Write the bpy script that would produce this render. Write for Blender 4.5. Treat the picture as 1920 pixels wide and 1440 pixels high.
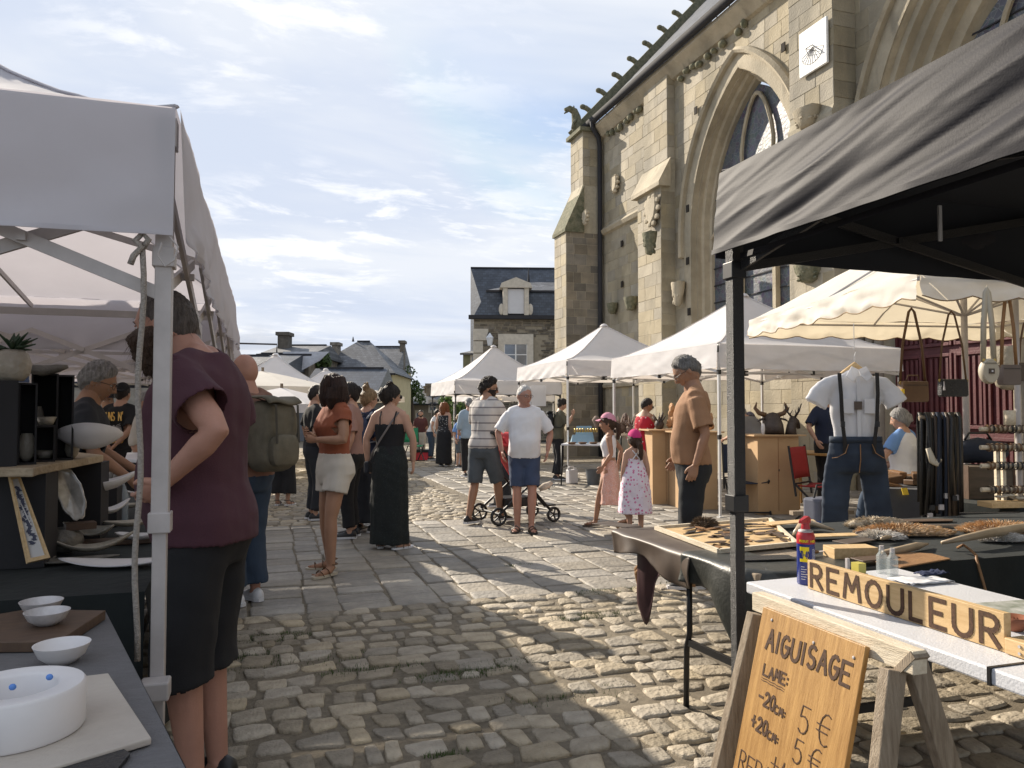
import bpy, bmesh, math, random
from mathutils import Vector, Matrix, noise
V = Vector
R = math.radians
random.seed(7)
for o in list(bpy.data.objects): bpy.data.objects.remove(o)
SC = bpy.context.scene
COL = SC.collection
# ---------------- camera (world axes follow the square: +Y along the church wall) ----------------
CAMH = 1.38; YAW = 17.7; PITCH = 2.06; FPX = 1443.0
cd = bpy.data.cameras.new('camera'); cam = bpy.data.objects.new('camera', cd); COL.objects.link(cam)
cam.location = (0, 0, CAMH); cam.rotation_euler = (R(90 + PITCH), 0, R(-YAW))
cd.sensor_width = 36.0; cd.sensor_fit = 'HORIZONTAL'; cd.lens = 36.0 * FPX / 1920.0
cd.clip_start = 0.05; cd.clip_end = 1500
SC.camera = cam
# ---------------- sky ----------------
SUN_EL = R(29); SUN_AZ = 25.0           # sun stands beyond the square, to the left
W = bpy.data.worlds.new('World'); SC.world = W; W.use_nodes = True
n = W.node_tree.nodes; l = W.node_tree.links; n.clear()
def wn(t, **k):
    q = n.new(t)
    for a, b in k.items(): setattr(q, a, b)
    return q
wo = wn('ShaderNodeOutputWorld'); bg = wn('ShaderNodeBackground'); bg.inputs[1].default_value = 0.10
sky = wn('ShaderNodeTexSky', sky_type='NISHITA', sun_disc=False)
sky.sun_elevation = SUN_EL; sky.sun_rotation = R(-SUN_AZ); sky.altitude = 50; sky.air_density = 1.0; sky.dust_density = 1.2; sky.ozone_density = 1.5
tc = wn('ShaderNodeTexCoord'); sep = wn('ShaderNodeSeparateXYZ'); l.new(tc.outputs['Generated'], sep.inputs[0])
za = wn('ShaderNodeMath', operation='MAXIMUM'); l.new(sep.outputs[2], za.inputs[0]); za.inputs[1].default_value = 0.0
zb = wn('ShaderNodeMath', operation='ADD'); l.new(za.outputs[0], zb.inputs[0]); zb.inputs[1].default_value = 0.16
dv = wn('ShaderNodeVectorMath', operation='DIVIDE'); l.new(tc.outputs['Generated'], dv.inputs[0])
cmb = wn('ShaderNodeCombineXYZ')
for i in range(3): l.new(zb.outputs[0], cmb.inputs[i])
l.new(cmb.outputs[0], dv.inputs[1])
def wnoise(scale, det, rough, loc, sc=(1, 1, 0), dist=0.0):
    mp = wn('ShaderNodeMapping'); mp.inputs['Location'].default_value = loc; mp.inputs['Scale'].default_value = sc
    l.new(dv.outputs[0], mp.inputs[0]); q = wn('ShaderNodeTexNoise'); q.inputs['Scale'].default_value = scale
    q.inputs['Detail'].default_value = det; q.inputs['Roughness'].default_value = rough; q.inputs['Distortion'].default_value = dist
    l.new(mp.outputs[0], q.inputs['Vector']); return q.outputs[0]
def wramp(src, a, b, va=0.0, vb=1.0):
    m = wn('ShaderNodeMapRange'); m.interpolation_type = 'SMOOTHSTEP'
    for i, x in enumerate((a, b, va, vb)): m.inputs[i + 1].default_value = x
    l.new(src, m.inputs[0]); return m.outputs[0]
def wmath(op, a, b):
    m = wn('ShaderNodeMath', operation=op)
    for i, x in enumerate((a, b)):
        if isinstance(x, (int, float)): m.inputs[i].default_value = x
        else: l.new(x, m.inputs[i])
    return m.outputs[0]
def wmix(f, a, b):
    m = wn('ShaderNodeMix', data_type='RGBA'); 
    if isinstance(f, float): m.inputs[0].default_value = f
    else: l.new(f, m.inputs[0])
    for i, x in ((6, a), (7, b)):
        if isinstance(x, tuple): m.inputs[i].default_value = (*x, 1)
        else: l.new(x, m.inputs[i])
    return m.outputs[2]
veil = wramp(wnoise(0.9, 5, 0.55, (3.1, 0.4, 0), (1, 1.7, 0), 0.5), 0.36, 0.66, 0.12, 0.95)       # thin high veil
puff = wramp(wnoise(2.4, 9, 0.62, (1.7, 5.2, 0), (1, 1.5, 0), 0.3), 0.50, 0.62, 0.0, 0.9)         # small bright cumulus
maskp = wramp(wnoise(0.55, 2, 0.5, (6.2, 1.1, 0)), 0.46, 0.60, 0.0, 1.0)
puff = wmath('MULTIPLY', puff, maskp)
flk = wmath('MULTIPLY', wramp(wnoise(7.5, 4, 0.6, (0.4, 2.2, 0), (1, 2.2, 0)), 0.50, 0.66, 0.0, 0.5), wramp(wnoise(0.7, 2, 0.5, (2.9, 8.1, 0)), 0.50, 0.62, 0.0, 1.0))
low = wramp(wnoise(1.25, 5, 0.55, (9.3, 3.3, 0), (1, 1.2, 0)), 0.52, 0.68, 0.0, 0.55)                 # greyish undersides near the horizon
lowz = wramp(sep.outputs[2], 0.05, 0.24, 1.0, 0.0)
low = wmath('MULTIPLY', low, lowz)
capn = wn('ShaderNodeMix', data_type='RGBA', blend_type='DARKEN'); capn.inputs[0].default_value = 1; l.new(sky.outputs[0], capn.inputs[6]); capn.inputs[7].default_value = (4.25, 4.75, 5.75, 1)      # the hazy cloud layer evens out the glow about the sun
c1 = wmix(veil, capn.outputs[2], (5.5, 5.75, 6.2))
c2 = wmix(puff, c1, (7.2, 7.2, 7.3))
c3 = wmix(flk, c2, (6.9, 6.95, 7.1))
c4 = wmix(low, c3, (3.4, 3.65, 4.15))
l.new(c4, bg.inputs[0]); l.new(bg.outputs[0], wo.inputs[0])
# ---------------- sun ----------------
sd = bpy.data.lights.new('sun', 'SUN'); sd.energy = 5.0; sd.angle = R(0.55); sd.color = (1.0, 0.89, 0.74)
sun = bpy.data.objects.new('sun', sd); COL.objects.link(sun)
sdir = V((math.sin(R(SUN_AZ)) * math.cos(SUN_EL), -math.cos(R(SUN_AZ)) * math.cos(SUN_EL), -math.sin(SUN_EL)))
sun.rotation_euler = sdir.to_track_quat('-Z', 'Y').to_euler(); sun.location = (-5, 12, 30)
SC.view_settings.view_transform = 'Standard'; SC.view_settings.look = 'None'; SC.view_settings.gamma = 1
SC.view_settings.use_curve_mapping = False; SC.view_settings.exposure = 0.68
SC.render.engine = 'CYCLES'
SC.cycles.max_bounces = 6; SC.cycles.transparent_max_bounces = 8; SC.cycles.sample_clamp_indirect = 6
# ---------------- geometry of the camera, used only to work out where things stand ----------------
FW = V((math.sin(R(YAW)), math.cos(R(YAW)), 0)); RT = V((math.cos(R(YAW)), -math.sin(R(YAW)), 0))
HOR = 772.0
def at(px, depth, z=0.0):
    p = FW * depth + RT * ((px - 960.0) / FPX * depth); return V((p.x, p.y, z))
def atp(px, py, depth): return at(px, depth, CAMH - (py - HOR) / FPX * depth)
def ground(px, py, z=0.0): return at(px, (CAMH - z) * FPX / (py - HOR), z)
def proj(p):
    d = FW.dot(V((p[0], p[1], 0))); x = RT.dot(V((p[0], p[1], 0)))
    if d < 0.05: return (-9999, -9999, d)
    return (960 + x / d * FPX, HOR - (p[2] - CAMH) / d * FPX, d)
def lerp(a, b, t): return a + (b - a) * t
def rnd(a, b): return random.uniform(a, b)
def nz(x, y, z, s=1.0): return noise.noise(V((x * s, y * s, z * s)))
# ---------------- tagging ----------------
def tag(o, label=None, cat=None, group=None, kind=None):
    if label: o['label'] = label
    if cat: o['category'] = cat
    if group: o['group'] = group
    if kind: o['kind'] = kind
    return o
def empty(name, loc=(0, 0, 0), rz=0.0, label=None, cat=None, group=None, parent=None):
    o = bpy.data.objects.new(name, None); COL.objects.link(o); o.location = loc; o.rotation_euler = (0, 0, rz); o.empty_display_size = 0.1
    if parent: o.parent = parent
    return tag(o, label, cat, group)
def copy_tree(o, parent=None):
    c = o.copy(); COL.objects.link(c); c.parent = parent
    for ch in o.children: copy_tree(ch, c)
    return c
# ---------------- mesh builder ----------------
class MB:
    def __init__(s): s.v = []; s.f = []; s.m = []; s.t = []; s.mat = 0; s.tint = 0.0
    def add(s, vs, fs, M=None):
        k = len(s.v)
        s.v += [tuple(M @ V(p)) if M else tuple(p) for p in vs]
        for f in fs: s.f.append([i + k for i in f]); s.m.append(s.mat); s.t.append(s.tint)
        return s
    def box(s, x0, x1, y0, y1, z0, z1, M=None):
        return s.add([(x, y, z) for z in (z0, z1) for y in (y0, y1) for x in (x0, x1)],
                     [(0, 2, 3, 1), (4, 5, 7, 6), (0, 1, 5, 4), (2, 6, 7, 3), (0, 4, 6, 2), (1, 3, 7, 5)], M)
    def bar(s, p, q, w, h=None, up=(0, 0, 1)):
        p = V(p); q = V(q); h = h or w; d = (q - p).normalized(); u = V(up)
        if abs(d.dot(u)) > 0.98: u = V((1, 0, 0)) if abs(d.x) < 0.9 else V((0, 1, 0))
        a = d.cross(u).normalized() * w / 2; b = a.cross(d).normalized() * h / 2
        vs = [c + a * i + b * j for c in (p, q) for i, j in ((-1, -1), (1, -1), (1, 1), (-1, 1))]
        return s.add(vs, [(0, 1, 2, 3), (7, 6, 5, 4), (0, 4, 5, 1), (1, 5, 6, 2), (2, 6, 7, 3), (3, 7, 4, 0)])
    def rings(s, rs, caps=True, closed=True, M=None):
        n = len(rs[0]); vs = [p for r in rs for p in r]; fs = []
        for i in range(len(rs) - 1):
            for j in range(n if closed else n - 1):
                k = (j + 1) % n; fs.append((i * n + j, i * n + k, (i + 1) * n + k, (i + 1) * n + j))
        if caps and closed: fs.append(tuple(range(n - 1, -1, -1))); fs.append(tuple((len(rs) - 1) * n + j for j in range(n)))
        return s.add(vs, fs, M)
    def tube(s, pts, r, seg=8, caps=True, flat=1.0, up=None):
        pts = [V(p) for p in pts]; n = len(pts); rr = r if isinstance(r, (list, tuple)) else [r] * n; rs = []; prev = None
        for i, p in enumerate(pts):
            d = (pts[min(i + 1, n - 1)] - pts[max(i - 1, 0)])
            d = d.normalized() if d.length > 1e-9 else V((0, 0, 1))
            if prev is None:
                u = V(up) if up else (V((0, 0, 1)) if abs(d.z) < 0.9 else V((0, 1, 0)))
                a = d.cross(u)
                if a.length < 1e-6: a = d.orthogonal()
                a.normalize()
            else:
                a = prev - d * prev.dot(d); a.normalize()
            b = a.cross(d).normalized(); prev = a; q = rr[i]
            rs.append([p + a * math.cos(t) * q + b * math.sin(t) * q * flat for t in (2 * math.pi * j / seg for j in range(seg))])
        return s.rings(rs, caps)
    def lathe(s, prof, c=(0, 0, 0), seg=24, M=None, sx=1.0, sy=1.0, caps=True):
        c = V(c)
        return s.rings([[c + V((r * math.cos(t) * sx, r * math.sin(t) * sy, z)) for t in (2 * math.pi * j / seg for j in range(seg))] for r, z in prof], caps, True, M)
    def ell(s, c, a, b, cc, seg=10, rn=6, M=None):
        return s.lathe([(max(1e-4, math.sin(math.pi * i / rn)), -math.cos(math.pi * i / rn)) for i in range(rn + 1)], (0, 0, 0), seg,
                       (M or Matrix()) @ Matrix.Translation(V(c)) @ Matrix.Diagonal((a, b, cc, 1)), caps=False)
    def grid(s, fn, nu, nv, M=None):
        vs = [fn(i / nu, j / nv) for j in range(nv + 1) for i in range(nu + 1)]
        fs = [(j * (nu + 1) + i, j * (nu + 1) + i + 1, (j + 1) * (nu + 1) + i + 1, (j + 1) * (nu + 1) + i) for j in range(nv) for i in range(nu)]
        return s.add(vs, fs, M)
    def poly(s, pts, z0, z1, M=None):            # prism of a plan outline
        n = len(pts); vs = [(x, y, z0) for x, y in pts] + [(x, y, z1) for x, y in pts]
        return s.add(vs, [tuple(range(n - 1, -1, -1)), tuple(range(n, 2 * n))] + [(i, (i + 1) % n, n + (i + 1) % n, n + i) for i in range(n)], M)
    def mesh(s, name, mats=None):
        me = bpy.data.meshes.new(name); me.from_pydata(s.v, [], s.f)
        if mats:
            for m in (mats if isinstance(mats, (list, tuple)) else [mats]): me.materials.append(m)
        if any(s.m): me.polygons.foreach_set('material_index', s.m)
        if any(s.t):
            a = me.attributes.new('tint', 'FLOAT', 'FACE'); a.data.foreach_set('value', s.t)
        return me
    def build(s, name, mats=None, parent=None, loc=None, rz=None, smooth=False, bev=0.0, label=None, cat=None, group=None, kind=None, ang=None, rot=None, solid=0.0):
        me = s.mesh(name, mats)
        return link(me, name, parent, loc, rz, smooth, bev, label, cat, group, kind, ang, rot, solid)
def link(me, name, parent=None, loc=None, rz=None, smooth=False, bev=0.0, label=None, cat=None, group=None, kind=None, ang=None, rot=None, solid=0.0):
    if smooth:
        me.polygons.foreach_set('use_smooth', [True] * len(me.polygons))
        if ang: 
            me.set_sharp_from_angle(angle=R(ang))
    me.update()
    o = bpy.data.objects.new(name, me); COL.objects.link(o)
    if parent: o.parent = parent
    if loc is not None: o.location = loc
    if rz is not None: o.rotation_euler = (0, 0, rz)
    if rot is not None: o.rotation_euler = rot
    if solid: q = o.modifiers.new('solid', 'SOLIDIFY'); q.thickness = solid; q.offset = 0
    if bev: q = o.modifiers.new('bevel', 'BEVEL'); q.width = bev; q.segments = 2; q.limit_method = 'ANGLE'; q.angle_limit = R(40)
    return tag(o, label, cat, group, kind)
# voxel union of overlapping closed shapes into one continuous surface
TS = bpy.data.scenes.new('scratch')
def solidify_mb(mb, voxel, smooth=2):
    me = mb.mesh('tmp'); o = bpy.data.objects.new('tmp', me); TS.collection.objects.link(o)
    q = o.modifiers.new('r', 'REMESH'); q.mode = 'VOXEL'; q.voxel_size = voxel; q.adaptivity = 0
    vl = TS.view_layers[0]; vl.update(); dg = vl.depsgraph
    m2 = bpy.data.meshes.new_from_object(o.evaluated_get(dg), depsgraph=dg)
    bpy.data.objects.remove(o); bpy.data.meshes.remove(me)
    if smooth:
        b = bmesh.new(); b.from_mesh(m2)
        for _ in range(smooth): bmesh.ops.smooth_vert(b, verts=b.verts, factor=0.5, use_axis_x=True, use_axis_y=True, use_axis_z=True)
        b.to_mesh(m2); b.free()
    return m2
# ---------------- materials ----------------
MATS = {}
def mat(name, col, rough=0.8, var=0.12, vs=6.0, bump=0.0, bs=60.0, metal=0.0, col2=None, tint=0.0, trans=0.0, spec=0.5, coat=0.0, alpha=1.0, sheen=0.0, stretch=(1, 1, 1), det=5.0, extra=None, trcol=None):
    if name in MATS: return MATS[name]
    m = bpy.data.materials.new(name); m.use_nodes = True; MATS[name] = m
    N = m.node_tree.nodes; L = m.node_tree.links; b = N['Principled BSDF']; out = N['Material Output']
    b.inputs['Roughness'].default_value = rough; b.inputs['Metallic'].default_value = metal; b.inputs['Specular IOR Level'].default_value = spec
    b.inputs['Coat Weight'].default_value = coat; b.inputs['Sheen Weight'].default_value = sheen
    tcn = N.new('ShaderNodeTexCoord'); mp = N.new('ShaderNodeMapping'); mp.inputs['Scale'].default_value = stretch; L.new(tcn.outputs['Object'], mp.inputs[0])
    nt = N.new('ShaderNodeTexNoise'); nt.inputs['Scale'].default_value = vs; nt.inputs['Detail'].default_value = det; nt.inputs['Roughness'].default_value = 0.6
    L.new(mp.outputs[0], nt.inputs['Vector'])
    mr = N.new('ShaderNodeMapRange'); L.new(nt.outputs[0], mr.inputs[0]); mr.inputs[1].default_value = 0.3; mr.inputs[2].default_value = 0.7
    mx = N.new('ShaderNodeMix'); mx.data_type = 'RGBA'; L.new(mr.outputs[0], mx.inputs[0])
    c2 = col2 or tuple(min(1, c * (1 + var)) for c in col); c1 = col if col2 else tuple(c * (1 - var) for c in col)
    mx.inputs[6].default_value = (*c1, 1); mx.inputs[7].default_value = (*c2, 1); co = mx.outputs[2]
    if extra: co = extra(N, L, co, tcn)
    if tint:
        oi = N.new('ShaderNodeObjectInfo'); at_ = N.new('ShaderNodeAttribute'); at_.attribute_name = 'tint'
        ad = N.new('ShaderNodeMath'); ad.operation = 'ADD'; L.new(oi.outputs['Random'], ad.inputs[0]); L.new(at_.outputs['Fac'], ad.inputs[1])
        fr = N.new('ShaderNodeMath'); fr.operation = 'FRACT'; L.new(ad.outputs[0], fr.inputs[0])
        m2 = N.new('ShaderNodeMapRange'); L.new(fr.outputs[0], m2.inputs[0]); m2.inputs[3].default_value = 1 - tint; m2.inputs[4].default_value = 1 + tint
        hs = N.new('ShaderNodeHueSaturation'); L.new(co, hs.inputs['Color']); L.new(m2.outputs[0], hs.inputs['Value'])
        m3 = N.new('ShaderNodeMath'); m3.operation = 'MULTIPLY'; L.new(fr.outputs[0], m3.inputs[0]); m3.inputs[1].default_value = 7.3
        f3 = N.new('ShaderNodeMath'); f3.operation = 'FRACT'; L.new(m3.outputs[0], f3.inputs[0])
        m4 = N.new('ShaderNodeMapRange'); L.new(f3.outputs[0], m4.inputs[0]); m4.inputs[3].default_value = 0.72; m4.inputs[4].default_value = 1.12
        L.new(m4.outputs[0], hs.inputs['Saturation']); co = hs.outputs[0]
    L.new(co, b.inputs['Base Color'])
    if bump:
        nb = N.new('ShaderNodeTexNoise'); nb.inputs['Scale'].default_value = bs; nb.inputs['Detail'].default_value = 4; L.new(mp.outputs[0], nb.inputs['Vector'])
        bp = N.new('ShaderNodeBump'); bp.inputs['Strength'].default_value = bump; bp.inputs['Distance'].default_value = 0.02; L.new(nb.outputs[0], bp.inputs['Height']); L.new(bp.outputs[0], b.inputs['Normal'])
    sh = b.outputs[0]
    if trans:
        tr = N.new('ShaderNodeBsdfTranslucent'); L.new(co, tr.inputs[0]); mm = N.new('ShaderNodeMixShader'); mm.inputs[0].default_value = trans
        if trcol:
            mu = N.new('ShaderNodeMix'); mu.data_type = 'RGBA'; mu.blend_type = 'MULTIPLY'; mu.inputs[0].default_value = 1; L.new(co, mu.inputs[6]); mu.inputs[7].default_value = (*trcol, 1); L.new(mu.outputs[2], tr.inputs[0])
        L.new(b.outputs[0], mm.inputs[1]); L.new(tr.outputs[0], mm.inputs[2]); sh = mm.outputs[0]
    if alpha < 1:
        tp = N.new('ShaderNodeBsdfTransparent'); mm = N.new('ShaderNodeMixShader'); mm.inputs[0].default_value = alpha
        L.new(tp.outputs[0], mm.inputs[1]); L.new(sh, mm.inputs[2]); sh = mm.outputs[0]
    L.new(sh, out.inputs[0]); return m
def nmath(N, L, op, a, b=0.0):
    q = N.new('ShaderNodeMath'); q.operation = op
    for i, x in enumerate((a, b)):
        if isinstance(x, (int, float)): q.inputs[i].default_value = x
        else: L.new(x, q.inputs[i])
    return q.outputs[0]
def ncol(N, L, f, a, b):
    q = N.new('ShaderNodeMix'); q.data_type = 'RGBA'
    if isinstance(f, (int, float)): q.inputs[0].default_value = f
    else: L.new(f, q.inputs[0])
    for i, x in ((6, a), (7, b)):
        if isinstance(x, tuple): q.inputs[i].default_value = (*x, 1)
        else: L.new(x, q.inputs[i])
    return q.outputs[2]
def brickx(bw, bh, mort=0.012, mcol=(0.1, 0.1, 0.1), axes='xz', var=0.25):      # courses too far off to tell apart
    def f(N, L, co, tcn):
        s_ = N.new('ShaderNodeSeparateXYZ'); L.new(tcn.outputs['Object'], s_.inputs[0]); c_ = N.new('ShaderNodeCombineXYZ')
        L.new(s_.outputs['xyz'.index(axes[0])], c_.inputs[0]); L.new(s_.outputs['xyz'.index(axes[1])], c_.inputs[1])
        b = N.new('ShaderNodeTexBrick'); b.inputs['Scale'].default_value = 1; b.inputs['Brick Width'].default_value = bw; b.inputs['Row Height'].default_value = bh
        b.inputs['Mortar Size'].default_value = mort; b.inputs['Color1'].default_value = (1 - var, 1 - var, 1 - var, 1); b.inputs['Color2'].default_value = (1 + var, 1 + var, 1 + var, 1); b.inputs['Mortar'].default_value = (0.6, 0.6, 0.6, 1)
        L.new(c_.outputs[0], b.inputs[0]); q = N.new('ShaderNodeMix'); q.data_type = 'RGBA'; q.blend_type = 'MULTIPLY'; q.inputs[0].default_value = 1
        L.new(co, q.inputs[6]); L.new(b.outputs[0], q.inputs[7]); return q.outputs[2]
    return f
# ================= GROUND =================
def dirty(N, L, co, tcn):
    q = N.new('ShaderNodeTexNoise'); q.inputs['Scale'].default_value = 0.9; q.inputs['Detail'].default_value = 3
    L.new(N.new('ShaderNodeNewGeometry').outputs['Position'], q.inputs['Vector'])
    r = N.new('ShaderNodeMapRange'); L.new(q.outputs[0], r.inputs[0]); r.inputs[1].default_value = 0.35; r.inputs[2].default_value = 0.65; r.inputs[3].default_value = 0.78; r.inputs[4].default_value = 1.12
    h = N.new('ShaderNodeHueSaturation'); L.new(co, h.inputs['Color']); L.new(r.outputs[0], h.inputs['Value']); return h.outputs[0]
M_bed = mat('sandy_joint', (0.15, 0.125, 0.09), 0.95, col2=(0.26, 0.22, 0.16), vs=25, bump=0.7, bs=180, extra=dirty)
M_cob = mat('cobble_stone', (0.26, 0.215, 0.15), 0.75, col2=(0.40, 0.34, 0.245), vs=9, bump=0.8, bs=40, tint=0.3, extra=dirty)
M_flag = mat('flag_stone', (0.21, 0.19, 0.16), 0.65, col2=(0.33, 0.295, 0.24), vs=5, bump=0.8, bs=22, tint=0.2, extra=dirty)
M_far = mat('far_ground', (0.16, 0.15, 0.13), 0.9, vs=0.5)
MB().grid(lambda u, v: (lerp(-400, 400, u), lerp(-400, 400, v), -0.065), 8, 8).build('ground', M_far, kind='structure')
bed = MB().grid(lambda u, v: (lerp(-6, 12, u), lerp(-1.0, 5.49, v), -0.001 + 0.006 * nz(u * 60, v * 40, 0)), 90, 60).build('cobbled_ground', M_bed, smooth=True, kind='structure')
bed2 = MB().grid(lambda u, v: (lerp(-7, 12, u), lerp(5.49, 40, v), -0.011), 4, 4).build('flagstone_ground', M_bed, kind='structure')
def stone(w, h, up, dome, seed, rag=0.12, lvl=2, cor=0.07):
    """irregular rounded sett, top at z=up; returns verts, faces"""
    rr = random.Random(seed); out = []
    k = 4 if lvl else 2; base = []
    cs = [(-w / 2, -h / 2), (w / 2, -h / 2), (w / 2, h / 2), (-w / 2, h / 2)]
    j = min(w, h) * rag
    cs = [(x + rr.uniform(-j, j), y + rr.uniform(-j, j)) for x, y in cs]
    for i in range(4):
        a = cs[i]; b = cs[(i + 1) % 4]
        for t in ((cor, 0.5, 1 - cor) if lvl else (0.1, 0.9)):
            bow = (cor * .5 if t == 0.5 else 0.0) * min(w, h)
            x = a[0] + (b[0] - a[0]) * t; y = a[1] + (b[1] - a[1]) * t
            d = math.hypot(x, y) + 1e-6; f = 1 + (bow + rr.uniform(-j, j) * 0.3) / d
            base.append((x * f, y * f))
    n = len(base); vs = []; fs = []
    lv = [(1.0, -0.05), (0.99, up - dome), (0.94, up - dome * 0.28), (0.80, up - dome * 0.03)] if lvl > 1 else [(1.0, -0.04), (0.97, up - dome), (0.8, up - dome * .2)]
    for s_, z in lv:
        for x, y in base: vs.append((x * s_, y * s_, z + (rr.uniform(-1, 1) * dome * 0.22 if s_ < 0.95 else 0)))
    for i in range(len(lv) - 1):
        for q in range(n): fs.append((i * n + q, i * n + (q + 1) % n, (i + 1) * n + (q + 1) % n, (i + 1) * n + q))
    vs.append((0, 0, up + rr.uniform(-.2, .2) * dome)); c = len(vs) - 1
    for q in range(n): fs.append(((len(lv) - 1) * n + q, (len(lv) - 1) * n + (q + 1) % n, c))
    return vs, fs
def place_stones(items, mt, owner, name, stuffname, dom, seed0, limit=300, cor=.07, rag=.12):
    """items: (x, y, w, h, rot, z). the 300 that show largest become objects, the rest one mesh"""
    sc = []
    for it in items:
        p = proj((it[0], it[1], 0)); vis = -40 < p[0] < 1960 and 700 < p[1] < 1490 and p[2] > 0.5
        sc.append((it[2] * it[3] / p[2] ** 3 if vis else -1 + 0 * it[2], it))
    sc.sort(key=lambda a: -a[0])
    lib = {}
    st = MB(); big = 0
    for k, (s_, (x, y, w, h, ro, z)) in enumerate(sc):
        if k < limit and s_ > 0:
            vs, fs = stone(w, h, 0.012, dom, seed0 + k, rag, 2, cor)
            me = bpy.data.meshes.new(name); me.from_pydata(vs, [], fs); me.materials.append(mt)
            link(me, name, owner, loc=(x, y, z), rz=ro, smooth=True)
        else:
            p = proj((x, y, 0)); lvl = 2 if (p[2] < 5 and s_ > 0) else (1 if s_ > 0 else 0)
            vs, fs = stone(w, h, 0.012, dom, seed0 + k % 97, rag, lvl, cor)
            st.tint = random.random(); st.add(vs, fs, Matrix.Translation((x, y, z)) @ Matrix.Rotation(ro, 4, 'Z'))
    st.build(stuffname, mt, owner, smooth=True, kind='stuff')
# rounded cobbles nearest the camera
it = []; y = 0.4
rowi = 0
while y < 5.45:
    h = rnd(0.105, 0.19); x = -3.2 + rnd(0, .2); rowi += 1
    while x < 7.6:
        w = rnd(0.095, 0.21) if random.random() < 0.85 else rnd(.06, .09)
        wav = 0.05 * math.sin(x * 1.3 + y * 0.7) + 0.03 * math.sin(x * 3.1 + rowi)
        hh = h * rnd(0.78, 1.06)
        if y + h < 5.56:
            it.append((x + w / 2, y + h / 2 + wav * (1 if y < 5 else .2), w * 0.90, hh * 0.90, rnd(-.07, .07) + 0.06 * math.cos(x * 1.3), rnd(-0.007, 0.005)))
        x += w + rnd(0.006, 0.026)
    y += h + rnd(0.004, 0.016)
place_stones(it, M_cob, bed, 'cobblestone', 'cobblestone_field', 0.010, 100, cor=.075, rag=.20)
# flagstones laid in strips running away along the church, then small setts beyond on the left
it = []; x = -5.0
while x < 11.5:
    w = rnd(0.22, 0.40); y = 5.5 + rnd(0, .02); yend = 9.7 if x < 2.9 else 19
    while y < yend:
        hh = rnd(0.17, 0.36) if random.random() < .85 else rnd(.4, .6)
        if y + hh > yend - 0.12: hh = yend - y
        it.append((x + w / 2 + 0.012 * math.sin(y * 3), y + hh / 2, w - 0.020, hh - 0.014, rnd(-.012, .012), rnd(-.010, .004) - .008)); y += hh
    x += w
place_stones(it, M_flag, bed2, 'flagstone', 'flagstone_field', 0.005, 900, cor=.025, rag=.045)
it = []; y = 9.75
while y < 30:
    h = rnd(0.11, 0.16) * (1 if y < 16 else 1.8); x = -6.0
    while x < (2.88 if y < 19 else 8):
        w = rnd(0.12, 0.24) * (1 if y < 16 else 1.6); it.append((x + w / 2, y + h / 2 + 0.05 * math.sin(x * 2.1), w * .92, h * .9, rnd(-.08, .08), rnd(-.012, .0)-.006)); x += w + .01
    y += h
place_stones(it, M_cob, bed2, 'sett', 'sett_field', 0.014, 2000, limit=0)
# moss and grass in the joints
gm = MB()
for (px, py, rad, n_) in ((1140, 1106, .16, 260), (1112, 1152, .16, 260), (920, 1246, .16, 300), (850, 1262, .14, 180), (470, 1195, .2, 300), (840, 1405, .05, 60), (975, 1058, .08, 60), (700, 1250, .15, 140), (1050, 1300, .2, 90), (520, 1240, .3, 160), (1300, 1090, .2, 120), (455, 1225, .12, 200)):
    c = ground(px, py)
    for _ in range(int(n_ * 2.2)):
        a = rnd(0, 6.3); d = rad * random.random() ** .6; x = c.x + math.cos(a) * d * 2.0; y = c.y + math.sin(a) * d * .55; hh = rnd(.008, .026)
        t = rnd(0, 3.14); wx = math.cos(t) * .003; wy = math.sin(t) * .003
        gm.add([(x - wx, y - wy, -.01), (x + wx, y + wy, -.01), (x + rnd(-.012, .012), y + rnd(-.012, .012), hh)], [(0, 1, 2)])
gm.build('moss', mat('moss_green', (0.07, 0.11, 0.03), 0.9, var=.4, vs=12), kind='stuff')
# ================= CHURCH =================
def weather(N, L, co, tcn):
    g = N.new('ShaderNodeNewGeometry'); mp = N.new('ShaderNodeMapping'); mp.inputs['Scale'].default_value = (.5, .5, .13); L.new(g.outputs['Position'], mp.inputs[0]); out = co
    for sc, a, b, dark in ((1.6, .48, .72, (.125, .115, .085)), (7.0, .58, .72, (.20, .175, .13))):
        q = N.new('ShaderNodeTexNoise'); q.inputs['Scale'].default_value = sc; q.inputs['Detail'].default_value = 6; L.new(mp.outputs[0], q.inputs['Vector']); r = N.new('ShaderNodeMapRange'); L.new(q.outputs[0], r.inputs[0]); r.inputs[1].default_value = a; r.inputs[2].default_value = b; r.inputs[4].default_value = .62; out = ncol(N, L, r.outputs[0], out, dark)
    return out
M_ash = mat('ashlar_limestone', (0.31, 0.262, 0.178), 0.85, col2=(0.43, 0.37, 0.26), vs=1.6, bump=0.5, bs=24, tint=0.11, extra=weather)
M_mort = mat('lime_mortar', (0.46, 0.41, 0.31), 0.95, vs=10, bump=0.4, extra=weather)
M_gash = mat('grey_stone_and_shade', (0.17, 0.15, 0.12), 0.9, col2=(0.27, 0.23, 0.175), vs=3, bump=0.5, bs=30, tint=0.28)  # grey stone; on the church buttress return it paints shade
M_trim = mat('dressed_limestone', (0.38, 0.325, 0.235), 0.85, col2=(0.50, 0.435, 0.32), vs=3, bump=0.6, bs=24, extra=weather)
M_moss = mat('mossy_carving', (0.09, 0.10, 0.06), 0.95, col2=(0.24, 0.22, 0.15), vs=9, bump=0.8, bs=30)
M_slate = mat('slate_roofing', (0.055, 0.06, 0.068), 0.55, col2=(0.11, 0.115, 0.125), vs=3, bump=0.3, bs=30, extra=brickx(0.25, 0.16, 0.01, axes='yz', var=.22))
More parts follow.
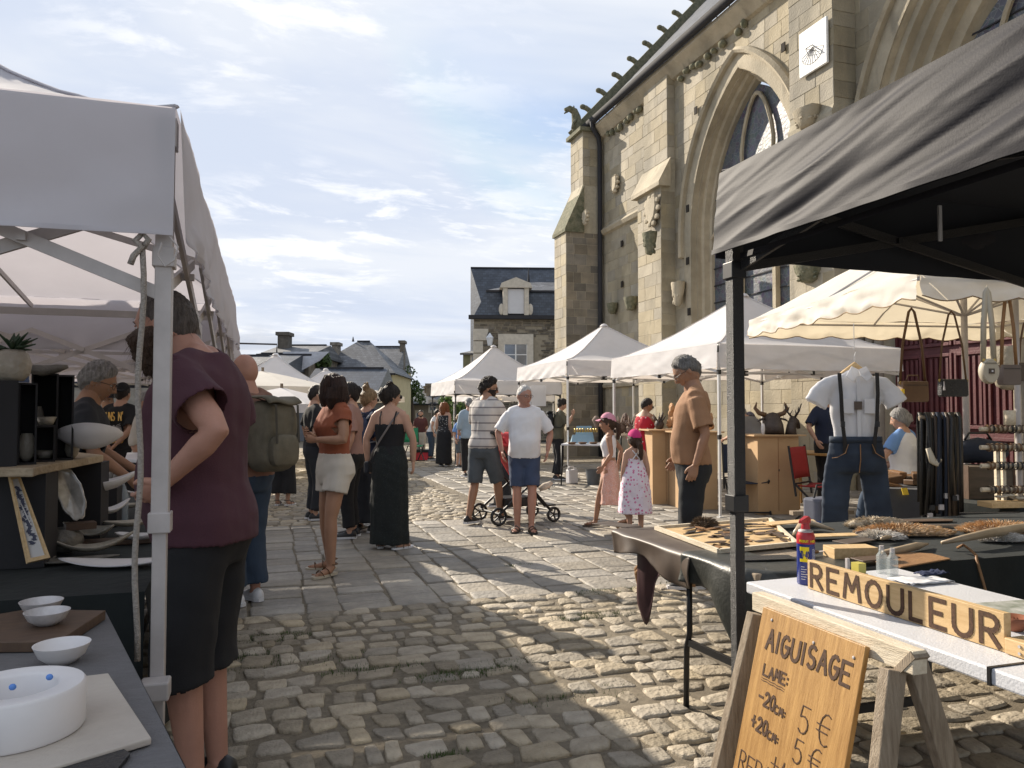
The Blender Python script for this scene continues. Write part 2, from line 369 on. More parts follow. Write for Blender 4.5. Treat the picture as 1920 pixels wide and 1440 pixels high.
M_zinc = mat('dark_zinc', (0.04, 0.04, 0.045), 0.75, vs=4, spec=.2)
def glassx(N, L, co, tcn):
    v = N.new('ShaderNodeTexVoronoi'); v.feature = 'DISTANCE_TO_EDGE'; v.inputs['Scale'].default_value = 9; L.new(tcn.outputs['Object'], v.inputs['Vector'])
    r = nmath(N, L, 'LESS_THAN', v.outputs[0], 0.035); v2 = N.new('ShaderNodeTexVoronoi'); v2.inputs['Scale'].default_value = 9; L.new(tcn.outputs['Object'], v2.inputs['Vector'])
    return ncol(N, L, r, ncol(N, L, 0.035, co, v2.outputs['Color']), (0.16, 0.17, 0.18))
M_lead = mat('leaded_glass', (0.035, 0.04, 0.055), 0.45, col2=(0.10, 0.11, 0.135), vs=2.5, bump=0.5, bs=14, extra=glassx)
church = empty('church', (10, 14, 0), label='old limestone church with pointed traceried windows and slate roof behind the white tents', cat='church')
church.location = (0, 0, 0)
BLK = []       # (score, part name, verts, faces, material)
def courses(O, U, N, u0, u1, z0, z1, ch=(0.27, 0.36), bl=(0.4, 0.85), skip=None, m=None, proud=0.006, seed=1, nm='ashlar_block'):
    """blocks with recessed joints on a wall face; O origin (z=0), U along, N outward"""
    rr = random.Random(seed); O = V(O); U = V(U); N = V(N); z = z0
    while z < z1 - 0.05:
        h = min(rr.uniform(*ch), z1 - z)
        if z1 - z - h < 0.15: h = z1 - z
        u = u0
        while u < u1 - 0.02:
            w = rr.uniform(*bl)
            if u == u0: w *= rr.uniform(.5, 1)
            if u1 - u - w < 0.2: w = u1 - u
            g = 0.0035; c, d = z + g, z + h - g
            for a, b in (clip_open(u + g, u + w - g, (c + d) / 2) if skip else [(u + g, u + w - g)]):
                p = proud + rr.uniform(-.0025, .004); e = 0.005; q = rr.uniform(-.0015, .0015)
                vs = [O + U * x + V((0, 0, y)) + N * k for x, y, k in ((a, c, 0), (b, c, 0), (b, d, 0), (a, d, 0), (a + e, c + e, p), (b - e, c + e, p + q), (b - e, d - e, p), (a + e, d - e, p + q * .5))]
                fs = [(4, 5, 6, 7), (0, 1, 5, 4), (1, 2, 6, 5), (2, 3, 7, 6), (3, 0, 4, 7)]
                if U.cross(V((0, 0, 1))).dot(N) < 0: fs = [tuple(reversed(f)) for f in fs]
                ctr = O + U * ((a + b) / 2) + V((0, 0, (c + d) / 2)); pr = proj(ctr)
                facing = -N.dot((ctr - V((0, 0, CAMH))).normalized())
                vis = pr[2] > 1 and -20 < pr[0] < 1940 and -20 < pr[1] < 900 and facing > 0
                hid = (pr[0] > 1345 and pr[1] < 500 and (pr[1] > 320 - (pr[0] - 1357) * .527)) or (pr[1] > 690)     # behind the black canopy or the stalls
                BLK.append((w * h * max(facing, 0) / pr[2] ** 2 if vis and not hid else -1, nm, vs, fs, m or M_ash))
            u += w
        z += h
WX = 10.0; ZT = 10.1
# window 1 opening (pointed)
def parch(yc, half, spring, rise_r, n=14):
    """pointed arch outline from right foot over the apex to left foot, in (y, z). rise_r: arc radius / half-width"""
    Rr = half * rise_r; c = Rr - half; a1 = math.acos(c / Rr); pts = []
    for i in range(n + 1):
        t = a1 * i / n; pts.append((yc + c - Rr * math.cos(t) if False else yc - half + Rr - Rr * math.cos(t), spring + Rr * math.sin(t)))
    left = pts; right = [(2 * yc - y, z) for y, z in reversed(pts[:-1])]
    return left + right
def inarch(y, z, yc, half, spring, rr_):
    if abs(y - yc) >= half: return False
    if z < spring: return True
    Rr = half * rr_; c = Rr - half; dy = abs(y - yc) + c
    return dy * dy + (z - spring) ** 2 < Rr * Rr
WIN = [(14.62, 2.08, 5.75, 1.80, 2.9), (8.35, 2.45, 5.4, 1.75, 4.2)]       # yc, half, spring, ratio, sill
def clip_open(a, b, z):
    out = [(a, b)]
    for yc, hf, sp, rr_, sill in WIN:
        hf += .17
        if z < sill - .1: continue
        if z < sp: h_ = hf
        else:
            Rr = hf * rr_; q = Rr * Rr - (z - sp) ** 2
            if q <= 0: continue
            h_ = math.sqrt(q) - (Rr - hf)
            if h_ <= 0: continue
        lo, hi = yc - h_, yc + h_; out = [t for s_, e in out for t in ((s_, min(e, lo)), (max(s_, hi), e)) if t[1] - t[0] > .03]
    if z < 3.75: out = [t for s_, e in out for t in ((s_, min(e, 8.05)), (max(s_, 10.55), e)) if t[1] - t[0] > .03]
    return out
def skipw(u, z, w, h):
    for yc, hf, sp, rr_, sill in WIN:
        if z > sill and any(inarch(u + a * w / 2, z + b * h / 2, yc, hf, sp, rr_) for a in (-.4, .4) for b in (-.4, .4)): return True
    if 8.1 < u < 10.5 and z < 3.7: return True
    return False
# backing wall with the openings cut: strips between
def wallback():
    mb = MB(); ys = [-6.0]; step = 0.12; N_ = int((23.0 + 6.0) / step)
    for i in range(N_):
        y0 = -6 + i * step; y1 = y0 + step; ym = (y0 + y1) / 2; lo = hi = None; door = 8.1 < ym < 10.5
        for yc, hf, sp, rr_, sill in WIN:
            if abs(ym - yc) < hf + .10:
                hf += .13; Rr = hf * rr_; c = Rr - hf; top = sp + math.sqrt(max(0, Rr * Rr - (abs(ym - yc) + c) ** 2)); lo, hi = sill, top
        segs = []
        zb = 3.7 if door else -0.1
        if lo: segs = [(zb, lo), (hi, ZT + .3)]
        else: segs = [(zb, ZT + .3)]
        for a, b in segs: mb.box(WX, WX + .35, y0, y1, a, b)
    return mb
wallback().build('wall', M_mort, church)
courses((WX, 0, 0), (0, 1, 0), (-1, 0, 0), -6, 21.95, 0.0, ZT, skip=skipw, seed=3)
# big corner buttress (return coloured grey as painted shade, pale outer face), stepped, with weathering slope
def buttress(y0, y1, X0, zt, name='buttress', X1=None, zmid=None, back=WX + .05, m=M_mort):
    b = MB(); b.box(X0, back, y0, y1, -0.1, zmid)
    X1 = X1 if X1 is not None else X0
    if zt > zmid:
        b.add([(X0, y0, zmid), (X0, y1, zmid), (back, y1, zmid), (back, y0, zmid), (X1, y0, zmid + (X1 - X0) * 2.6), (X1, y1, zmid + (X1 - X0) * 2.6), (back, y1, zmid + (X1 - X0) * 2.6), (back, y0, zmid + (X1 - X0) * 2.6)],
              [(0, 4, 5, 1), (0, 3, 7, 4), (1, 5, 6, 2)])
        b.box(X1, back, y0 + .006, y1 - .006, zmid + .01, zt)
    return b.build(name, m, church)
def ridge_slope(y0, y1, X0, X1, z0, z1, m=M_trim, nm='weathering', ov=0.06):
    b = MB(); b.add([(X0 - ov, y0 - ov, z0), (X0 - ov, y1 + ov, z0), (X1, y1 + ov, z1), (X1, y0 - ov, z1), (X0 - ov, y0 - ov, z0 - .10), (X0 - ov, y1 + ov, z0 - .10), (X1, y1 + ov, z0 - .1), (X1, y0 - ov, z0 - .1)],
                    [(0, 3, 2, 1), (0, 1, 5, 4), (0, 4, 7, 3), (1, 2, 6, 5), (4, 5, 6, 7), (3, 7, 6, 2)])
    return b.build(nm, m, church)
buttress(22.0, 23.0, 8.78, 10.2, X1=9.35, zmid=7.0)
courses((8.78, 0, 0), (0, 1, 0), (-1, 0, 0), 22.0, 23.0, 0, 6.95, bl=(.3, .6), seed=5)
courses((0, 22.0, 0), (1, 0, 0), (0, -1, 0), 8.78, 9.98, 0, 6.95, ch=(.2, .34), bl=(.25, .5), seed=6, m=M_gash)  # backlit face: its shade is put into the darker block colour
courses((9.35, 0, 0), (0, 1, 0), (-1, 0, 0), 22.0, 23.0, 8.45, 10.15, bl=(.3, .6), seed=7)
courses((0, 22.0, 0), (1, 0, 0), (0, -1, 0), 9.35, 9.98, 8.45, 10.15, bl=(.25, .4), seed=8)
ridge_slope(22.0, 23.0, 8.78, 9.36, 7.05, 8.45, M_moss)
MB().box(9.22, 9.96, 21.9, 23.1, 10.16, 10.28).build('cap_stone', M_moss, church)
# pier between corner bay and the first window
buttress(17.46, 18.75, 9.58, ZT, X1=9.78, zmid=7.15)
courses((9.58, 0, 0), (0, 1, 0), (-1, 0, 0), 17.46, 18.75, 0, 7.05, seed=9)
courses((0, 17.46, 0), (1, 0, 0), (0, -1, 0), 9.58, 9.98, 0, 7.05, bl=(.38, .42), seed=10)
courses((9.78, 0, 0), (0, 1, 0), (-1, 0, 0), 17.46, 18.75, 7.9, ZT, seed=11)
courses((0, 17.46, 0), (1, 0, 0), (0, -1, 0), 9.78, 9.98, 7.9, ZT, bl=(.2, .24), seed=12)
ridge_slope(17.46, 18.75, 9.58, 9.79, 7.25, 7.9, ov=.14)
# pier with the sundial
buttress(11.05, 12.25, 9.45, ZT, X1=9.5, zmid=6.7)
courses((9.45, 0, 0), (0, 1, 0), (-1, 0, 0), 11.05, 12.25, 0, 6.6, seed=13)
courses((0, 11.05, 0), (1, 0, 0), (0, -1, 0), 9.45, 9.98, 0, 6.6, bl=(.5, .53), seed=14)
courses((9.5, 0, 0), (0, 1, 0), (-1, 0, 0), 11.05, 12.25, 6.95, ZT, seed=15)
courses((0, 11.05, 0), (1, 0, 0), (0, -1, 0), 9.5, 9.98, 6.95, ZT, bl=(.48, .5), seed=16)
ridge_slope(11.05, 12.25, 9.4, 9.5, 6.8, 6.95, ov=.14)
# blocks: the 300 that show largest as parts
BLK.sort(key=lambda b: -b[0]); st = MB(); stg = MB(); rr = random.Random(4)
for k, (s_, nm, vs, fs, m) in enumerate(BLK):
    if k < 300 and s_ > 0:
        me = bpy.data.meshes.new(nm); c = sum(vs, V((0, 0, 0))) / 8; me.from_pydata([p - c for p in vs], [], fs); me.materials.append(m); link(me, nm, church, loc=c)
    else:
        q = stg if m is M_gash else st; q.tint = rr.random(); q.add(vs, fs)
st.build('ashlar_blocks_rest', M_ash, church, kind='stuff'); stg.build('shaded_blocks_rest', M_gash, church, kind='stuff')
# string course, cornice with carved lumps, gutter, downspout
def moulding(prof, y0, y1, name, m, X=WX):
    return MB().rings([[(X - a, y, z) for a, z in prof] for y in (y0, y1)]).build(name, m, church)
moulding([(0, 6.86), (.10, 6.9), (.15, 7.0), (.03, 7.12), (0, 7.12)], 18.78, 21.97, 'string_course', M_trim)
moulding([(0, 2.1), (.10, 2.12), (.12, 2.2), (.02, 2.3), (0, 2.3)], 18.78, 21.97, 'string_course', M_trim)
moulding([(0, 9.95), (.10, 9.98), (.2, 10.1), (.34, 10.24), (.34, 10.34), (0, 10.34)], -6, 23.1, 'cornice', M_trim)
cl = MB(); rr = random.Random(8)
for i in range(90):
    y = 22 - i * .31 + rr.uniform(-.06, .06)
    if rr.random() < .7: cl.ell((WX - .09, y, 9.86 + rr.uniform(-.05, .05)), .09, rr.uniform(.07, .14), rr.uniform(.06, .12), 7, 5)
cl.build('carved_frieze', M_moss, church, kind='stuff', smooth=True)
gb = MB(); gs = []
for y in (-6, 23.15): gs.append([(WX - .40 + .11 * math.cos(t) - .02, y, 10.44 + .12 * math.sin(t)) for t in [math.pi + math.pi * i / 8 for i in range(9)]] + [(WX - .26, y, 10.49), (WX - .53, y, 10.49)])
gb.rings(gs); 
for i in range(60): gb.bar((WX - .5, 23 - i * .5, 10.49), (WX - .3, 23 - i * .5, 10.37), .02, .02)
gb.build('gutter', M_zinc, church, smooth=True, ang=40)
MB().tube([(9.55, 21.75, 10.4), (9.6, 21.78, 10.2), (9.83, 21.86, 9.95), (9.86, 21.86, 9.7), (9.86, 21.86, 5), (9.86, 21.86, 0)], .075, 10).build('downspout', M_zinc, church, smooth=True)
# roof, gable coping with crockets, gargoyle
MB().add([(9.6, -6, 10.48), (9.6, 22.75, 10.48), (14.6, 22.75, 15.9), (14.6, -6, 15.9), (14.6, -6, 15.7), (14.6, 22.75, 15.7), (9.6, 22.75, 10.3), (9.6, -6, 10.3)], [(0, 3, 2, 1), (4, 7, 6, 5), (1, 2, 5, 6), (0, 7, 4, 3), (0, 1, 6, 7)]).build('roof', M_slate, church)
MB().bar((9.45, 22.95, 10.35), (14.7, 22.95, 16.05), .42, .34, (0, 1, 0)).build('gable_coping', M_moss, church)
MB().add([(9.6, 22.9, 10), (14.6, 22.9, 10), (14.6, 22.9, 15.7)] + [(9.6, 23.1, 10), (14.6, 23.1, 10), (14.6, 23.1, 15.7)], [(0, 1, 2), (5, 4, 3), (0, 2, 5, 3)]).build('gable_wall', M_gash, church)
for i in range(8):
    t = .115 + i * .108; x = lerp(9.45, 14.7, t); z = lerp(10.35, 16.05, t)
    q = MB(); q.tube([(0, 0, .1), (-.08, 0, .25), (-.2, 0, .32), (-.34, 0, .33)], [.10, .085, .085, .075], 8)
    q.ell((-.30, 0, .34), .11, .10, .08, 8, 5); q.build('crocket', M_moss, church, loc=(x, 22.95, z), smooth=True)
g = MB(); g.tube([(0, 0, 0), (-.02, 0, .3), (-.05, 0, .55), (-.12, -.02, .72), (-.3, -.04, .78), (-.46, -.05, .72)], [.15, .17, .15, .12, .10, .05], 9)
g.ell((-.1, .06, .86), .03, .03, .09, 6, 4); g.tube([(-.05, -.1, .45), (-.2, -.14, .3), (-.24, -.14, .1)], [.05, .045, .04], 6); g.tube([(-.35, -.03, .70), (-.47, -.04, .60)], [.05, .02], 6)
g.build('gargoyle', M_moss, church, loc=(9.42, 22.6, 10.28), smooth=True)
# pointed windows: moulded orders, jamb, tracery, glass, mullions
def archring(yc, half, spring, rr_, sill, prof, name, m, n=16):
    """sweep profile [(outward, X)] round the arch and jambs"""
    base = parch(yc, half, spring, rr_, n); path = [(yc - half, sill)] + base + [(yc + half, sill)]
    rs = []
    for i, (y, z) in enumerate(path):
        if i <= 1: nrm = (-1, 0)
        elif i >= len(path) - 2: nrm = (1, 0)
        else:
            a = path[i - 1]; b = path[i + 1]; ty, tz = b[0] - a[0], b[1] - a[1]; L_ = math.hypot(ty, tz); nrm = (-tz / L_, ty / L_)
        rs.append([(x, y + nrm[0] * o, z + nrm[1] * o) for o, x in prof])
    return MB().rings(rs, caps=True).build(name, m, church, smooth=True, ang=30)
def tracery(mb, pts, w=.055, X=0.0): mb.tube([(X, y, z) for y, z in pts], w, 6)
for wi, (yc, hf, sp, rr_, sill) in enumerate(WIN):
    deep = .42
    archring(yc, hf, sp, rr_, sill, [(-.02, WX + .05), (-.02, WX - .03), (.12, WX - .05), (.3, WX - .03), (.3, WX + .05)], 'arch_moulding', M_trim)
    archring(yc, hf, sp, rr_, sp - .5, [(.3, WX + .02), (.3, WX - .13), (.36, WX - .17), (.44, WX - .1), (.46, WX + .02)], 'hood_mould', M_trim)
    rec = [(-.035, WX - .015), (-.035, WX + .12), (-.07, WX + .12), (-.07, WX + .24), (-.13, WX + .28), (-.15, WX + deep), (-.22, WX + deep + .02), (-.22, WX + deep + .2), (0.2, WX + deep + .2), (.2, WX + .1)] if wi == 0 else \
          [(-.035, WX - .015), (-.06, WX + .1), (-.18, WX + .1), (-.2, WX + .24), (-.34, WX + .26), (-.38, WX + .4), (-.52, WX + .42), (-.56, WX + .62), (-.75, WX + .66), (-.8, WX + .9), (0.2, WX + .9), (.2, WX + .1)]
    archring(yc, hf, sp, rr_, sill, rec, 'jamb', M_trim)
    gx = WX + (deep + .1 if wi == 0 else .8); hg = hf - (.20 if wi == 0 else .72)
    k = hg / hf; out = [(yc - hg, sill)] + parch(yc, hg, sp, rr_, 14) + [(yc + hg, sill)]
    gl = MB(); gl.add([(gx, y, z) for y, z in out] + [(gx + .04, y, z) for y, z in out], [tuple(range(len(out) - 1, -1, -1)), tuple(range(len(out), 2 * len(out)))]); gl.build('stained_glass', M_lead, church)
    MB().box(WX - .12, WX + 1.0, yc - hf, yc + hf, sill - .25, sill).build('sill', M_trim, church)
    tr = MB(); X = gx - .07
    apex = sp + math.sqrt((hg * rr_) ** 2 - (hg * rr_ - hg) ** 2)
    for s_ in (-.34, .34):
        tr.box(X - .07, X + .05, yc + s_ * hg - .055, yc + s_ * hg + .055, sill, sp + .2)
    # flowing soufflets
    def leaf(cy, cz, w, h, ang, n=18):
        P = []
        for i in range(n + 1):
            t = 2 * math.pi * i / n; r_ = 1.0; y = w * math.sin(t) * (1 - .35 * math.cos(t)); z = h * math.cos(t); a = R(ang)
            P.append((cy + y * math.cos(a) - z * math.sin(a), cz + y * math.sin(a) + z * math.cos(a)))
        return P
    H_ = apex - sp
    for q in (leaf(yc, sp + H_ * .60, hg * .30, H_ * .33, 0), leaf(yc + hg * .42, sp + H_ * .22, hg * .25, H_ * .24, -24), leaf(yc - hg * .42, sp + H_ * .22, hg * .25, H_ * .24, 24),
              [(yc - hg, sp - .1), (yc - hg * .66, sp + .35), (yc - hg * .34, sp - .0)], [(yc + hg, sp - .1), (yc + hg * .66, sp + .35), (yc + hg * .34, sp)], [(yc - hg * .34, sp), (yc, sp + .42), (yc + hg * .34, sp)],
              [(yc - hg * .34, sp + .1), (yc - hg * .1, sp + H_ * .25), (yc, sp + H_ * .3)], [(yc + hg * .34, sp + .1), (yc + hg * .1, sp + H_ * .25), (yc, sp + H_ * .3)]):
        tracery(tr, q, .05, X)
    tr.build('tracery', M_trim, church, smooth=True, ang=40)
    bb = MB()
    for i in range(9): bb.box(gx - .03, gx - .01, yc - hg, yc + hg, sill + .3 + i * .42, sill + .325 + i * .42)
    bb.build('glazing_bar', M_zinc, church)
# door in the porch
M_dred = mat('oxblood_door_paint', (0.075, 0.016, 0.02), 0.6, col2=(0.12, 0.028, 0.032), vs=5, bump=.2, bs=40)
dr = empty('door', (0, 0, 0)); dr.parent = church
MB().box(10.22, 10.3, 8.1, 10.5, 0, 3.7).build('door_leaf', M_dred, dr)
for i in range(4):
    y0 = 8.16 + i * .585
    for z0, z1 in ((.15, 1.0), (1.12, 2.3), (2.42, 3.55)):
        b = MB(); b.box(10.17, 10.215, y0, y0 + .04, z0, z1); b.box(10.17, 10.215, y0 + .50, y0 + .54, z0, z1); b.box(10.17, 10.215, y0 + .045, y0 + .495, z0, z0 + .05); b.box(10.17, 10.215, y0 + .045, y0 + .495, z1 - .05, z1)
        for k in range(4): b.box(10.19, 10.214, y0 + .08 + k * .1, y0 + .13 + k * .1, z0 + .07, z1 - .07)
        b.build('door_panel', M_dred, dr, bev=.004)
MB().box(10.12, 10.3, 8.0, 10.55, 3.7, 3.9).build('lintel', M_trim, church)
for y in (10.55, 10.75, 10.95, 7.95, 7.75):
    c = MB(); c.lathe([(.11, 0), (.11, .25), (.08, .3), (.075, 3.1), (.12, 3.25), (.12, 3.35)], (9.92, y, 0), 12); c.build('column', M_gash, church, smooth=True, ang=40)
# carved pieces on the wall
def lump(name, c, sx, sy, sz, seed, m=M_moss, shape='mask', lab=None):
    mb = MB(); rr = random.Random(seed)
    mb.lathe([(.25, -1), (.55, -.8), (.7, -.3), (.9, .2), (1.0, .75), (1.05, 1.0), (.3, 1.02)], (0, 0, 0), 12)
    for i in range(16):
        t = rr.uniform(0, 6.28); z = rr.uniform(-.8, .7); r_ = .62 + .25 * z * .5 + .12; mb.ell((r_ * math.cos(t), r_ * math.sin(t), z), .17, .17, .2, 6, 4)
    me = mb.mesh(name, m); 
    for v in me.vertices: v.co = V((v.co.x * sx, v.co.y * sy, v.co.z * sz)) * (1 + .12 * noise.noise(v.co * 3))
    o = link(me, name, church, loc=c, smooth=True, ang=50); 
    if lab: o['label'] = lab
    return o
lump('carved_bracket', atp(1220, 455, 19.2), .17, .22, .28, 1, lab='dark mossy carved head bracket')
def onx(px, py, X): # a point on plane x=X seen at the pixel
    a = math.atan((px - 960) / FPX) + R(YAW); y = X / math.tan(a); d = FW.dot(V((X, y, 0))); return V((X, y, CAMH - (py - HOR) / FPX * d))
church.children[-1].location = onx(1220, 455, 9.5)
for i, (px, py, s_) in enumerate(((1149, 578, .8), (1184, 569, .95), (1219, 575, .95))): lump('carved_bracket', onx(px, py, 9.86), .2 * s_, .24 * s_, .2 * s_, 2 + i)
lump('carved_bracket', onx(1273, 551, 9.8), .16, .2, .3, 8, M_trim)
lump('carved_bracket', onx(1520, 512, 9.4), .24, .3, .16, 9)
lump('carved_bracket', onx(1345 + 175, 215, 9.4), .2, .3, .16, 19, M_trim)
lump('carved_bracket', onx(1890, 690, 9.85), .2, .3, .3, 29, M_trim)
for (px, py, X, s_) in ((1156, 341, 9.93, .24), (1226, 392, 9.5, .36), (1101, 405, 9.3, .2)):
    c = onx(px, py, X); b = MB(); pts = [(-.8, 1), (.8, 1), (.85, .2), (.6, -.6), (0, -1.1), (-.6, -.6), (-.85, .2)]
    b.add([(0, y * s_, z * s_) for y, z in pts] + [(-.09, y * s_ * .86, z * s_ * .86) for y, z in pts], [tuple(range(7, 14))] + [(i, (i + 1) % 7, 7 + (i + 1) % 7, 7 + i) for i in range(7)])
    for i in range(10): t = i * .63; b.ell((-.03, math.cos(t) * s_ * .95, math.sin(t) * s_), .06, .3 * s_, .22 * s_, 6, 4)
    b.build('carved_shield', M_trim, church, loc=c, smooth=True, ang=40)
for (px, py, X) in ((1168, 455, 9.96), (1168, 532, 9.96), (1293, 388, 9.96), (1292, 488, 9.96), (1294, 584, 9.96), (1478, 78, 9.96), (1310, 200, 9.96)):
    c = onx(px, py, X); MB().box(c.x - .004 - .02, c.x, c.y - .06, c.y + .06, c.z - .09, c.z + .09).build('putlog_hole', mat('dark_hole', (0.03, 0.025, 0.02), 1), church)
# sundial
c = onx(1537, 80, 9.46); sd_ = empty('sundial', c, label='white weathered square sundial plaque with a dark gnomon on the church pier', cat='sundial')
M_mar = mat('weathered_marble', (0.72, 0.72, 0.70), .6, col2=(0.85, 0.85, 0.84), vs=9, bump=.3, bs=30)
MB().box(-.05, 0.0, -.37, .37, -.42, .42).build('plaque', M_mar, sd_, bev=.012)
ln = MB()
for a in range(-70, 71, 14): ln.bar((-.053, 0, .02), (-.053, math.sin(R(a)) * .3, .02 - math.cos(R(a)) * .3), .006, .004, (1, 0, 0))
for i in range(12):
    a, b = R(-80 + i * 13.3), R(-80 + (i + 1) * 13.3); ln.bar((-.053, math.sin(a) * .3, -.04 - math.cos(a) * .24), (-.053, math.sin(b) * .3, -.04 - math.cos(b) * .24), .008, .004, (1, 0, 0))
M_ink = mat('dark_ink', (0.03, 0.03, 0.035), .7); ln.build('hour_lines', M_ink, sd_)
g_ = MB(); g_.bar((-.05, 0, .06), (-.2, 0, -.04), .014); g_.bar((-.05, .1, -.1), (-.2, 0, -.04), .008); g_.bar((-.05, -.1, -.1), (-.2, 0, -.04), .008); g_.build('gnomon', M_ink, sd_)
# ================= HOUSES =================
M_rub = mat('rubble_stone', (0.10, 0.085, 0.065), .9, col2=(0.22, 0.185, 0.14), vs=4, tint=.45, bump=.4)
M_rmort = mat('rubble_mortar', (0.30, 0.26, 0.195), .95, vs=6)
M_sl2 = mat('blue_slate', (0.035, 0.044, 0.06), .5, col2=(0.065, 0.078, 0.10), vs=2, extra=brickx(.22, .14, .012, axes='xz', var=.3), bump=.2)
M_sl3 = mat('weathered_slate', (0.07, 0.075, 0.085), .6, col2=(0.14, 0.145, 0.155), vs=2, extra=brickx(.22, .14, .012, axes='xz', var=.3), bump=.2)
M_crm = mat('cream_stone_trim', (0.55, 0.50, 0.42), .8, vs=6)
M_wht = mat('white_joinery', (0.75, 0.75, 0.74), .5, var=.04)
M_pane = mat('window_pane', (0.06, 0.075, 0.10), .08, col2=(0.2, 0.24, 0.3), vs=.8, spec=.8)
M_yel = mat('pale_yellow_render', (0.52, 0.45, 0.26), .9, var=.08, vs=2)
M_shut = mat('pale_shutter', (0.60, 0.60, 0.62), .6, var=.03)
def window_part(par, x, z, w, h, y=0.0, cols=2, rows=3, name='window', fr=.07):
    f = MB(); f.box(x - w / 2 - fr, x + w / 2 + fr, y - .06, y + .02, z + h, z + h + fr * 1.6); f.box(x - w / 2 - fr, x + w / 2 + fr, y - .1, y + .02, z - fr * 1.4, z)
    for s_ in (-1, 1): f.box(x + s_ * (w / 2 + fr / 2) - fr / 2, x + s_ * (w / 2 + fr / 2) + fr / 2, y - .055, y + .02, z, z + h)
    o = f.build(name, M_crm, par); q = MB()
    for i in range(cols + 1): xx = x - w / 2 + w * i / cols; q.box(xx - .03, xx + .03, y - .035, y - .005, z + .01, z + h - .01)
    for i in range(rows + 1): zz = z + h * i / rows; q.box(x - w / 2 + .03, x + w / 2 - .03, y - .033, y - .007, zz - .02, zz + .02)
    q.build('sash', M_wht, o); MB().box(x - w / 2, x + w / 2, y - .02, y + .0, z, z + h).build('pane', M_pane, o); return o
# mansard house: front faces the square; local x runs right, y away
def hz(py, depth): return CAMH - (py - HOR) / FPX * depth
D1 = 37.0
def fix_parent(o, par): o.parent = par
p0 = at(888, D1); hm = empty('mansard_house', p0, R(-YAW * .85), label='rubble stone house with dark slate mansard roof and one white dormer beside the church', cat='house')
s1 = D1 / FPX
L1 = 12.0; e1 = hz(592, D1); m1 = hz(540, D1); t1 = hz(503, D1)
MB().box(0, L1, 0, 9, 0, e1 - .15).build('wall', M_rmort, hm)
st = MB(); rr = random.Random(12); z = .1
while z < e1 - .2:
    h = rr.uniform(.07, .17); x = .05
    while x < 4.6:
        w = rr.uniform(.15, .6); st.tint = rr.random()
        zz = z; 
        if not (1.75 < x + w / 2 < 3.35 and 2.4 < zz < 4.95) and rr.random() < .93: st.box(x, x + w * .92, -.03 - rr.uniform(0, .02), 0, zz, zz + h * rr.uniform(.6, .85))
        x += w + .03
    z += h
st.build('rubble_stones', M_rub, hm, kind='stuff')
for i in range(9): MB().box(-.03, .45 if i % 2 else .7, -.055, -.002, i * .6 + .02, i * .6 + .57).build('quoin', M_crm, hm)
MB().box(-.25, L1, -.3, .02, e1 - .16, e1 + .02).build('eave_gutter', M_zinc, hm)
MB().add([(0, -.1, e1), (L1, -.1, e1), (L1, .55, m1), (.65, .55, m1), (0, 9, e1), (.65, 8.4, m1), (L1, 9, e1), (L1, 8.4, m1)], [(0, 1, 2, 3), (4, 0, 3, 5), (1, 6, 7, 2), (6, 4, 5, 7)]).build('mansard_slope', M_sl2, hm)
MB().add([(.6, .5, m1), (L1, .5, m1), (L1, 3.6, t1), (2.9, 3.6, t1), (.6, 8.4, m1), (L1, 8.4, m1)], [(0, 1, 2, 3), (0, 3, 4), (3, 2, 5, 4)]).build('upper_roof', M_sl3, hm)
MB().box(.6, L1, .44, .52, m1 - .09, m1 + .01).build('roof_flashing', M_zinc, hm)
MB().tube([(2.9, 3.6, t1 - .1), (2.9, 3.6, t1 + .2), (2.9, 3.6, t1 + .75)], [.09, .05, .012], 8).build('finial', M_zinc, hm)
# dormer
dm = MB(); dx = (967 - 888) * s1; dm.box(dx - .62, dx - .40, -.32, 1, e1 + .02, hz(540, D1) + .05); dm.box(dx + .40, dx + .62, -.32, 1, e1 + .02, hz(540, D1) + .05)
dm.add([(dx - .78, -.4, m1), (dx + .78, -.4, m1), (dx + .7, -.4, m1 + .22), (dx, -.4, m1 + .5), (dx - .7, -.4, m1 + .22)] + [(dx - .78, 1.5, m1), (dx + .78, 1.5, m1), (dx + .7, 1.5, m1 + .22), (dx, 1.5, m1 + .5), (dx - .7, 1.5, m1 + .22)], [(0, 1, 2, 3, 4), (0, 4, 9, 5), (4, 3, 8, 9), (3, 2, 7, 8), (2, 1, 6, 7), (1, 0, 5, 6)])
for s_ in (-1, 1): dm.ell((dx + s_ * .7, -.25, e1 + .3), .13, .06, .28, 8, 5)
d_ = dm.build('dormer', M_crm, hm); MB().box(dx - .39, dx + .39, -.24, -.2, e1 + .1, m1 - .05).build('shutter', M_shut, d_); MB().box(dx - .43, dx + .43, -.19, -.17, e1 + .05, m1 - .0).build('reveal', M_ink, d_)
window_part(hm, (965 - 888) * s1 + .05, hz(705, D1), 1.1, hz(645, D1) - hz(705, D1), y=-.07, cols=2, rows=3, fr=.3)
lt = empty("wall_lantern", (0, 0, 0), label="white glass lantern on the corner of the rubble stone house", cat="lamp")
lt.location = p0 + Matrix.Rotation(R(-YAW * .85), 3, 'Z') @ V(((918 - 888) * s1, -.55, hz(640, D1))); 
MB().lathe([(.1, -.25), (.17, .1), (.2, .12), (.06, .3), (.02, .36)], (0, 0, 0), 6).build('lantern_glass', mat('opal_glass', (.7, .72, .75), .3), lt); MB().tube([(0, .5, .25), (0, .2, .42), (0, 0, .36)], .02, 5).build('bracket', M_zinc, lt)
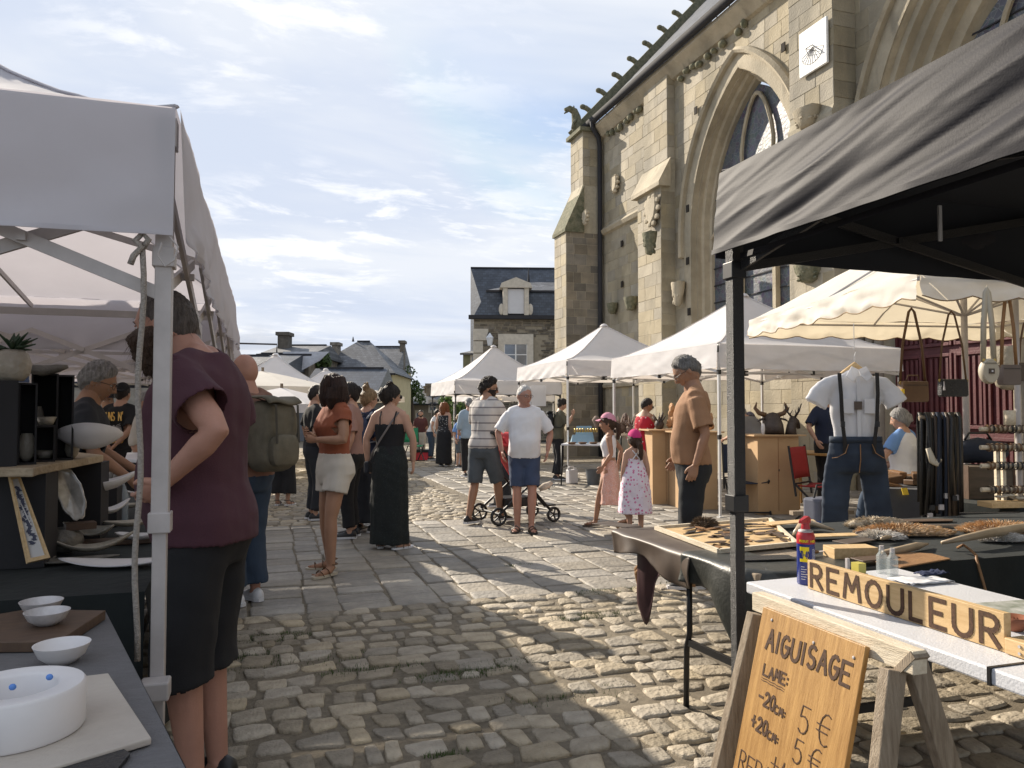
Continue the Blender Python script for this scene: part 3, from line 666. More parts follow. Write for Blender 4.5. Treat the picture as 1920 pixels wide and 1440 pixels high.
# darker slate wing behind it
p0 = at(882, 42); hb = empty('slate_wing', p0, R(-YAW * .85), label='dark blue slate roof wing rising behind the mansard house', cat='house')
zz0 = hz(502, 42); MB().add([(0, 0, zz0), (9, 0, zz0), (9, -3.2, hz(600, 42)), (1.1, -3.2, hz(640, 42)), (0, 0, 0), (9, 0, 0), (9, -3.2, 0), (1.1, -3.2, 0)], [(0, 3, 2, 1), (0, 4, 7, 3), (0, 1, 5, 4), (1, 2, 6, 5)]).build('roof', M_sl2, hb)
MB().box(0, 9, -.05, .05, zz0, zz0 + .08).build('ridge', M_zinc, hb)
p0 = at(868, 40); ho = empty('olive_annexe', p0, R(-YAW), label='small olive rendered annexe with dark doorway left of the rubble stone house', cat='house')
MB().box(0, 2.0, 0, 5, 0, hz(662, 40)).build('wall', mat('olive_render', (.20, .20, .12), .9), ho); MB().add([(-.15, -.15, hz(664, 40)), (2, -.15, hz(664, 40)), (2, 3, hz(650, 40)), (.4, 3, hz(650, 40))], [(0, 1, 2, 3)]).build('roof', M_sl3, ho, solid=.1)
window_part(ho, .7, hz(712, 40), .5, 1.2, cols=1, rows=2)
# houses at the far left end of the square
def gable_house(px0, px1, D, eave, ridge, deep, lab, wallm, roofm, hip=0.0, hipr=0.0, base=0, wins=(), chim=(), rot=None, name='house', prj=.25):
    p = at(px0, D); k = D / FPX; Lx = (px1 - px0) * k; o = empty(name, p, R(-YAW) if rot is None else rot, label=lab, cat='house')
    ze = hz(eave, D); zr = hz(ridge, D); MB().box(0, Lx, 0, deep, 0, ze).build('wall', wallm, o)
    a = prj; xs = (hip * Lx, Lx - hipr * Lx)
    MB().add([(-a, -a, ze - .02), (Lx + a, -a, ze - .02), (Lx + a, deep + a, ze - .02), (-a, deep + a, ze - .02), (xs[0] - (0 if hip else a), deep / 2, zr), (xs[1] + (0 if hipr else a), deep / 2, zr)],
             [(0, 1, 5, 4), (2, 3, 4, 5), (0, 4, 3), (1, 2, 5), (0, 3, 2, 1)]).build('roof', roofm, o)
    MB().box(-a, Lx + a, -a - .12, -a - .01, ze - .12, ze).build('eave_gutter', M_zinc, o)
    MB().box(xs[0], xs[1], deep / 2 - .1, deep / 2 + .1, zr - .05, zr + .07).build('ridge', M_zinc, o)
    for (wx, wz, ww, wh) in wins: window_part(o, (wx - px0) * k, hz(wz, D), ww * k, wh * k, cols=2, rows=2, fr=.12)
    for (cx, cy, cw, top) in chim:
        x = (cx - px0) * k; c = MB(); c.box(x - cw * k / 2, x + cw * k / 2, cy, cy + .9, ze, hz(top, D)); c.box(x - cw * k / 2 - .1, x + cw * k / 2 + .1, cy - .1, cy + 1, hz(top, D) + .002, hz(top, D) + .2); c.build('chimney', M_rub, o)
    return o
h1 = gable_house(575, 735, 48, 700, 628, 9, 'pale yellow house with a steep grey hipped slate roof at the end of the square', M_yel, M_sl3, .42, .42, wins=((712, 722, 14, 22),), chim=((613, 2, 12, 642),))
p_ = MB(); k = 48 / FPX; p_.tube([(160 * k * .42 - .3, 4.5, hz(628, 48)), (160 * k * .42 - .3, 4.5, hz(618, 48))], [.09, .02], 6); p_.build('finial', M_zinc, h1)
h2 = gable_house(668, 742, 53, 690, 641, 8, 'yellow gabled wing with slate roof and slim chimney right of the hipped roof', M_yel, M_sl3, 0, 0, wins=((716, 730, 8, 12), (733, 735, 6, 10)), chim=((741, 3, 8, 636),), prj=.1)
h3 = gable_house(560, 692, 36, 752, 682, 8, 'long low building with plain dark slate roof behind the parasols', mat('grey_slate_wall', (.13, .14, .16), .8), M_sl2, 0.0, 0.0, name='low_building')
h4 = gable_house(492, 578, 42, 664, 636, 8, 'old stone house with tall square chimney and patched slate roof at far left', M_rub, M_sl3, 0, .0, chim=((503, 2.5, 20, 620),), name='chimney_house')
k = 42 / FPX; MB().grid(lambda u, v: (lerp(1.2, 3.7, u) - v * .5, -.3 - .3 * math.sin(u * 3) * v, hz(660, 42) - v * 2.0 * (1 - u * .75)), 10, 8).build('roof_tarpaulin', mat('grey_tarpaulin', (.45, .46, .5), .5), h4, smooth=True)
h5 = gable_house(440, 520, 38, 690, 652, 8, 'dark slate roofed house half hidden behind the left hand tents', M_rub, M_sl2, 0, 0)
h6 = gable_house(765, 885, 60, 757, 728, 8, 'low grey stone house row with small windows in the far centre', M_gash, M_sl3, 0, 0, wins=((786, 790, 10, 16), (812, 770, 12, 16), (845, 770, 12, 16)), chim=((798, 2, 8, 722), (790, 3, 5, 726)), name='stone_row_house')
h7 = gable_house(300, 450, 34, 700, 655, 8, 'grey house behind the left row of tents', M_gash, M_sl3, 0, 0)
h8 = gable_house(-200, 290, 40, 690, 600, 9, 'long grey stone house closing the left side of the square', M_gash, M_sl3, 0, 0)
# trees
M_leaf = mat('tree_leaf', (0.035, 0.07, 0.015), .6, col2=(0.10, 0.16, 0.035), vs=1.5, trans=.35, tint=.35)
M_bark = mat('tree_bark', (.08, .06, .045), .9, bump=.5)
def tree(px, D, zc, rad, lab, n=1500, s_=.1):
    o = empty('tree', at(px, D), label=lab, cat='tree', group='trees at the end of the square'); rr = random.Random(int(px)); MB().tube([(0, 0, 0), (.05, 0, zc * .5), (0, 0, zc)], [.16, .12, .06], 7).build('trunk', M_bark, o, smooth=True)
    m = MB(); cl = [(V((rr.gauss(0, .5), rr.gauss(0, .5), rr.gauss(0, .45))) * rad, rad * rr.uniform(.25, .5)) for _ in range(16)]
    for i in range(n):
        c, r_ = rr.choice(cl); d = V((rr.gauss(0, 1), rr.gauss(0, 1), rr.gauss(0, 1))).normalized(); p = c + d * r_ * rr.uniform(.7, 1.05) + V((0, 0, zc)); a = V((rr.gauss(0, 1), rr.gauss(0, 1), rr.gauss(0, 1))).normalized() * s_; b = a.cross(d).normalized() * s_ * .6
        m.tint = rr.random(); m.add([p - a, p + b, p + a, p - b], [(0, 1, 2, 3)])
    m.build('crown', M_leaf, o); return o
tree(862, 33, 1.55, .95, 'small bright green bush tree between the far tents and the redhaired woman'); tree(597, 44, 3.9, .8, 'bit of green tree crown above the low slate roof'); tree(772, 58, 3.0, 1.2, 'green tree crown right of the yellow house')
# ================= TENTS =================
def weave(N, L, co, tcn): return co
M_can = mat('white_canvas', (0.76, 0.75, 0.76), .75, var=.04, vs=3, bump=.12, bs=9, trans=.34, trcol=(1, .95, .88))
M_canL = mat('white_canvas_thick', (0.62, 0.61, 0.65), .8, var=.03, vs=3, bump=.10, bs=6, trans=.36, trcol=(1, .97, .97))
M_cream = mat('cream_canvas', (0.80, 0.78, 0.73), .75, var=.05, vs=3, bump=.2, bs=10, trans=.38, trcol=(1, .90, .72))
M_blk = mat('charcoal_canvas', (0.024, 0.0235, 0.029), .6, var=.12, vs=90, bump=.05, bs=200, spec=.16)
M_blkin = mat('black_lining', (0.012, 0.014, 0.02), .9, var=.1)
M_al = mat('white_alu_tube', (0.62, 0.62, 0.62), .4, metal=.25, var=.05)
M_alg = mat('grey_alu_tube', (0.45, 0.42, 0.41), .5, metal=.1, var=.08, vs=15)
M_bt = mat('black_hammered_tube', (0.018, 0.018, 0.02), .4, bump=.5, bs=300, var=.3, vs=200)
M_bk = mat('black_plastic', (0.012, 0.012, 0.013), .45)
def canopy_fn(X0, X1, Y0, Y1, ze, zp, sag=.06, wr=.012, pw=1.35, seed=0):
    def f(u, v):
        a = 2 * u - 1; b = 2 * v - 1; r = max(abs(a), abs(b)); x = lerp(X0, X1, u); y = lerp(Y0, Y1, v)
        z = ze + (zp - ze) * (1 - r) ** pw; mn = min(abs(a), abs(b)) / max(r, .02)
        z -= sag * (1 - mn) * math.sin(math.pi * min(1, r)) * .8
        z += wr * .45 * nz(x * 1.5 + y * 2 + seed, (x - y) * 3.2, 3.1) * (0.4 + 1.6 * abs(mn - .5) * 2) * math.sin(math.pi * min(1, max(.02, r)))
        return (x, y, z)
    return f
def truss(par, p, q, zt, zb, m, w=.02, n=2, name='truss_bar'):
    """scissor pairs between two legs"""
    p = V((p[0], p[1], 0)); q = V((q[0], q[1], 0)); nrm = (q - p).normalized().cross(V((0, 0, 1))) * w * .6
    for i in range(n):
        a = p.lerp(q, i / n); b = p.lerp(q, (i + 1) / n); A = V((a.x, a.y, 0)); B = V((b.x, b.y, 0))
        for s_, (za, zc) in ((1, (zt, zb)), (-1, (zb, zt))):
            MB().bar(A + V((0, 0, za)) + nrm * s_, B + V((0, 0, zc)) + nrm * s_, w * .55, w * 1.5).build(name, m, par)
        c = A.lerp(B, .5) + V((0, 0, (zt + zb) / 2)); j = MB(); j.bar(c - nrm * 2.4, c + nrm * 2.4, w * .9); j.build('joint', M_bk if w < .025 else M_alg, par)
        if i < n - 1: MB().box(B.x - w * .9, B.x + w * .9, B.y - w * .9, B.y + w * .9, zb - w * 1.2, zb + w * 1.2).build('joint', M_bk if w < .025 else M_alg, par)
def tent(X0, X1, Y0, Y1, zb, ze, zp, lab, canm=None, legm=None, legw=.035, grid=28, grp=None, wr=.012, truss_on=(1, 1, 1, 1), legs=(1, 1, 1, 1), trm=None, pw=1.35, sag=.06, valn=.012, rz=0, tn=2, tw=.022, valm=None, hub=True, inner=None, legz=0.0, tz=None):
    canm = canm or M_can; legm = legm or M_al; trm = trm or legm; cx, cy = (X0 + X1) / 2, (Y0 + Y1) / 2
    o = empty('market_tent', (cx, cy, 0), R(rz), label=lab, cat='tent', group=grp); x0, x1, y0, y1 = X0 - cx, X1 - cx, Y0 - cy, Y1 - cy; sd = cx * 3 + cy
    fn = canopy_fn(x0, x1, y0, y1, ze, zp, sag, wr, pw, sd); g_ = grid + grid % 2; cb = MB(); N1 = g_ + 1; cf = []
    for j in range(g_):
        for i in range(g_):
            q = (j * N1 + i, j * N1 + i + 1, (j + 1) * N1 + i + 1, (j + 1) * N1 + i); cf += [(q[0], q[1], q[2]), (q[0], q[2], q[3])] if (i - g_ / 2 + .5) * (j - g_ / 2 + .5) > 0 else [(q[0], q[1], q[3]), (q[1], q[2], q[3])]
    cb.add([fn(i / g_, j / g_) for j in range(N1) for i in range(N1)], cf); co_ = cb.build('canopy', canm, o, smooth=True)
    for a_, b__ in ((0, 0), (1, 0), (0, 1), (1, 1)): MB().tube([V(fn(lerp(.5, a_, k / 16), lerp(.5, b__, k / 16))) + V((0, 0, .004)) for k in range(17)], .011, 6, flat=.6).build('seam', canm, co_, smooth=True)
    MB().lathe([(.10, -.03), (.06, .01), (.001, .03)], (0, 0, zp), 12, caps=False).build('peak_cap', canm, co_, smooth=True)
    e = .012
    for i, (a, b) in enumerate((((x0, y0), (x1, y0)), ((x1, y0), (x1, y1)), ((x1, y1), (x0, y1)), ((x0, y1), (x0, y0)))):
        a = V((*a, 0)); b = V((*b, 0)); nr = (b - a).normalized().cross(V((0, 0, 1))); Ln = (b - a).length
        def vf(u, v, a=a, b=b, nr=nr, Ln=Ln, i=i):
            p = a.lerp(b, u); k = math.sin(math.pi * u) ; d = valn * (nz(u * Ln * 3 + v * 2.2, v * 1.4 + i * 7 + sd, sd) * 1.6 + .8 * nz(u * Ln * 8 - v * 5, v * 3, i + sd)) * (.25 + v) * min(1, k * 6)
            z = ze - .004 - (ze - zb) * v - .016 * math.sin(math.pi * u) * (v) + .004 * nz(u * 14, 0, sd) * v
            return p + nr * (e + d + .02 * v) + V((0, 0, z))
        vo = MB().grid(vf, max(16, int(grid * 2.2)), 8).build('valance', valm or canm, o, smooth=True)
        MB().grid(lambda u, v: vf(u, 1.0 - .035 + v * .035) + nr * .004, max(16, int(grid * 2.2)), 1).build('hem', valm or canm, vo, smooth=True)
    C4 = [(x0 + legw * .6, y0 + legw * .6), (x1 - legw * .6, y0 + legw * .6), (x1 - legw * .6, y1 - legw * .6), (x0 + legw * .6, y1 - legw * .6)]
    for k, (x, y) in enumerate(C4):
        if not legs[k]: continue
        l_ = MB(); h = legw / 2; l_.box(x - h * 1.0, x + h * 1.0, y - h, y + h, 1.05, ze - .02); l_.box(x - h * .82, x + h * .82, y - h * .82, y + h * .82, .02 + legz, 1.05); lg = l_.build('leg', legm, o, bev=.003)
        f_ = MB(); f_.box(x - h * 2, x + h * 2, y - h * 2, y + h * 2, .0 + legz, .012 + legz); f_.build('foot_plate', legm, lg)
        for za, zc in ((1.02, 1.08), (ze - .12, ze - .03), (zb - .09, zb - .03)): MB().box(x - h * 1.3, x + h * 1.3, y - h * 1.3, y + h * 1.3, za, zc).build('slider', M_bk if legm is not M_alg else M_alg, lg, bev=.003)
    for k in range(4):
        if truss_on[k]: truss(o, C4[k], C4[(k + 1) % 4], tz[0] if tz else ze - .07, tz[1] if tz else zb - .05, trm, tw, tn)
    if hub:
        c = V((0, 0, zb + .02)); MB().tube([c, (0, 0, zp - .03)], legw * .5, 8).build('centre_pole', trm, o)
        for k in range(4):
            a = V((*C4[k], 0)).lerp(V((*C4[(k + 1) % 4], 0)), .5); MB().bar(a + V((0, 0, zb + .02)), c + V((0, 0, .0)), tw * .6, tw * 1.4).build('truss_bar', trm, o); MB().bar(a + V((0, 0, ze - .08)), c + V((0, 0, (zp - zb) * .45)), tw * .6, tw * 1.4).build('truss_bar', trm, o)
        MB().box(-.05, .05, -.05, .05, zb - .02, zb + .06).build('hub', M_bk if legm is not M_alg else M_alg, o)
    return o
# right hand row along the church
tent(4.74, 7.74, 19.8, 22.8, 1.86, 2.22, 3.28, 'white pop-up tent on black legs, farthest of the right hand row', legm=M_bt, grid=20, grp='white pop-up tents along the church')
tent(5.6, 8.6, 14.0, 17.1, 2.10, 2.40, 3.30, 'white pop-up tent on white legs, middle of the right hand row', grid=24, grp='white pop-up tents along the church')
tent(5.63, 8.63, 8.76, 12.0, 1.96, 2.28, 3.22, 'white pop-up tent over the cardboard plinths, nearest of the right hand row', grid=30, grp='white pop-up tents along the church', wr=.016)
# far centre
tent(-1.2, 1.7, 23.2, 26.2, 1.72, 2.15, 3.15, 'white pop-up tent at the far end behind the woman in black', legm=M_bt, grid=16, grp='white pop-up tents at the far end')
tent(.6, 3.4, 26.6, 29.4, 1.72, 2.1, 2.9, 'low white pop-up tent at the far end beyond the red box', legm=M_bt, grid=14, grp='white pop-up tents at the far end')
tent(6.4, 9.2, 24.2, 27, 1.75, 2.1, 2.9, 'white tent half hidden beyond the far black legged tent', grid=14, grp='white pop-up tents at the far end')
# left hand row: nearest is the big one
TL = tent(-3.3, -.27, 2.50, 7.0, 1.905, 2.30, 3.45, 'large pale grey-white pop-up tent at left foreground over the pottery table', canm=M_canL, legm=M_alg, legw=.048, grid=40, grp='left row of pop-up tents', wr=.02, tn=4, tw=.026, tz=(2.03, 1.73), valn=.02, pw=1.25, sag=.08)
for i, (ya, yb, nm) in enumerate(((7.15, 10.1, 'white pop-up tent just behind the big left foreground tent'), (10.3, 13.3, 'third tent of the left row, white canopy above the band shirt man'), (13.6, 16.6, 'fourth tent of the left row, white canopy'))):
    tent(-3.45 + .04 * i, -.36 - .05 * i, ya, yb, 1.95, 2.32, 3.25, nm, canm=M_canL, legm=M_alg, grid=20, grp='left row of pop-up tents', valn=.03)
tent(-6.8, -3.7, 6.2, 9.3, 1.95, 2.3, 3.3, 'white tent on the far left behind the pottery shelves', canm=M_canL, legm=M_alg, grid=18, grp='tents on the far left')
tent(-7.0, -3.9, 9.6, 12.6, 1.95, 2.3, 3.3, 'white tent on the far left, second one back', canm=M_canL, legm=M_alg, grid=14, grp='tents on the far left')
tent(-5.2, -2.2, 16.8, 19.8, 1.95, 2.3, 3.1, 'navy blue pop-up tent behind the man in the band shirt', canm=mat('navy_canvas', (.02, .03, .06), .8), legm=M_al, grid=10, grp='tents on the far left')
# rope and ring on the near tent corner
rp = MB(); rx, ry = atp(262, 470, 2.25).xy; pts = [(rx + .006 * math.sin(i * .9), ry, 1.86 - i * .075) for i in range(17)]; rp.tube(pts, .0085, 7); rp.tube([(rx, ry, 1.86), (rx + .018, ry - .01, 1.885), (rx + .0, ry, 1.905), (rx - .018, ry - .01, 1.88), (rx, ry - .012, 1.862), (rx - .022, ry - .01, 1.835), (rx - .03, ry - .01, 1.81)], .0095, 7)
M_rope = mat('beige_rope', (.42, .38, .34), .9, bump=.8, bs=250, var=.25, vs=120)
tag(rp.build('rope', M_rope, smooth=True), 'beige rope knotted below the canopy, hanging in front of the bearded man', 'rope')
MB().tube([(-.31 + .03, 2.47, 1.90), (-.31 + .055, 2.47, 1.87), (-.31 + .045, 2.47, 1.83), (-.31 + .02, 2.47, 1.81), (-.31 + .0, 2.47, 1.84), (-.31 + .01, 2.47, 1.88)], .003, 6).build('ring', M_alg).parent = None
rg = bpy.data.objects['ring']; rg.parent = TL; rg.location = -TL.location
b_ = MB(); tx, ty = atp(300, 1285, 2.27).xy; b_.box(tx - .04, tx + .04, ty - .035, ty + .035, .545, .60); tc_ = b_.build('leg_clamp', M_alg, bev=.006); tc_.parent = TL; tc_.location = -TL.location
# black tent, right foreground
TB = tent(1.60, 4.60, -.55, 2.45, 1.955, 2.265, 3.1, 'black pop-up tent with wrinkled shiny charcoal valance at right foreground', canm=M_blk, legm=M_bt, legw=.047, grid=40, tw=.022, valn=.0, trm=M_bt, legs=(0, 0, 1, 1), pw=1.6, truss_on=(0, 1, 1, 1))
for ch in list(TB.children):
    if ch.name.startswith('valance'): 
        for c2 in list(ch.children): bpy.data.objects.remove(c2)
        bpy.data.objects.remove(ch)
def bval(p, q, nr, wr, nu=220, nv=44, nm='valance'):
    p = V(p) - V((TB.location.x, TB.location.y, 0)); q = V(q) - V((TB.location.x, TB.location.y, 0)); nr = V(nr); Ln = (q - p).length
    def f(u, v):
        s_ = u * Ln; t = v * .3
        # tension folds radiate from the corner and sag across the panel
        diag = s_ * .24 + t + .02 * nz(s_ * 2, t * 3, 5); r1 = nz(diag * 10, s_ * .55, 2.0); fold = abs(r1) * -2.4 + .6; fold2 = nz(diag * 26, s_ * 1.0 + 3, 9); fine = nz(diag * 70, s_ * 3.5, t * 8)
        edge = min(1, (1 - v) * 5 + .25) * min(1, v * 8 + .1); near = .4 + .6 * min(1, s_ * 2.5)
        d = wr * (fold * .9 + fold2 * .45 + fine * .16) * edge * near
        return p.lerp(q, u) + nr * (.012 + d + .035 * v) + V((0, 0, 2.261 - .306 * v - .012 * math.sin(3.14 * min(1, u)) * v + .003 * nz(s_ * 9, 1, 1) * v))
    a = MB().grid(f, nu, nv).build(nm, M_blk, TB, smooth=True)
    MB().grid(lambda u, v: f(u, .945 + v * .055) + nr * .0035, nu, 1).build('hem', M_blk, a, smooth=True)
    MB().grid(lambda u, v: f(u, v) - nr * .006, nu // 2, nv // 4).build('lining', M_blkin, a, smooth=True)
bval((1.60, 2.45, 0), (1.60, -.55, 0), (-1, 0, 0), .017)
bval((1.60, 2.45, 0), (4.60, 2.45, 0), (0, 1, 0), .010, 80, 12)
bval((4.60, 2.45, 0), (4.60, -.55, 0), (1, 0, 0), .010, 60, 12)
MB().grid(canopy_fn(-1.5, 1.5, -1.5, 1.5, 2.245, 3.07, .06, .01, 1.6), 24, 24).build('lining', M_blkin, TB, smooth=True)
MB().grid(lambda u, v: (-1.47 + .003 * math.sin(v * 7), lerp(1.44, -1.0, u), 1.935 + v * .02), 30, 1).build('hem_tape', M_blk, TB)
tp_ = MB(); c = atp(1769, 416, 2.35); tp_.box(-.006, .006, -.003, .003, -.055, .055); tp_.build('tape_tag', mat('grey_tape', (.35, .35, .36), .5), TB, loc=c - TB.location)
# cream stall canopy with scalloped valance
TC = empty('stall_canopy', (0, 0, 0), label='cream canvas stall canopy with scalloped edge that the handbags and white shirt hang from', cat='canopy')
c0 = V((4.93, 7.05, 0)); c1 = V((4.40, 4.30, 0)); c2 = V((7.15, 3.75, 0)); c3 = V((7.7, 6.5, 0)); ctr = (c0 + c1 + c2 + c3) / 4; ZE = 2.36
def ccan(u, v):
    p = (c0.lerp(c1, u)).lerp(c3.lerp(c2, u), v); r = max(abs(2 * u - 1), abs(2 * v - 1)); mn = min(abs(2 * u - 1), abs(2 * v - 1)) / max(r, .02)
    return p + V((0, 0, ZE + .9 * (1 - r) ** 1.1 - .05 * (1 - mn) * math.sin(math.pi * r) + .02 * nz(p.x * 4, p.y * 4, 1)))
MB().grid(ccan, 36, 36).build('canopy', M_cream, TC, smooth=True)
for a, b in ((c0, c1), (c1, c2), (c2, c3), (c3, c0)):
    nr = V((0, 0, 1)).cross(b - a).normalized() * -1; Ln = (b - a).length
    if nr.dot((a + b) / 2 - ctr) < 0: nr = -nr
    def vf(u, v, a=a, b=b, nr=nr, Ln=Ln):
        s_ = u * Ln; L_ = .19 + .035 * abs(math.sin(math.pi * s_ / .38)) - .03; return a.lerp(b, u) + nr * (.01 + .03 * nz(s_ * 3, v * 2, a.x) + .016 * nz(s_ * 9, v * 5, 4) * v + .02 * v) + V((0, 0, ZE - L_ * v + .01 * nz(s_ * 2, 0, 2)))
    vo = MB().grid(vf, 120, 8).build('valance', M_cream, TC, smooth=True)
    MB().tube([vf(i / 60, 1.0) for i in range(61)], .005, 5).build('piping', mat('brown_piping', (.25, .17, .09), .8), vo, smooth=True)
mid = V((ctr.x, ctr.y, 0)); hubp = mid + V((0, 0, 2.25)); MB().tube([mid, mid + V((0, 0, 3.2))], .028, 10).build('pole', M_alg, TC, smooth=True)
for q in (c0, c1, c2, c3): MB().tube([q + V((0, 0, ZE - .03)), mid + V((0, 0, 3.18))], .011, 6).build('rib', M_alg, TC); MB().tube([q.lerp(mid, .42) + V((0, 0, ZE + .22)), hubp], .011, 6).build('strut', M_alg, TC)
for a, b in ((c0, c1), (c1, c2), (c2, c3), (c3, c0)):
    m_ = (a + b) / 2; MB().tube([m_ + V((0, 0, ZE - .03)), mid + V((0, 0, 3.18))], .010, 6).build('rib', M_alg, TC); MB().tube([a + V((0, 0, ZE - .04)), b + V((0, 0, ZE - .04))], .012, 6).build('edge_rail', M_alg, TC)
    MB().tube([m_.lerp(mid, .42) + V((0, 0, ZE + .2)), hubp], .010, 6).build('strut', M_alg, TC)
lg_ = at(1908, 5.9); MB().tube([lg_, lg_ + V((0, 0, 2.4))], .022, 10).build('pole', M_alg, TC, smooth=True)
# parasols
def parasol(px, D, ztip, zed, rad, lab, m, n=8):
    o = empty('parasol', at(px, D), R(17), label=lab, cat='parasol', group='cream parasols at the far left cafe'); P = [(math.cos(2 * math.pi * i / n) * rad, math.sin(2 * math.pi * i / n) * rad) for i in range(n)]
    c = MB(); vs = [(0, 0, ztip)]; 
    for k, (f, dz) in enumerate(((.33, .30), (.66, .64), (1.0, 1.0))): vs += [(x * f, y * f, ztip - (ztip - zed) * dz) for x, y in P]
    vs += [(x * 1.005, y * 1.005, zed - .16) for x, y in P]
    fs = [(0, 1 + i, 1 + (i + 1) % n) for i in range(n)] + [(1 + k * n + i, 1 + (k + 1) * n + i, 1 + (k + 1) * n + (i + 1) % n, 1 + k * n + (i + 1) % n) for k in range(3) for i in range(n)]
    c.add(vs, fs).build('canopy', m, o); MB().tube([(0, 0, 0), (0, 0, ztip + .08)], .03, 8).build('pole', mat('pole_wood', (.2, .15, .1), .7), o)
    for x, y in P: MB().bar((x * .97, y * .97, zed), (0, 0, ztip - .05), .02).build('rib', M_al, o)
    return o
parasol(492, 17, 2.28, 1.90, 1.75, 'cream parasol with pointed top behind the bald man', M_cream); parasol(575, 20, 2.12, 1.78, 2.1, 'wide cream parasol behind the rust topped woman', M_cream, 4)
parasol(528, 15, 1.85, 1.52, 1.4, 'lower off white parasol beside the backpack', M_can, 4); parasol(640, 22, 2.2, 1.82, 2.0, 'cream parasol seen between the two women', M_cream, 4)
# lantern and wire on the far left wall
lt = empty('street_lantern', atp(518, 680, 26), label='white street lantern on a dark bracket above the parasols', cat='lamp'); MB().lathe([(.09, -.25), (.16, .1), (.18, .12), (.06, .28), (.02, .34)], (0, 0, 0), 6).build('lantern_glass', MATS['opal_glass'], lt)
MB().tube([(-1.6, 0, .62), (0, 0, .62), (0, 0, .3)], .03, 5).build('bracket', M_zinc, lt)
# ================= STROKE LETTERING =================
def arc_(cx, cy, rx, ry, a0, a1, n=8): return [(cx + rx * math.cos(R(lerp(a0, a1, i / n))), cy + ry * math.sin(R(lerp(a0, a1, i / n)))) for i in range(n + 1)]
GL = {'A': [[(0, 0), (.5, 1), (1, 0)], [(.2, .38), (.8, .38)]], 'E': [[(1, 1), (0, 1), (0, 0), (1, 0)], [(0, .52), (.75, .52)]], 'I': [[(.5, 0), (.5, 1)]], 'L': [[(0, 1), (0, 0), (.9, 0)]],
      'M': [[(0, 0), (.15, 1), (.5, .35), (.85, 1), (1, 0)]], 'N': [[(0, 0), (0, 1), (1, 0), (1, 1)]], 'T': [[(0, 1), (1, 1)], [(.5, 1), (.5, 0)]], '1': [[(.2, .7), (.6, 1), (.6, 0)]], '-': [[(.1, .5), (.9, .5)]], '+': [[(.1, .5), (.9, .5)], [(.5, .1), (.5, .9)]],
      'G': [arc_(.5, .5, .5, .5, 50, 360, 12) + [(.55, .5)]], 'O': [arc_(.5, .5, .5, .5, 0, 360, 14)], '0': [arc_(.5, .5, .42, .5, 0, 360, 14)], 'C': [arc_(.55, .5, .5, .5, 50, 310, 10)], 'U': [[(0, 1), (0, .35)] + arc_(.5, .35, .5, .35, 180, 360, 8) + [(1, 1)]],
      'R': [[(0, 0), (0, 1)], [(0, 1), (.5, 1)] + arc_(.5, .74, .42, .26, 90, -90, 6) + [(0, .48)], [(.4, .48), (1, 0)]], 'P': [[(0, 0), (0, 1)], [(0, 1), (.5, 1)] + arc_(.5, .74, .42, .26, 90, -90, 6) + [(0, .48)]],
      'S': [arc_(.5, .75, .42, .25, 40, 270, 8) + arc_(.5, .25, .42, .25, 90, -140, 8)], '2': [arc_(.5, .7, .42, .3, 160, -30, 7) + [(0, 0), (1, 0)]], '5': [[(.9, 1), (.2, 1), (.12, .58)] + arc_(.45, .32, .45, .32, 110, -140, 8)],
      '4': [[(.7, 0), (.7, 1), (0, .3), (1, .3)]], ':': [[(.4, .2), (.4, .28)], [(.4, .66), (.4, .74)]], '/': [[(0, 0), (1, 1)]], '\u20ac': [arc_(.6, .5, .42, .5, 60, 300, 9), [(0, .6), (.8, .6)], [(0, .4), (.7, .4)]], "'": [[(.6, 1.05), (.4, .8)]],
      'W': [[(0, 1), (.25, 0), (.5, .7), (.75, 0), (1, 1)]], 'D': [[(0, 0), (0, 1)] , [(0, 1)] + arc_(.35, .5, .6, .5, 90, -90, 8) + [(0, 0)]], 'F': [[(1, 1), (0, 1), (0, 0)], [(0, .52), (.7, .52)]], 'H': [[(0, 0), (0, 1)], [(1, 0), (1, 1)], [(0, .5), (1, .5)]],
      'B': [[(0, 0), (0, 1)] , [(0, 1)] + arc_(.4, .76, .45, .24, 90, -90, 6) + [(0, .52)], [(0, .52)] + arc_(.45, .26, .5, .26, 90, -90, 6) + [(0, 0)]], 'Q': [arc_(.5, .5, .5, .5, 0, 360, 12), [(.6, .3), (1, -.1)]], '!': [[(.5, 1), (.5, .35)], [(.5, .1), (.5, .0)]], 'Y': [[(0, 1), (.5, .5), (1, 1)], [(.5, .5), (.5, 0)]], 'V': [[(0, 1), (.5, 0), (1, 1)]]}
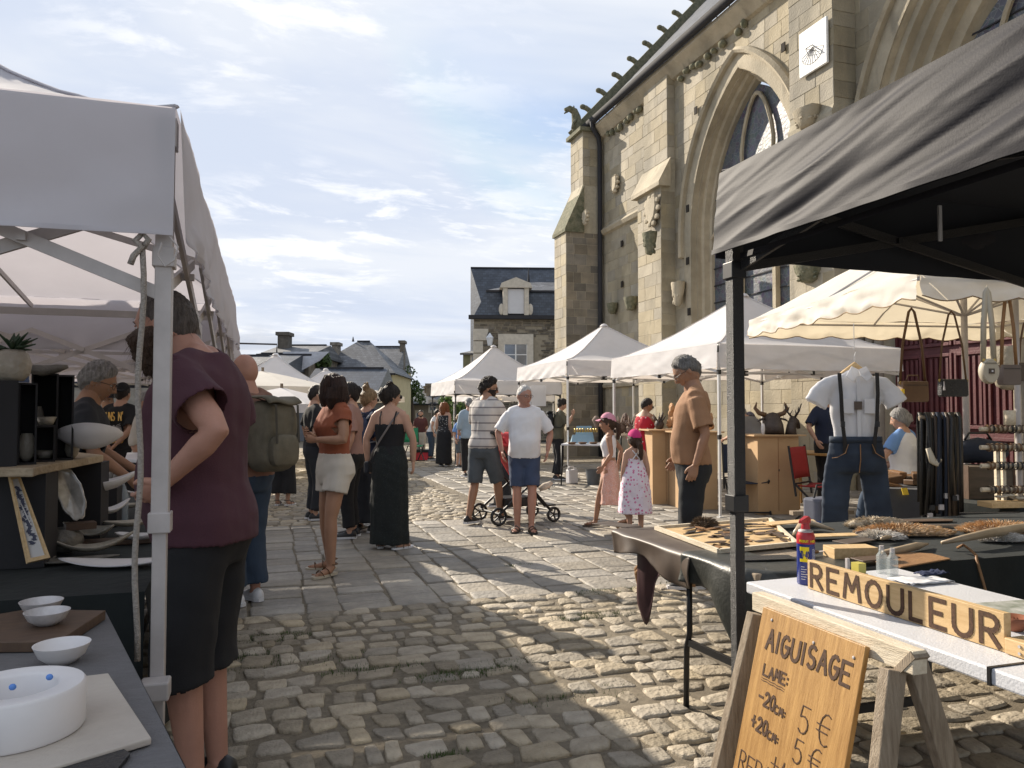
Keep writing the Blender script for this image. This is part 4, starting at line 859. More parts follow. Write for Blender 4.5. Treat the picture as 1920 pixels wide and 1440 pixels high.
def strokes(mb, ch, fx, w, h, sw, th=.0012, dbl=0.0):
    """fx maps (x, y, out) in metres to a point; one glyph of width w, height h"""
    for pl in GL.get(ch, []):
        for a, b in zip(pl[:-1], pl[1:]):
            th = th * 1.0 + .00006
            dx, dy = (b[0] - a[0]) * w, (b[1] - a[1]) * h; L_ = math.hypot(dx, dy)
            if L_ < 1e-6: continue
            nx, ny = -dy / L_ * sw / 2, dx / L_ * sw / 2; ex, ey = dx / L_ * sw * .35, dy / L_ * sw * .35
            for off in ((-dbl, dbl) if dbl else (0,)):
                k = (sw * .3 if dbl else sw / 2) / (sw / 2); ox, oy = nx * off, ny * off; q = []
                for X_, Y_, s_ in ((a[0] * w - ex, a[1] * h - ey, -1), (a[0] * w - ex, a[1] * h - ey, 1), (b[0] * w + ex, b[1] * h + ey, 1), (b[0] * w + ex, b[1] * h + ey, -1)):
                    q.append((X_ + nx * s_ * k + ox, Y_ + ny * s_ * k + oy))
                mb.add([fx(x, y, th) for x, y in q] + [fx(x, y, 0) for x, y in q], [(0, 3, 2, 1), (0, 1, 5, 4), (1, 2, 6, 5), (2, 3, 7, 6), (3, 0, 4, 7)])
def word(mb, text, fx, x, y, w, h, gap, sw, dbl=0.0, th=.0012, jit=0.0, drop=0.0):
    for i, ch in enumerate(text):
        if ch != ' ':
            jy = rnd(-jit, jit); x0 = x
            strokes(mb, ch, lambda a, b, o, x0=x0, jy=jy: fx(x0 + a, y + b + jy, o), w * (.35 if ch in "I1:'" else 1), h, sw, th, dbl)
        x += (w * (.45 if ch in "I:'" else 1)) + gap
    return x
# ================= PROP MATERIALS =================
def woodx(N, L, co, tcn):
    return co
M_oak = mat('raw_pine', (0.50, 0.33, 0.15), .6, col2=(0.66, 0.47, 0.25), vs=5, stretch=(14, 1.2, 14), bump=.15, bs=30)
M_ply = mat('varnished_plywood', (0.30, 0.155, 0.045), .5, col2=(0.50, 0.29, 0.10), vs=5, stretch=(14, 14, 1.3), bump=.15, bs=24)
M_oldw = mat('weathered_timber', (0.20, 0.15, 0.10), .8, col2=(0.38, 0.31, 0.23), vs=5, stretch=(16, 16, 1.2), bump=.4, bs=30)
M_pal = mat('pale_timber', (0.55, 0.46, 0.33), .75, col2=(0.72, 0.64, 0.50), vs=5, stretch=(14, 1.5, 14), bump=.3, bs=30)
M_burn = mat('burnt_lettering', (0.035, 0.015, 0.008), .8, col2=(0.10, 0.05, 0.025), vs=120)
M_wtab = mat('white_table_plastic', (0.62, 0.63, 0.66), .38, var=.05, vs=3, bump=.15, bs=140)
M_dwood = mat('dark_walnut', (0.06, 0.035, 0.022), .5, col2=(0.11, 0.066, 0.04), vs=5, stretch=(3, 12, 3))
M_tcl = mat('grey_ribbed_cloth', (0.17, 0.165, 0.17), .95, var=.1, vs=30, bump=.6, bs=160, stretch=(1, 3, 1))
M_bcl = mat('black_cloth', (0.010, 0.014, 0.014), .9, var=.3, vs=4, bump=.2, bs=20)
M_wce = mat('white_ceramic', (0.66, 0.64, 0.64), .45, col2=(0.74, 0.72, 0.72), vs=6)
M_gce = mat('crackled_stoneware', (0.30, 0.27, 0.22), .4, col2=(0.46, 0.42, 0.35), vs=14, bump=.3, bs=60)
M_dce = mat('dark_stoneware', (0.08, 0.075, 0.065), .4, col2=(0.19, 0.175, 0.15), vs=14, bump=.3, bs=60)
M_bbox = mat('black_display_box', (0.014, 0.013, 0.015), .7, var=.1)
M_lea = mat('dark_brown_leather', (0.06, 0.042, 0.032), .5, col2=(0.095, 0.07, 0.052), vs=6, spec=.5)
M_tan = mat('tan_leather', (0.22, 0.11, 0.045), .5, col2=(0.32, 0.17, 0.07), vs=10, bump=.3, bs=80)
M_blea = mat('black_leather', (0.014, 0.014, 0.015), .4, var=.2, bump=.3, bs=80)
M_card = mat('cardboard', (0.42, 0.275, 0.145), .85, col2=(0.50, 0.335, 0.185), vs=2, bump=.1)
def leafbowl(mb, L, Wd, curl, M, dep=.02, n=18, wav=.0):
    def f(u, v):
        x = (u - .5) * L; k = math.sin(math.pi * u) ** .7; y = (v - .5) * Wd * k; z = curl * (2 * u - 1) ** 2 + dep * (2 * v - 1) ** 2 * (k + .2) + wav * math.sin(u * 9 + v * 4)
        return (x, y, z)
    mb.grid(f, n, 6, M)
def table(name, lab, pts, z, topm, th=.04, legs=None, legm=None, parts=True, legw=.028, cat='table', ov=.02):
    o = empty(name, (sum(p[0] for p in pts) / len(pts), sum(p[1] for p in pts) / len(pts), 0), label=lab, cat=cat)
    q = [(p[0] - o.location.x, p[1] - o.location.y) for p in pts]
    MB().poly(q, z - th, z).build('tabletop', topm, o, bev=.006)
    for (a, b) in (legs or []):
        a = V((a[0], a[1], 0)) - o.location; b = V((b[0], b[1], 0)) - o.location; u = (b - a).normalized(); m_ = (a + b) / 2
        for s_, e in ((-1, a), (1, b)):
            t = e.lerp(m_, .12); MB().tube([e, e.lerp(m_, .03) + V((0, 0, z * .38)), t + V((0, 0, z * .48)), t + V((0, 0, z - th))], legw / 2, 8).build('leg', legm or M_bk, o, smooth=True)
        MB().bar(a.lerp(m_, .10) + V((0, 0, z * .42)), b.lerp(m_, .10) + V((0, 0, z * .42)), .018, .03).build('stretcher', legm or M_bk, o)
    return o
def hang(mb, pts, z, drop, out=.01, seed=0, n=40, wav=.03):
    """cloth falling from the edges of a table"""
    for a, b in zip(pts[:-1], pts[1:]):
        a = V((a[0], a[1], 0)); b = V((b[0], b[1], 0)); nr = (b - a).normalized().cross(V((0, 0, 1))); Ln = (b - a).length
        mb.grid(lambda u, v: a.lerp(b, u) + nr * (out * min(1, v * 6) + v * .02 + wav * v * (math.sin(u * Ln * 17 + seed) * .5 + nz(u * Ln * 5, v * 1.2, seed))) + V((0, 0, z - drop * v)), int(max(8, n * Ln)), 8)
# ================= LEFT: POTTERY STALL =================
zt = .78
P = [(-.457, 2.61), (-.115, 1.40), (.01, .95), (-1.7, .7), (-1.9, 2.61)]
td = table('display_table', 'front display table under a grey ribbed cloth with white bowls, lower left corner', P, zt - .004, M_oldw, .03, legs=[((-1.7, .8), (-1.75, 2.4)), ((-.3, .95), (-.55, 2.4))])
cl = MB(); cl.grid(lambda u, v: V((*P[4], 0)).lerp(V((*P[0], 0)), u).lerp(V((*P[3], 0)).lerp(V((*P[2], 0)), u), v) + V((0, 0, zt + .0015 * nz(u * 40, v * 30, 0))), 30, 30)
hang(cl, [P[2], P[1], P[0], P[4]], zt, .42, .014, 3, 50, .018)
tag(cl.build('tablecloth', M_tcl, smooth=True, ang=50), 'grey ribbed tablecloth with hanging edge on the front display table', 'tablecloth')
def gz(px, py, z): p = ground(px, py, z); return p
pz = [gz(213, 1255, zt + .016), gz(295, 1373, zt + .016), gz(20, 1455, zt + .016), gz(-80, 1290, zt + .016)]
tag(MB().poly([(p.x, p.y) for p in pz], zt + .003, zt + .016).build('stone_tile', mat('beige_stone_slab', (.42, .37, .32), .6, col2=(.50, .45, .39), vs=8, bump=.15, bs=60), bev=.003), 'large beige stone slab lying under the white ceramic ring', 'tile')
c = gz(42, 1278, zt + .10); rg = empty('ceramic_ring', (c.x, c.y, zt + .017), label='thick white ceramic ring dish with blue dots on the beige slab', cat='dish')
MB().lathe([(.062, .004), (.066, .004), (.110, .0), (.114, .006), (.114, .078), (.110, .083), (.074, .083), (.068, .078), (.062, .012)], (0, 0, 0), 48).build('ring_body', M_wce, rg, smooth=True, ang=50)
MB().lathe([(.001, .003), (.064, .003), (.064, .014), (.001, .014)], (0, 0, 0), 32).build('dish_floor', M_wce, rg)
M_blue = mat('blue_dot', (.10, .25, .65), .5)
for px, py in ((104, 1259), (36, 1277)):
    q = gz(px, py, zt + .106) - V((c.x, c.y, zt + .017)); q.z = .085; MB().ell(q, .0065, .0055, .006, 8, 5).build('blue_dot', M_blue, rg, smooth=True)
def bowl(px, py, z, r, h, lab, m, g=None):
    p = gz(px, py, z); o = MB().lathe([(.001, .0), (r * .45, 0), (r * .8, h * .4), (r, h), (r * .96, h), (r * .76, h * .45), (r * .4, h * .12), (.001, h * .1)], (0, 0, 0), 32).build('bowl', m, smooth=True, loc=(p.x, p.y, z), ang=60); return tag(o, lab, 'bowl', g)
M_spk = mat('speckled_ceramic', (.40, .38, .38), .4, col2=(.60, .58, .58), vs=22)
bowl(126, 1236, zt + .002, .062, .045, 'plain white bowl directly on the grey cloth', M_wce)
pb = [gz(-30, 1198, zt + .03), gz(118, 1196, zt + .03), gz(206, 1139, zt + .03), gz(60, 1137, zt + .03), gz(-80, 1160, zt + .03)]
tag(MB().poly([(p.x, p.y) for p in pb], zt + .002, zt + .028).build('cutting_board', M_dwood, bev=.002), 'dark walnut board carrying two small bowls', 'board')
bowl(97, 1166, zt + .029, .056, .036, 'grey speckled bowl in front on the walnut board', M_spk); bowl(86, 1146, zt + .029, .056, .036, 'veined bowl behind on the walnut board', M_spk)
ps = [gz(60, 1440, zt), gz(235, 1398, zt), gz(256, 1412, zt), gz(215, 1462, zt)]
tag(MB().poly([(p.x, p.y) for p in ps], zt + .002, zt + .011).build('slate_strip', M_blea, bev=.002), 'dark slate strip at the near edge of the grey cloth', 'slate')
# long dark table behind
P2 = [(-2.9, 3.02), (-.42, 3.02), (-.56, 6.6), (-2.9, 6.6)]
tp2 = table('pottery_table', 'long table under dark cloth crowded with leaf shaped ceramics', P2, .74, M_oldw, .03, legs=[((-2.8, 3.1), (-2.8, 6.5)), ((-.52, 3.1), (-.66, 6.5))])
cl = MB(); cl.grid(lambda u, v: (lerp(-2.92, -.40 - .14 * v, u), lerp(3.0, 6.62, v), .747), 4, 4); hang(cl, [(-2.92, 3.0), (-.40, 3.0), (-.54, 6.62)], .747, .70, .01, 1, 30, .03)
tag(cl.build('dark_tablecloth', M_bcl, smooth=True, ang=50), 'black green tablecloth falling to the ground behind the front display table', 'tablecloth')
cnt = [0]
def dish(px, py, L, Wd, curl, rz, lab, m=M_gce, z=.755, tilt=0, dep=.02, base=None, th=.006):
    p = base or gz(px, py, z); b = MB(); leafbowl(b, L, Wd, curl, Matrix.Rotation(R(tilt), 4, 'X'), dep)
    o = b.build('leaf_dish', m, loc=(p.x, p.y, z), rz=R(rz), smooth=True, solid=th); return tag(o, lab, 'dish', 'leaf shaped ceramic dishes')
dish(225, 1058, .46, .15, .03, -14, 'pale flat leaf dish on the front edge of the dark cloth beside the tent leg', M_wce, dep=.01)
dish(130, 1052, .40, .10, .015, 6, 'long dark flat dish at the very front edge of the dark cloth', M_dce, dep=.008)
dish(176, 1032, .34, .10, .075, 10, 'boat shaped dish with upturned tip in front of the round vase', M_gce, z=.765)
dish(262, 1010, .22, .09, .03, -20, 'small shiny leaf dish right beside the rope', M_wce, z=.77); dish(250, 985, .26, .10, .03, 20, 'middle leaf dish on a dark wooden tray', M_gce, z=.80)
dish(205, 962, .22, .11, .07, 24, 'pale folded shell dish standing up above the others', M_wce, z=.84); dish(236, 952, .24, .10, .03, -6, 'flat grey dish below the water bottle', M_gce, z=.80)
dish(268, 930, .2, .1, .04, 14, 'small white shell dish farthest right on the dark cloth', M_wce, z=.84); dish(188, 905, .36, .16, .09, 12, 'large pale beige shell dish below the live edge shelf', M_wce, z=.98, base=at(188, 3.9), dep=.04)
dish(180, 1000, .3, .07, .06, -35, 'narrow leaf dish leaning against the dark box', M_gce, z=.80, tilt=30)
tb_ = at(168, 3.5); dish(0, 0, .27, .2, .06, 4, 'big white flared shell bowl on the end of the live edge shelf', M_wce, z=1.215, base=tb_, dep=.07, tilt=-22)
tr = gz(222, 1018, .75); tag(MB().box(-.22, .16, -.05, .06, 0, .022).build('wooden_tray', M_dwood, loc=(tr.x, tr.y, .75), rz=R(8), bev=.003), 'low dark wooden tray under the leaf dishes', 'tray')
for px, y_, w_, z1 in ((182, 4.3, .26, .965),): q = at(px, y_); tag(MB().box(-w_ / 2, w_ / 2, -.12, .12, .75, z1).build('display_box', M_bbox, loc=(q.x, q.y, 0), bev=.003), 'low black display box under the large beige shell dish', 'box')
for i, (px, py) in enumerate(((38, 1056), (62, 1050))): q = gz(px, py, .752); tag(MB().lathe([(.001, 0), (.09, 0), (.1, .01), (.09, .012), (.001, .008)], (0, 0, 0), 20, Matrix.Diagonal((1, .6, 1, 1))).build('flat_plate', M_dce, loc=(q.x, q.y, .752 + i * .003), smooth=True), 'dark flat plate under the picture frame' if i else 'dark flat plate at the front edge left of the picture frame', 'plate')
# vases
def vase(p, r, h, lab, m, prof=None, g=None, nm='vase'):
    pr = prof or [(.35, 0), (.8, .18), (1.0, .45), (.92, .75), (.62, .97), (.6, 1.0), (.54, 1.0), (.5, .9), (.4, .7)]
    return tag(MB().lathe([(a * r, b * h) for a, b in pr], (0, 0, 0), 28).build(nm, m, loc=p, smooth=True, ang=60), lab, 'vase', g)
q = gz(123, 1036, .75); vase((q.x, q.y, .752), .085, .11, 'round dark speckled pot below the scalloped platter', M_dce)
q = at(73, 3.3); vase((q.x, q.y, .752), .05, .13, 'small pot in the shadow behind the picture frame', M_gce)
# scalloped platter leaning on a stand, framed picture
q = atp(136, 975, 3.45); pl = empty('scalloped_platter', (q.x, q.y, q.z), R(20), label='long glazed scalloped platter leaning upright on a wooden easel', cat='platter')
n_ = 28; vs = []; 
for k_, s_ in ((0, 1.0), (1, .8), (2, .0001)):
    for i in range(n_): t = 2 * math.pi * i / n_; rr_ = s_ * (1 + .05 * math.cos(9 * t)); vs.append((math.sin(t) * .05 * rr_, .012 * (k_ > 0), math.cos(t) * .125 * rr_))
b = MB(); b.add(vs, [(k_ * n_ + i, k_ * n_ + (i + 1) % n_, (k_ + 1) * n_ + (i + 1) % n_, (k_ + 1) * n_ + i) for k_ in range(2) for i in range(n_)], Matrix.Translation((0, 0, .12)) @ Matrix.Rotation(R(-16), 4, 'Y') @ Matrix.Rotation(R(-15), 4, 'X'))
b.build('platter', mat('glossy_glaze', (.36, .34, .30), .12, col2=(.6, .58, .54), vs=20, coat=.6), pl, smooth=True, solid=.006); MB().box(-.02, .1, -.04, .03, -.04, -.01).build('easel', M_dwood, pl)
F = [atp(20, 893, 3.05), atp(37, 890, 3.08), atp(98, 1045, 3.0), atp(58, 1054, 2.97)]
fr_ = empty('framed_picture', F[3], label='narrow framed drawing of a plant leaning against the black boxes', cat='picture')
def lq(u, v): return F[0].lerp(F[1], u).lerp(F[3].lerp(F[2], u), v) - F[3]
nrm = (F[1] - F[0]).cross(F[3] - F[0]).normalized(); nrm = nrm if nrm.dot(V((0, -1, 0))) > 0 else -nrm
def plate_(nm, u0, u1, v0, v1, o0, o1, m):
    c = [lq(u, v) for u, v in ((u0, v0), (u1, v0), (u1, v1), (u0, v1))]; return MB().add([p + nrm * o0 for p in c] + [p + nrm * o1 for p in c], [(0, 1, 2, 3), (7, 6, 5, 4), (0, 4, 5, 1), (1, 5, 6, 2), (2, 6, 7, 3), (3, 7, 4, 0)]).build(nm, m, fr_)
plate_('print', .05, .95, .03, .97, -.004, 0, mat('white_paper', (.55, .54, .52), .5, var=.04))
for a in ((0, .13, 0, 1), (.87, 1, 0, 1), (.13, .87, 0, .04), (.13, .87, .96, 1)): plate_('frame_bar', *a, -.008, .012, M_oak)
b = MB(); rr = random.Random(3)
for i in range(34):
    v = .14 + i * .02; u = .5 + .10 * math.sin(i * .9) ; c = lq(u + rr.uniform(-.1, .1), v) + nrm * .0015; a = (lq(1, v) - lq(0, v)).normalized(); d = (lq(u, 1) - lq(u, 0)).normalized(); t = rr.uniform(0, 6.28); e = a * math.cos(t) + d * math.sin(t); f_ = (a * -math.sin(t) + d * math.cos(t)); b.add([c - e * .012, c + f_ * .006, c + e * .012, c - f_ * .006], [(0, 1, 2, 3)])
b.build('plant_drawing', mat('grey_blue_ink', (.06, .065, .10), .8), fr_)
# shelf of black boxes on a live edge board
ZB = 1.165; bd = empty('live_edge_shelf', at(60, 3.3, 0), label='rough live edge wooden shelf board carrying the black display boxes', cat='shelf')
a = gz(-60, 893, 1.135); d0 = bd.location
pts = [at(-90, 2.95), at(66, 2.95), at(76, 3.05), at(196, 3.85), at(150, 4.1), at(-90, 3.6)]
MB().poly([((p - d0).x, (p - d0).y) for p in pts], ZB - .035, ZB).build('board', mat('live_edge_oak', (.30, .23, .15), .8, col2=(.48, .39, .27), vs=9, bump=.8, bs=30), bd, bev=.006)
for px, D in ((40, 3.2), (150, 3.85), (-60, 3.3)): q = at(px, D) - d0; MB().box(q.x - .12, q.x + .12, q.y - .1, q.y + .1, .75, ZB - .037).build('support_box', M_bbox, bd)
def obox(px0, px1, D, z0, z1, deep, lab, side=.0):
    p = at((px0 + px1) / 2, D); w = (px1 - px0) * D / FPX; o = empty('display_box', (p.x, p.y, z0), R(-YAW) - math.atan(((px0 + px1) / 2 - 960) / FPX) + R(side), label=lab, cat='box', group='black display boxes of the pottery stall'); t = .008; h = z1 - z0
    for nm, x in (('side_panel', (-w / 2, -w / 2 + t, 0, deep, 0, h)), ('side_panel', (w / 2 - t, w / 2, 0, deep, 0, h)), ('top_panel', (-w / 2 + t, w / 2 - t, 0, deep, h - t, h)), ('bottom_panel', (-w / 2 + t, w / 2 - t, 0, deep, 0, t)), ('back_panel', (-w / 2 + t, w / 2 - t, deep - t, deep, t, h - t))): MB().box(*x).build(nm, M_bbox, o)
    return o
hzz = lambda py, D: CAMH - (py - HOR) / FPX * D
tag(MB().box(-.1, .06, 0, .3, 0, hzz(713, 3.0) - ZB).build('display_box', M_bbox, loc=(*at(0, 3.0).xy, ZB), rz=R(-YAW + 33.6)), 'tall closed black box carrying the plant pot at far left', 'box')
obox(37, 68, 3.12, ZB, hzz(718, 3.12), .22, 'tall open black box holding a big crackled vase'); obox(69, 103, 3.3, ZB, hzz(798, 3.3), .2, 'low open black box with one small bowl inside')
obox(62, 106, 3.55, ZB, hzz(700, 3.55), .2, 'open black box behind with a bowl on its lower shelf'); obox(108, 137, 3.42, ZB, hzz(703, 3.42), .22, 'tall narrow black box at the right end of the shelf')
for px, D, r_, h, dz, lab in ((52, 3.2, .034, .115, .01, 'crackled ivory vase inside the tall open box'), (70, 3.6, .03, .11, .13, 'narrow cream vase on the box behind'), (137, 3.55, .03, .09, .0, 'small ivory vase at the right end of the live edge shelf')): q = at(px, D); vase((q.x, q.y, ZB + dz), r_, h, lab, M_gce)
for px, D, dz, lab in ((86, 3.4, .01, 'small bowl inside the low black box'), (88, 3.38, hzz(798, 3.3) - ZB + .002, 'square cream bowl on top of the low black box')): q = at(px, D); tag(MB().lathe([(.001, 0), (.025, 0), (.04, .035), (.037, .035), (.02, .006), (.001, .005)], (0, 0, 0), 20).build('bowl', M_gce, loc=(q.x, q.y, ZB + dz), smooth=True), lab, 'bowl')
q = at(22, 3.08); zp_ = hzz(713, 3.0); pp = empty('plant_pot', (q.x, q.y, zp_), label='crackled plant pot with a succulent on top of the black boxes', cat='plant')
MB().lathe([(.04, 0), (.062, .03), (.068, .07), (.055, .11), (.04, .125), (.035, .12), (.04, .1)], (0, 0, 0), 24).build('pot', M_gce, pp, smooth=True); rr = random.Random(5)
for i in range(26):
    t = rr.uniform(0, 6.28); e = rr.uniform(.2, 1.2); d = V((math.cos(t) * math.cos(e), math.sin(t) * math.cos(e), math.sin(e))); s_ = d.cross(V((0, 0, 1))).normalized() * .009; c = V((0, 0, .12)); L_ = rr.uniform(.06, .11)
    MB().add([c, c + d * L_ * .6 + s_, c + d * L_ - V((0, 0, .01)), c + d * L_ * .6 - s_], [(0, 1, 2, 3)]).build('leaf', mat('succulent_leaf', (.03, .06, .03), .5, var=.3), pp, solid=.004)
q = at(80, 3.5); tag(MB().tube([(-.10, 0, .06), (-.07, 0, .01), (0, 0, .0), (.06, 0, .012), (.1, 0, .02)], [.006, .02, .028, .02, .008], 8).build('driftwood', M_dce, loc=(q.x, q.y, hzz(703, 3.5) + .02), smooth=True), 'curved dark driftwood lying on top of the black boxes', 'driftwood')
# bottle and white side table farther back
q = at(232, 4.4); wb = empty('water_bottle', (q.x, q.y, .752), label='clear plastic water bottle standing among the ceramics', cat='bottle')
MB().lathe([(.03, 0), (.037, .02), (.034, .07), (.037, .11), (.037, .15), (.02, .2), (.013, .215), (.013, .225)], (0, 0, 0), 18).build('bottle_body', mat('clear_plastic', (.45, .52, .58), .1, alpha=.45), wb, smooth=True); MB().lathe([(.015, .225), (.015, .243), (.001, .243)], (0, 0, 0), 14).build('cap', M_wtab, wb)
pa = [at(236, 6.4), at(300, 6.2), at(300, 7.4), at(240, 7.4)]; table('side_table', 'white side table with papers behind the rope', [(p.x, p.y) for p in pa], .99, M_wtab, .03)
for i in range(7):
    q = at(rnd(170, 225), rnd(5.8, 6.6), .76); vase((q.x, q.y, .752 if q.y < 6.5 else .76), rnd(.02, .035), rnd(.08, .16), ['small white vase far back, leftmost on the pottery table', 'tiny grey bottle behind the beige shell dish', 'little ivory jar near the back edge of the pottery table', 'small round pot beyond the water bottle', 'slim pale vase between the boxes and the water bottle', 'squat cream pot in the last row of the pottery table', 'tiny dark vase farthest back on the pottery table'][i], rr.choice([M_wce, M_gce, M_dce]))
# ================= RIGHT: KNIFE GRINDER =================
TW = [(1.73, .55), (2.47, .55), (2.47, 2.55), (1.73, 2.52)]
tw = table('folding_table', 'white plastic folding table of the knife grinder at right foreground', TW, .74, M_wtab, .042, legs=[((1.8, 2.3), (2.4, 2.3)), ((1.8, .8), (2.4, .8))])
MB().box(-.375, .375, 1.49 - 1.545 + .0, 1.50 - 1.545, .697, .7425).build('seam', M_bk, tw)
sg = empty('trade_sign', (1.885, 1.97, .742), label='pine board sign reading REMOULEUR in burnt capitals on the white table', cat='sign')
MB().box(-.012, .012, -.40, .38, 0, .102).build('sign_board', M_oak, sg, bev=.0015)
fx = lambda x, y, o: V((-.0125 - o, .375 - x, .012 + y))
lt_ = MB(); x = .0
for ch, wd in zip('REMOULEUR', (.055, .05, .072, .062, .058, .045, .05, .058, .055)):
    nb = MB(); x0 = x; strokes(nb, ch, lambda a, b, o, x0=x0: fx(x0 + .015 + a, b - x0 * .004, o), wd, .078, .0135, .0012); nb.build('letter', M_burn, sg); x += wd + .030
b = MB(); b.box(-.02, .045, -.52, -.405, 0, .042); b.build('foot_block', M_oak, sg, bev=.003)
for z in (.012, .03): MB().lathe([(.004, 0), (.004, .003)], (0, 0, 0), 10, Matrix.Translation((-.0205, -.45, z)) @ Matrix.Rotation(R(-90), 4, 'Y')).build('screw', M_alg, sg)
# spray can
q = ground(1507, 1092, .74); can = empty('spray_can', (q.x, q.y, .741), R(25), label='blue and yellow lubricant spray can with red nozzle cap on the white table', cat='can')
M_cblu = mat('can_blue', (.02, .035, .20), .25, var=.03); M_cyel = mat('can_yellow', (.85, .68, .02), .35, var=.02); M_cred = mat('can_red', (.42, .02, .03), .35, var=.05)
MB().lathe([(.03, 0), (.0325, .004), (.0325, .17)], (0, 0, 0), 32).build('can_body', M_cblu, can, smooth=True, ang=50)
MB().lathe([(.0328, .150), (.0328, .178), (.030, .185), (.0275, .192)], (0, 0, 0), 32, caps=False).build('red_band', M_cred, can, smooth=True); MB().lathe([(.028, .186), (.026, .198), (.016, .203), (.001, .203)], (0, 0, 0), 24).build('dome', M_alg, can, smooth=True)
b = MB(); b.lathe([(.017, .2), (.0155, .212), (.013, .225), (.014, .236), (.001, .238)], (0, 0, 0), 20); b.add([(-.018, -.012, .222), (.04, -.008, .226), (.04, .008, .226), (-.018, .012, .222), (-.022, -.012, .240), (.038, -.007, .238), (.038, .007, .238), (-.022, .012, .240), (-.01, -.01, .25), (-.01, .01, .25)], [(0, 3, 2, 1), (0, 1, 5, 8, 4), (3, 7, 9, 6, 2), (1, 2, 6, 5), (0, 4, 7, 3), (4, 8, 9, 7), (8, 5, 6, 9)])
b.build('spray_cap', M_cred, can, bev=.002, rz=R(180))
def cyl(a, z, o=0.0, r=.0329): t = math.radians(a); return V((math.sin(t) * (r + o), -math.cos(t) * (r + o), z))
def cpatch(nm, a0, a1, z0, z1, m, r=.0329): MB().grid(lambda u, v: cyl(lerp(a0, a1, u), lerp(z0, z1, v), 0, r), 10, 1).build(nm, m, can, smooth=True)
va = -65
cpatch('yellow_shield', va - 38, va + 22, .085, .14, M_cyel)
fxc = lambda x, y, o, z0=.098: cyl(va - 36 + math.degrees(x / .033), z0 + y, .0006 + o)
tx_ = MB(); word(tx_, 'WD-40', fxc, 0, 0, .0052, .026, .0016, .0028, th=.0003); tx_.build('lettering', M_cblu, can)
M_pw = mat('print_white', (.75, .75, .75), .5, var=0)
tx_ = MB(); word(tx_, 'PRODUIT', lambda x, y, o: cyl(va - 38 + math.degrees(x / .033), .157 + y, .0006 + o), 0, 0, .0038, .008, .0012, .0014, th=.0002); word(tx_, '+40U', lambda x, y, o: cyl(va + 30 + math.degrees(x / .033), .157 + y, .0006 + o), 0, 0, .004, .008, .0012, .0014, th=.0002); tx_.build('lettering', M_cyel, can)
tx_ = MB()
for i in range(6): tx_.grid(lambda u, v: cyl(va - 30 + u * (22 + (i * 13) % 20), .066 - i * .009 + v * .002, .0004), 6, 1)
for i in range(9): tx_.grid(lambda u, v: cyl(va + 42 + u * (20 + (i * 7) % 12), .13 - i * .0045 + v * .0012, .0004), 5, 1)
tx_.build('small_print', M_pw, can)
for z in (.062, .040):
    MB().add([cyl(va + 56, z - .011, .0006), cyl(va + 71, z, .0006), cyl(va + 56, z + .011, .0006), cyl(va + 41, z, .0006)], [(0, 1, 2, 3)]).build('hazard_diamond', M_cred, can); MB().add([cyl(va + 56, z - .009, .0012), cyl(va + 68, z, .0012), cyl(va + 56, z + .009, .0012), cyl(va + 44, z, .0012)], [(0, 1, 2, 3)]).build('hazard_field', M_pw, can)
    tx_ = MB(); strokes(tx_, '!', lambda x, y, o, z=z: cyl(va + 54 + math.degrees(x / .033), z - .005 + y, .0016 + o), .002, .010, .0016, .0002); tx_.build('hazard_mark', M_ink, can)
# price board on a saw horse
M_hb = M_pal
sh = empty('saw_horse', (1.59, 1.93, 0), label='timber saw horse holding the AIGUISAGE price board beside the white table', cat='stand')
MB().bar((.0, -.36, .742), (0, .32, .742), .045, .06).build('top_rail', M_pal, sh, bev=.003)
for nm, a, b_, w_ in (('leg', (-.03, .28, .71), (-.20, .33, 0), .06), ('leg', (-.03, -.30, .71), (-.20, -.36, 0), .06), ('leg', (.03, .28, .71), (.22, .33, 0), .06), ('leg', (.035, -.30, .735), (.24, -.38, 0), .06)): MB().bar(a, b_, w_, .035, (0, 1, 0)).build(nm, M_oldw, sh, bev=.003)
MB().bar((.0, -.36, .765), (0, -.3, .70), .05, .02).build('end_cap', M_oldw, sh)
pb_ = empty('price_board', (1.555, 1.935, .745), label='varnished plywood board hand lettered AIGUISAGE with sharpening prices', cat='sign')
pb_.rotation_euler = (0, R(13.5), 0)
MB().box(-.008, .008, -.225, .225, -.80, .0).build('board', M_ply, pb_, bev=.002)
fb = lambda x, y, o: V((-.0085 - o, .21 - x, -y))
def line(t, x, y, w, h, gap, sw, dbl=0.0, m=M_burn, jit=.0, slope=0.0):
    for i, ch in enumerate(t):
        if ch != ' ':
            nb = MB(); x0 = x; jj = rnd(-jit, jit); strokes(nb, ch, lambda a, b, o, x0=x0, jj=jj: fb(x0 + a, y + slope * x0 - b + jj, o), w * (.35 if ch in "I1:'" else 1), h, sw, .0008); nb.build('letter', m, pb_)
        x += (w * (.4 if ch in "I:'" else 1)) + gap
line('AIGUISAGE', .035, .118, .034, .060, .0125, .0105, jit=.003); line('LAME:', .045, .20, .021, .032, .007, .0068, jit=.002); line('-20', .045, .285, .022, .040, .007, .0078); line('CM:', .125, .288, .017, .022, .006, .006)
line('+20', .032, .365, .022, .040, .007, .0078); line('CM:', .115, .368, .017, .022, .006, .006)
for i in range(2): MB().grid(lambda u, v, i=i: fb(.043 + u * .11, .208 + i * .007 + v * .0022 + .001 * math.sin(u * 20), .0008), 12, 1).build('underline', M_burn, pb_)
line('5', .235, .30, .045, .075, 0, .0035); line('\u20ac', .31, .30, .06, .085, 0, .0032); line('5', .235, .385, .04, .065, 0, .0035); line('\u20ac', .30, .385, .055, .07, 0, .0032)
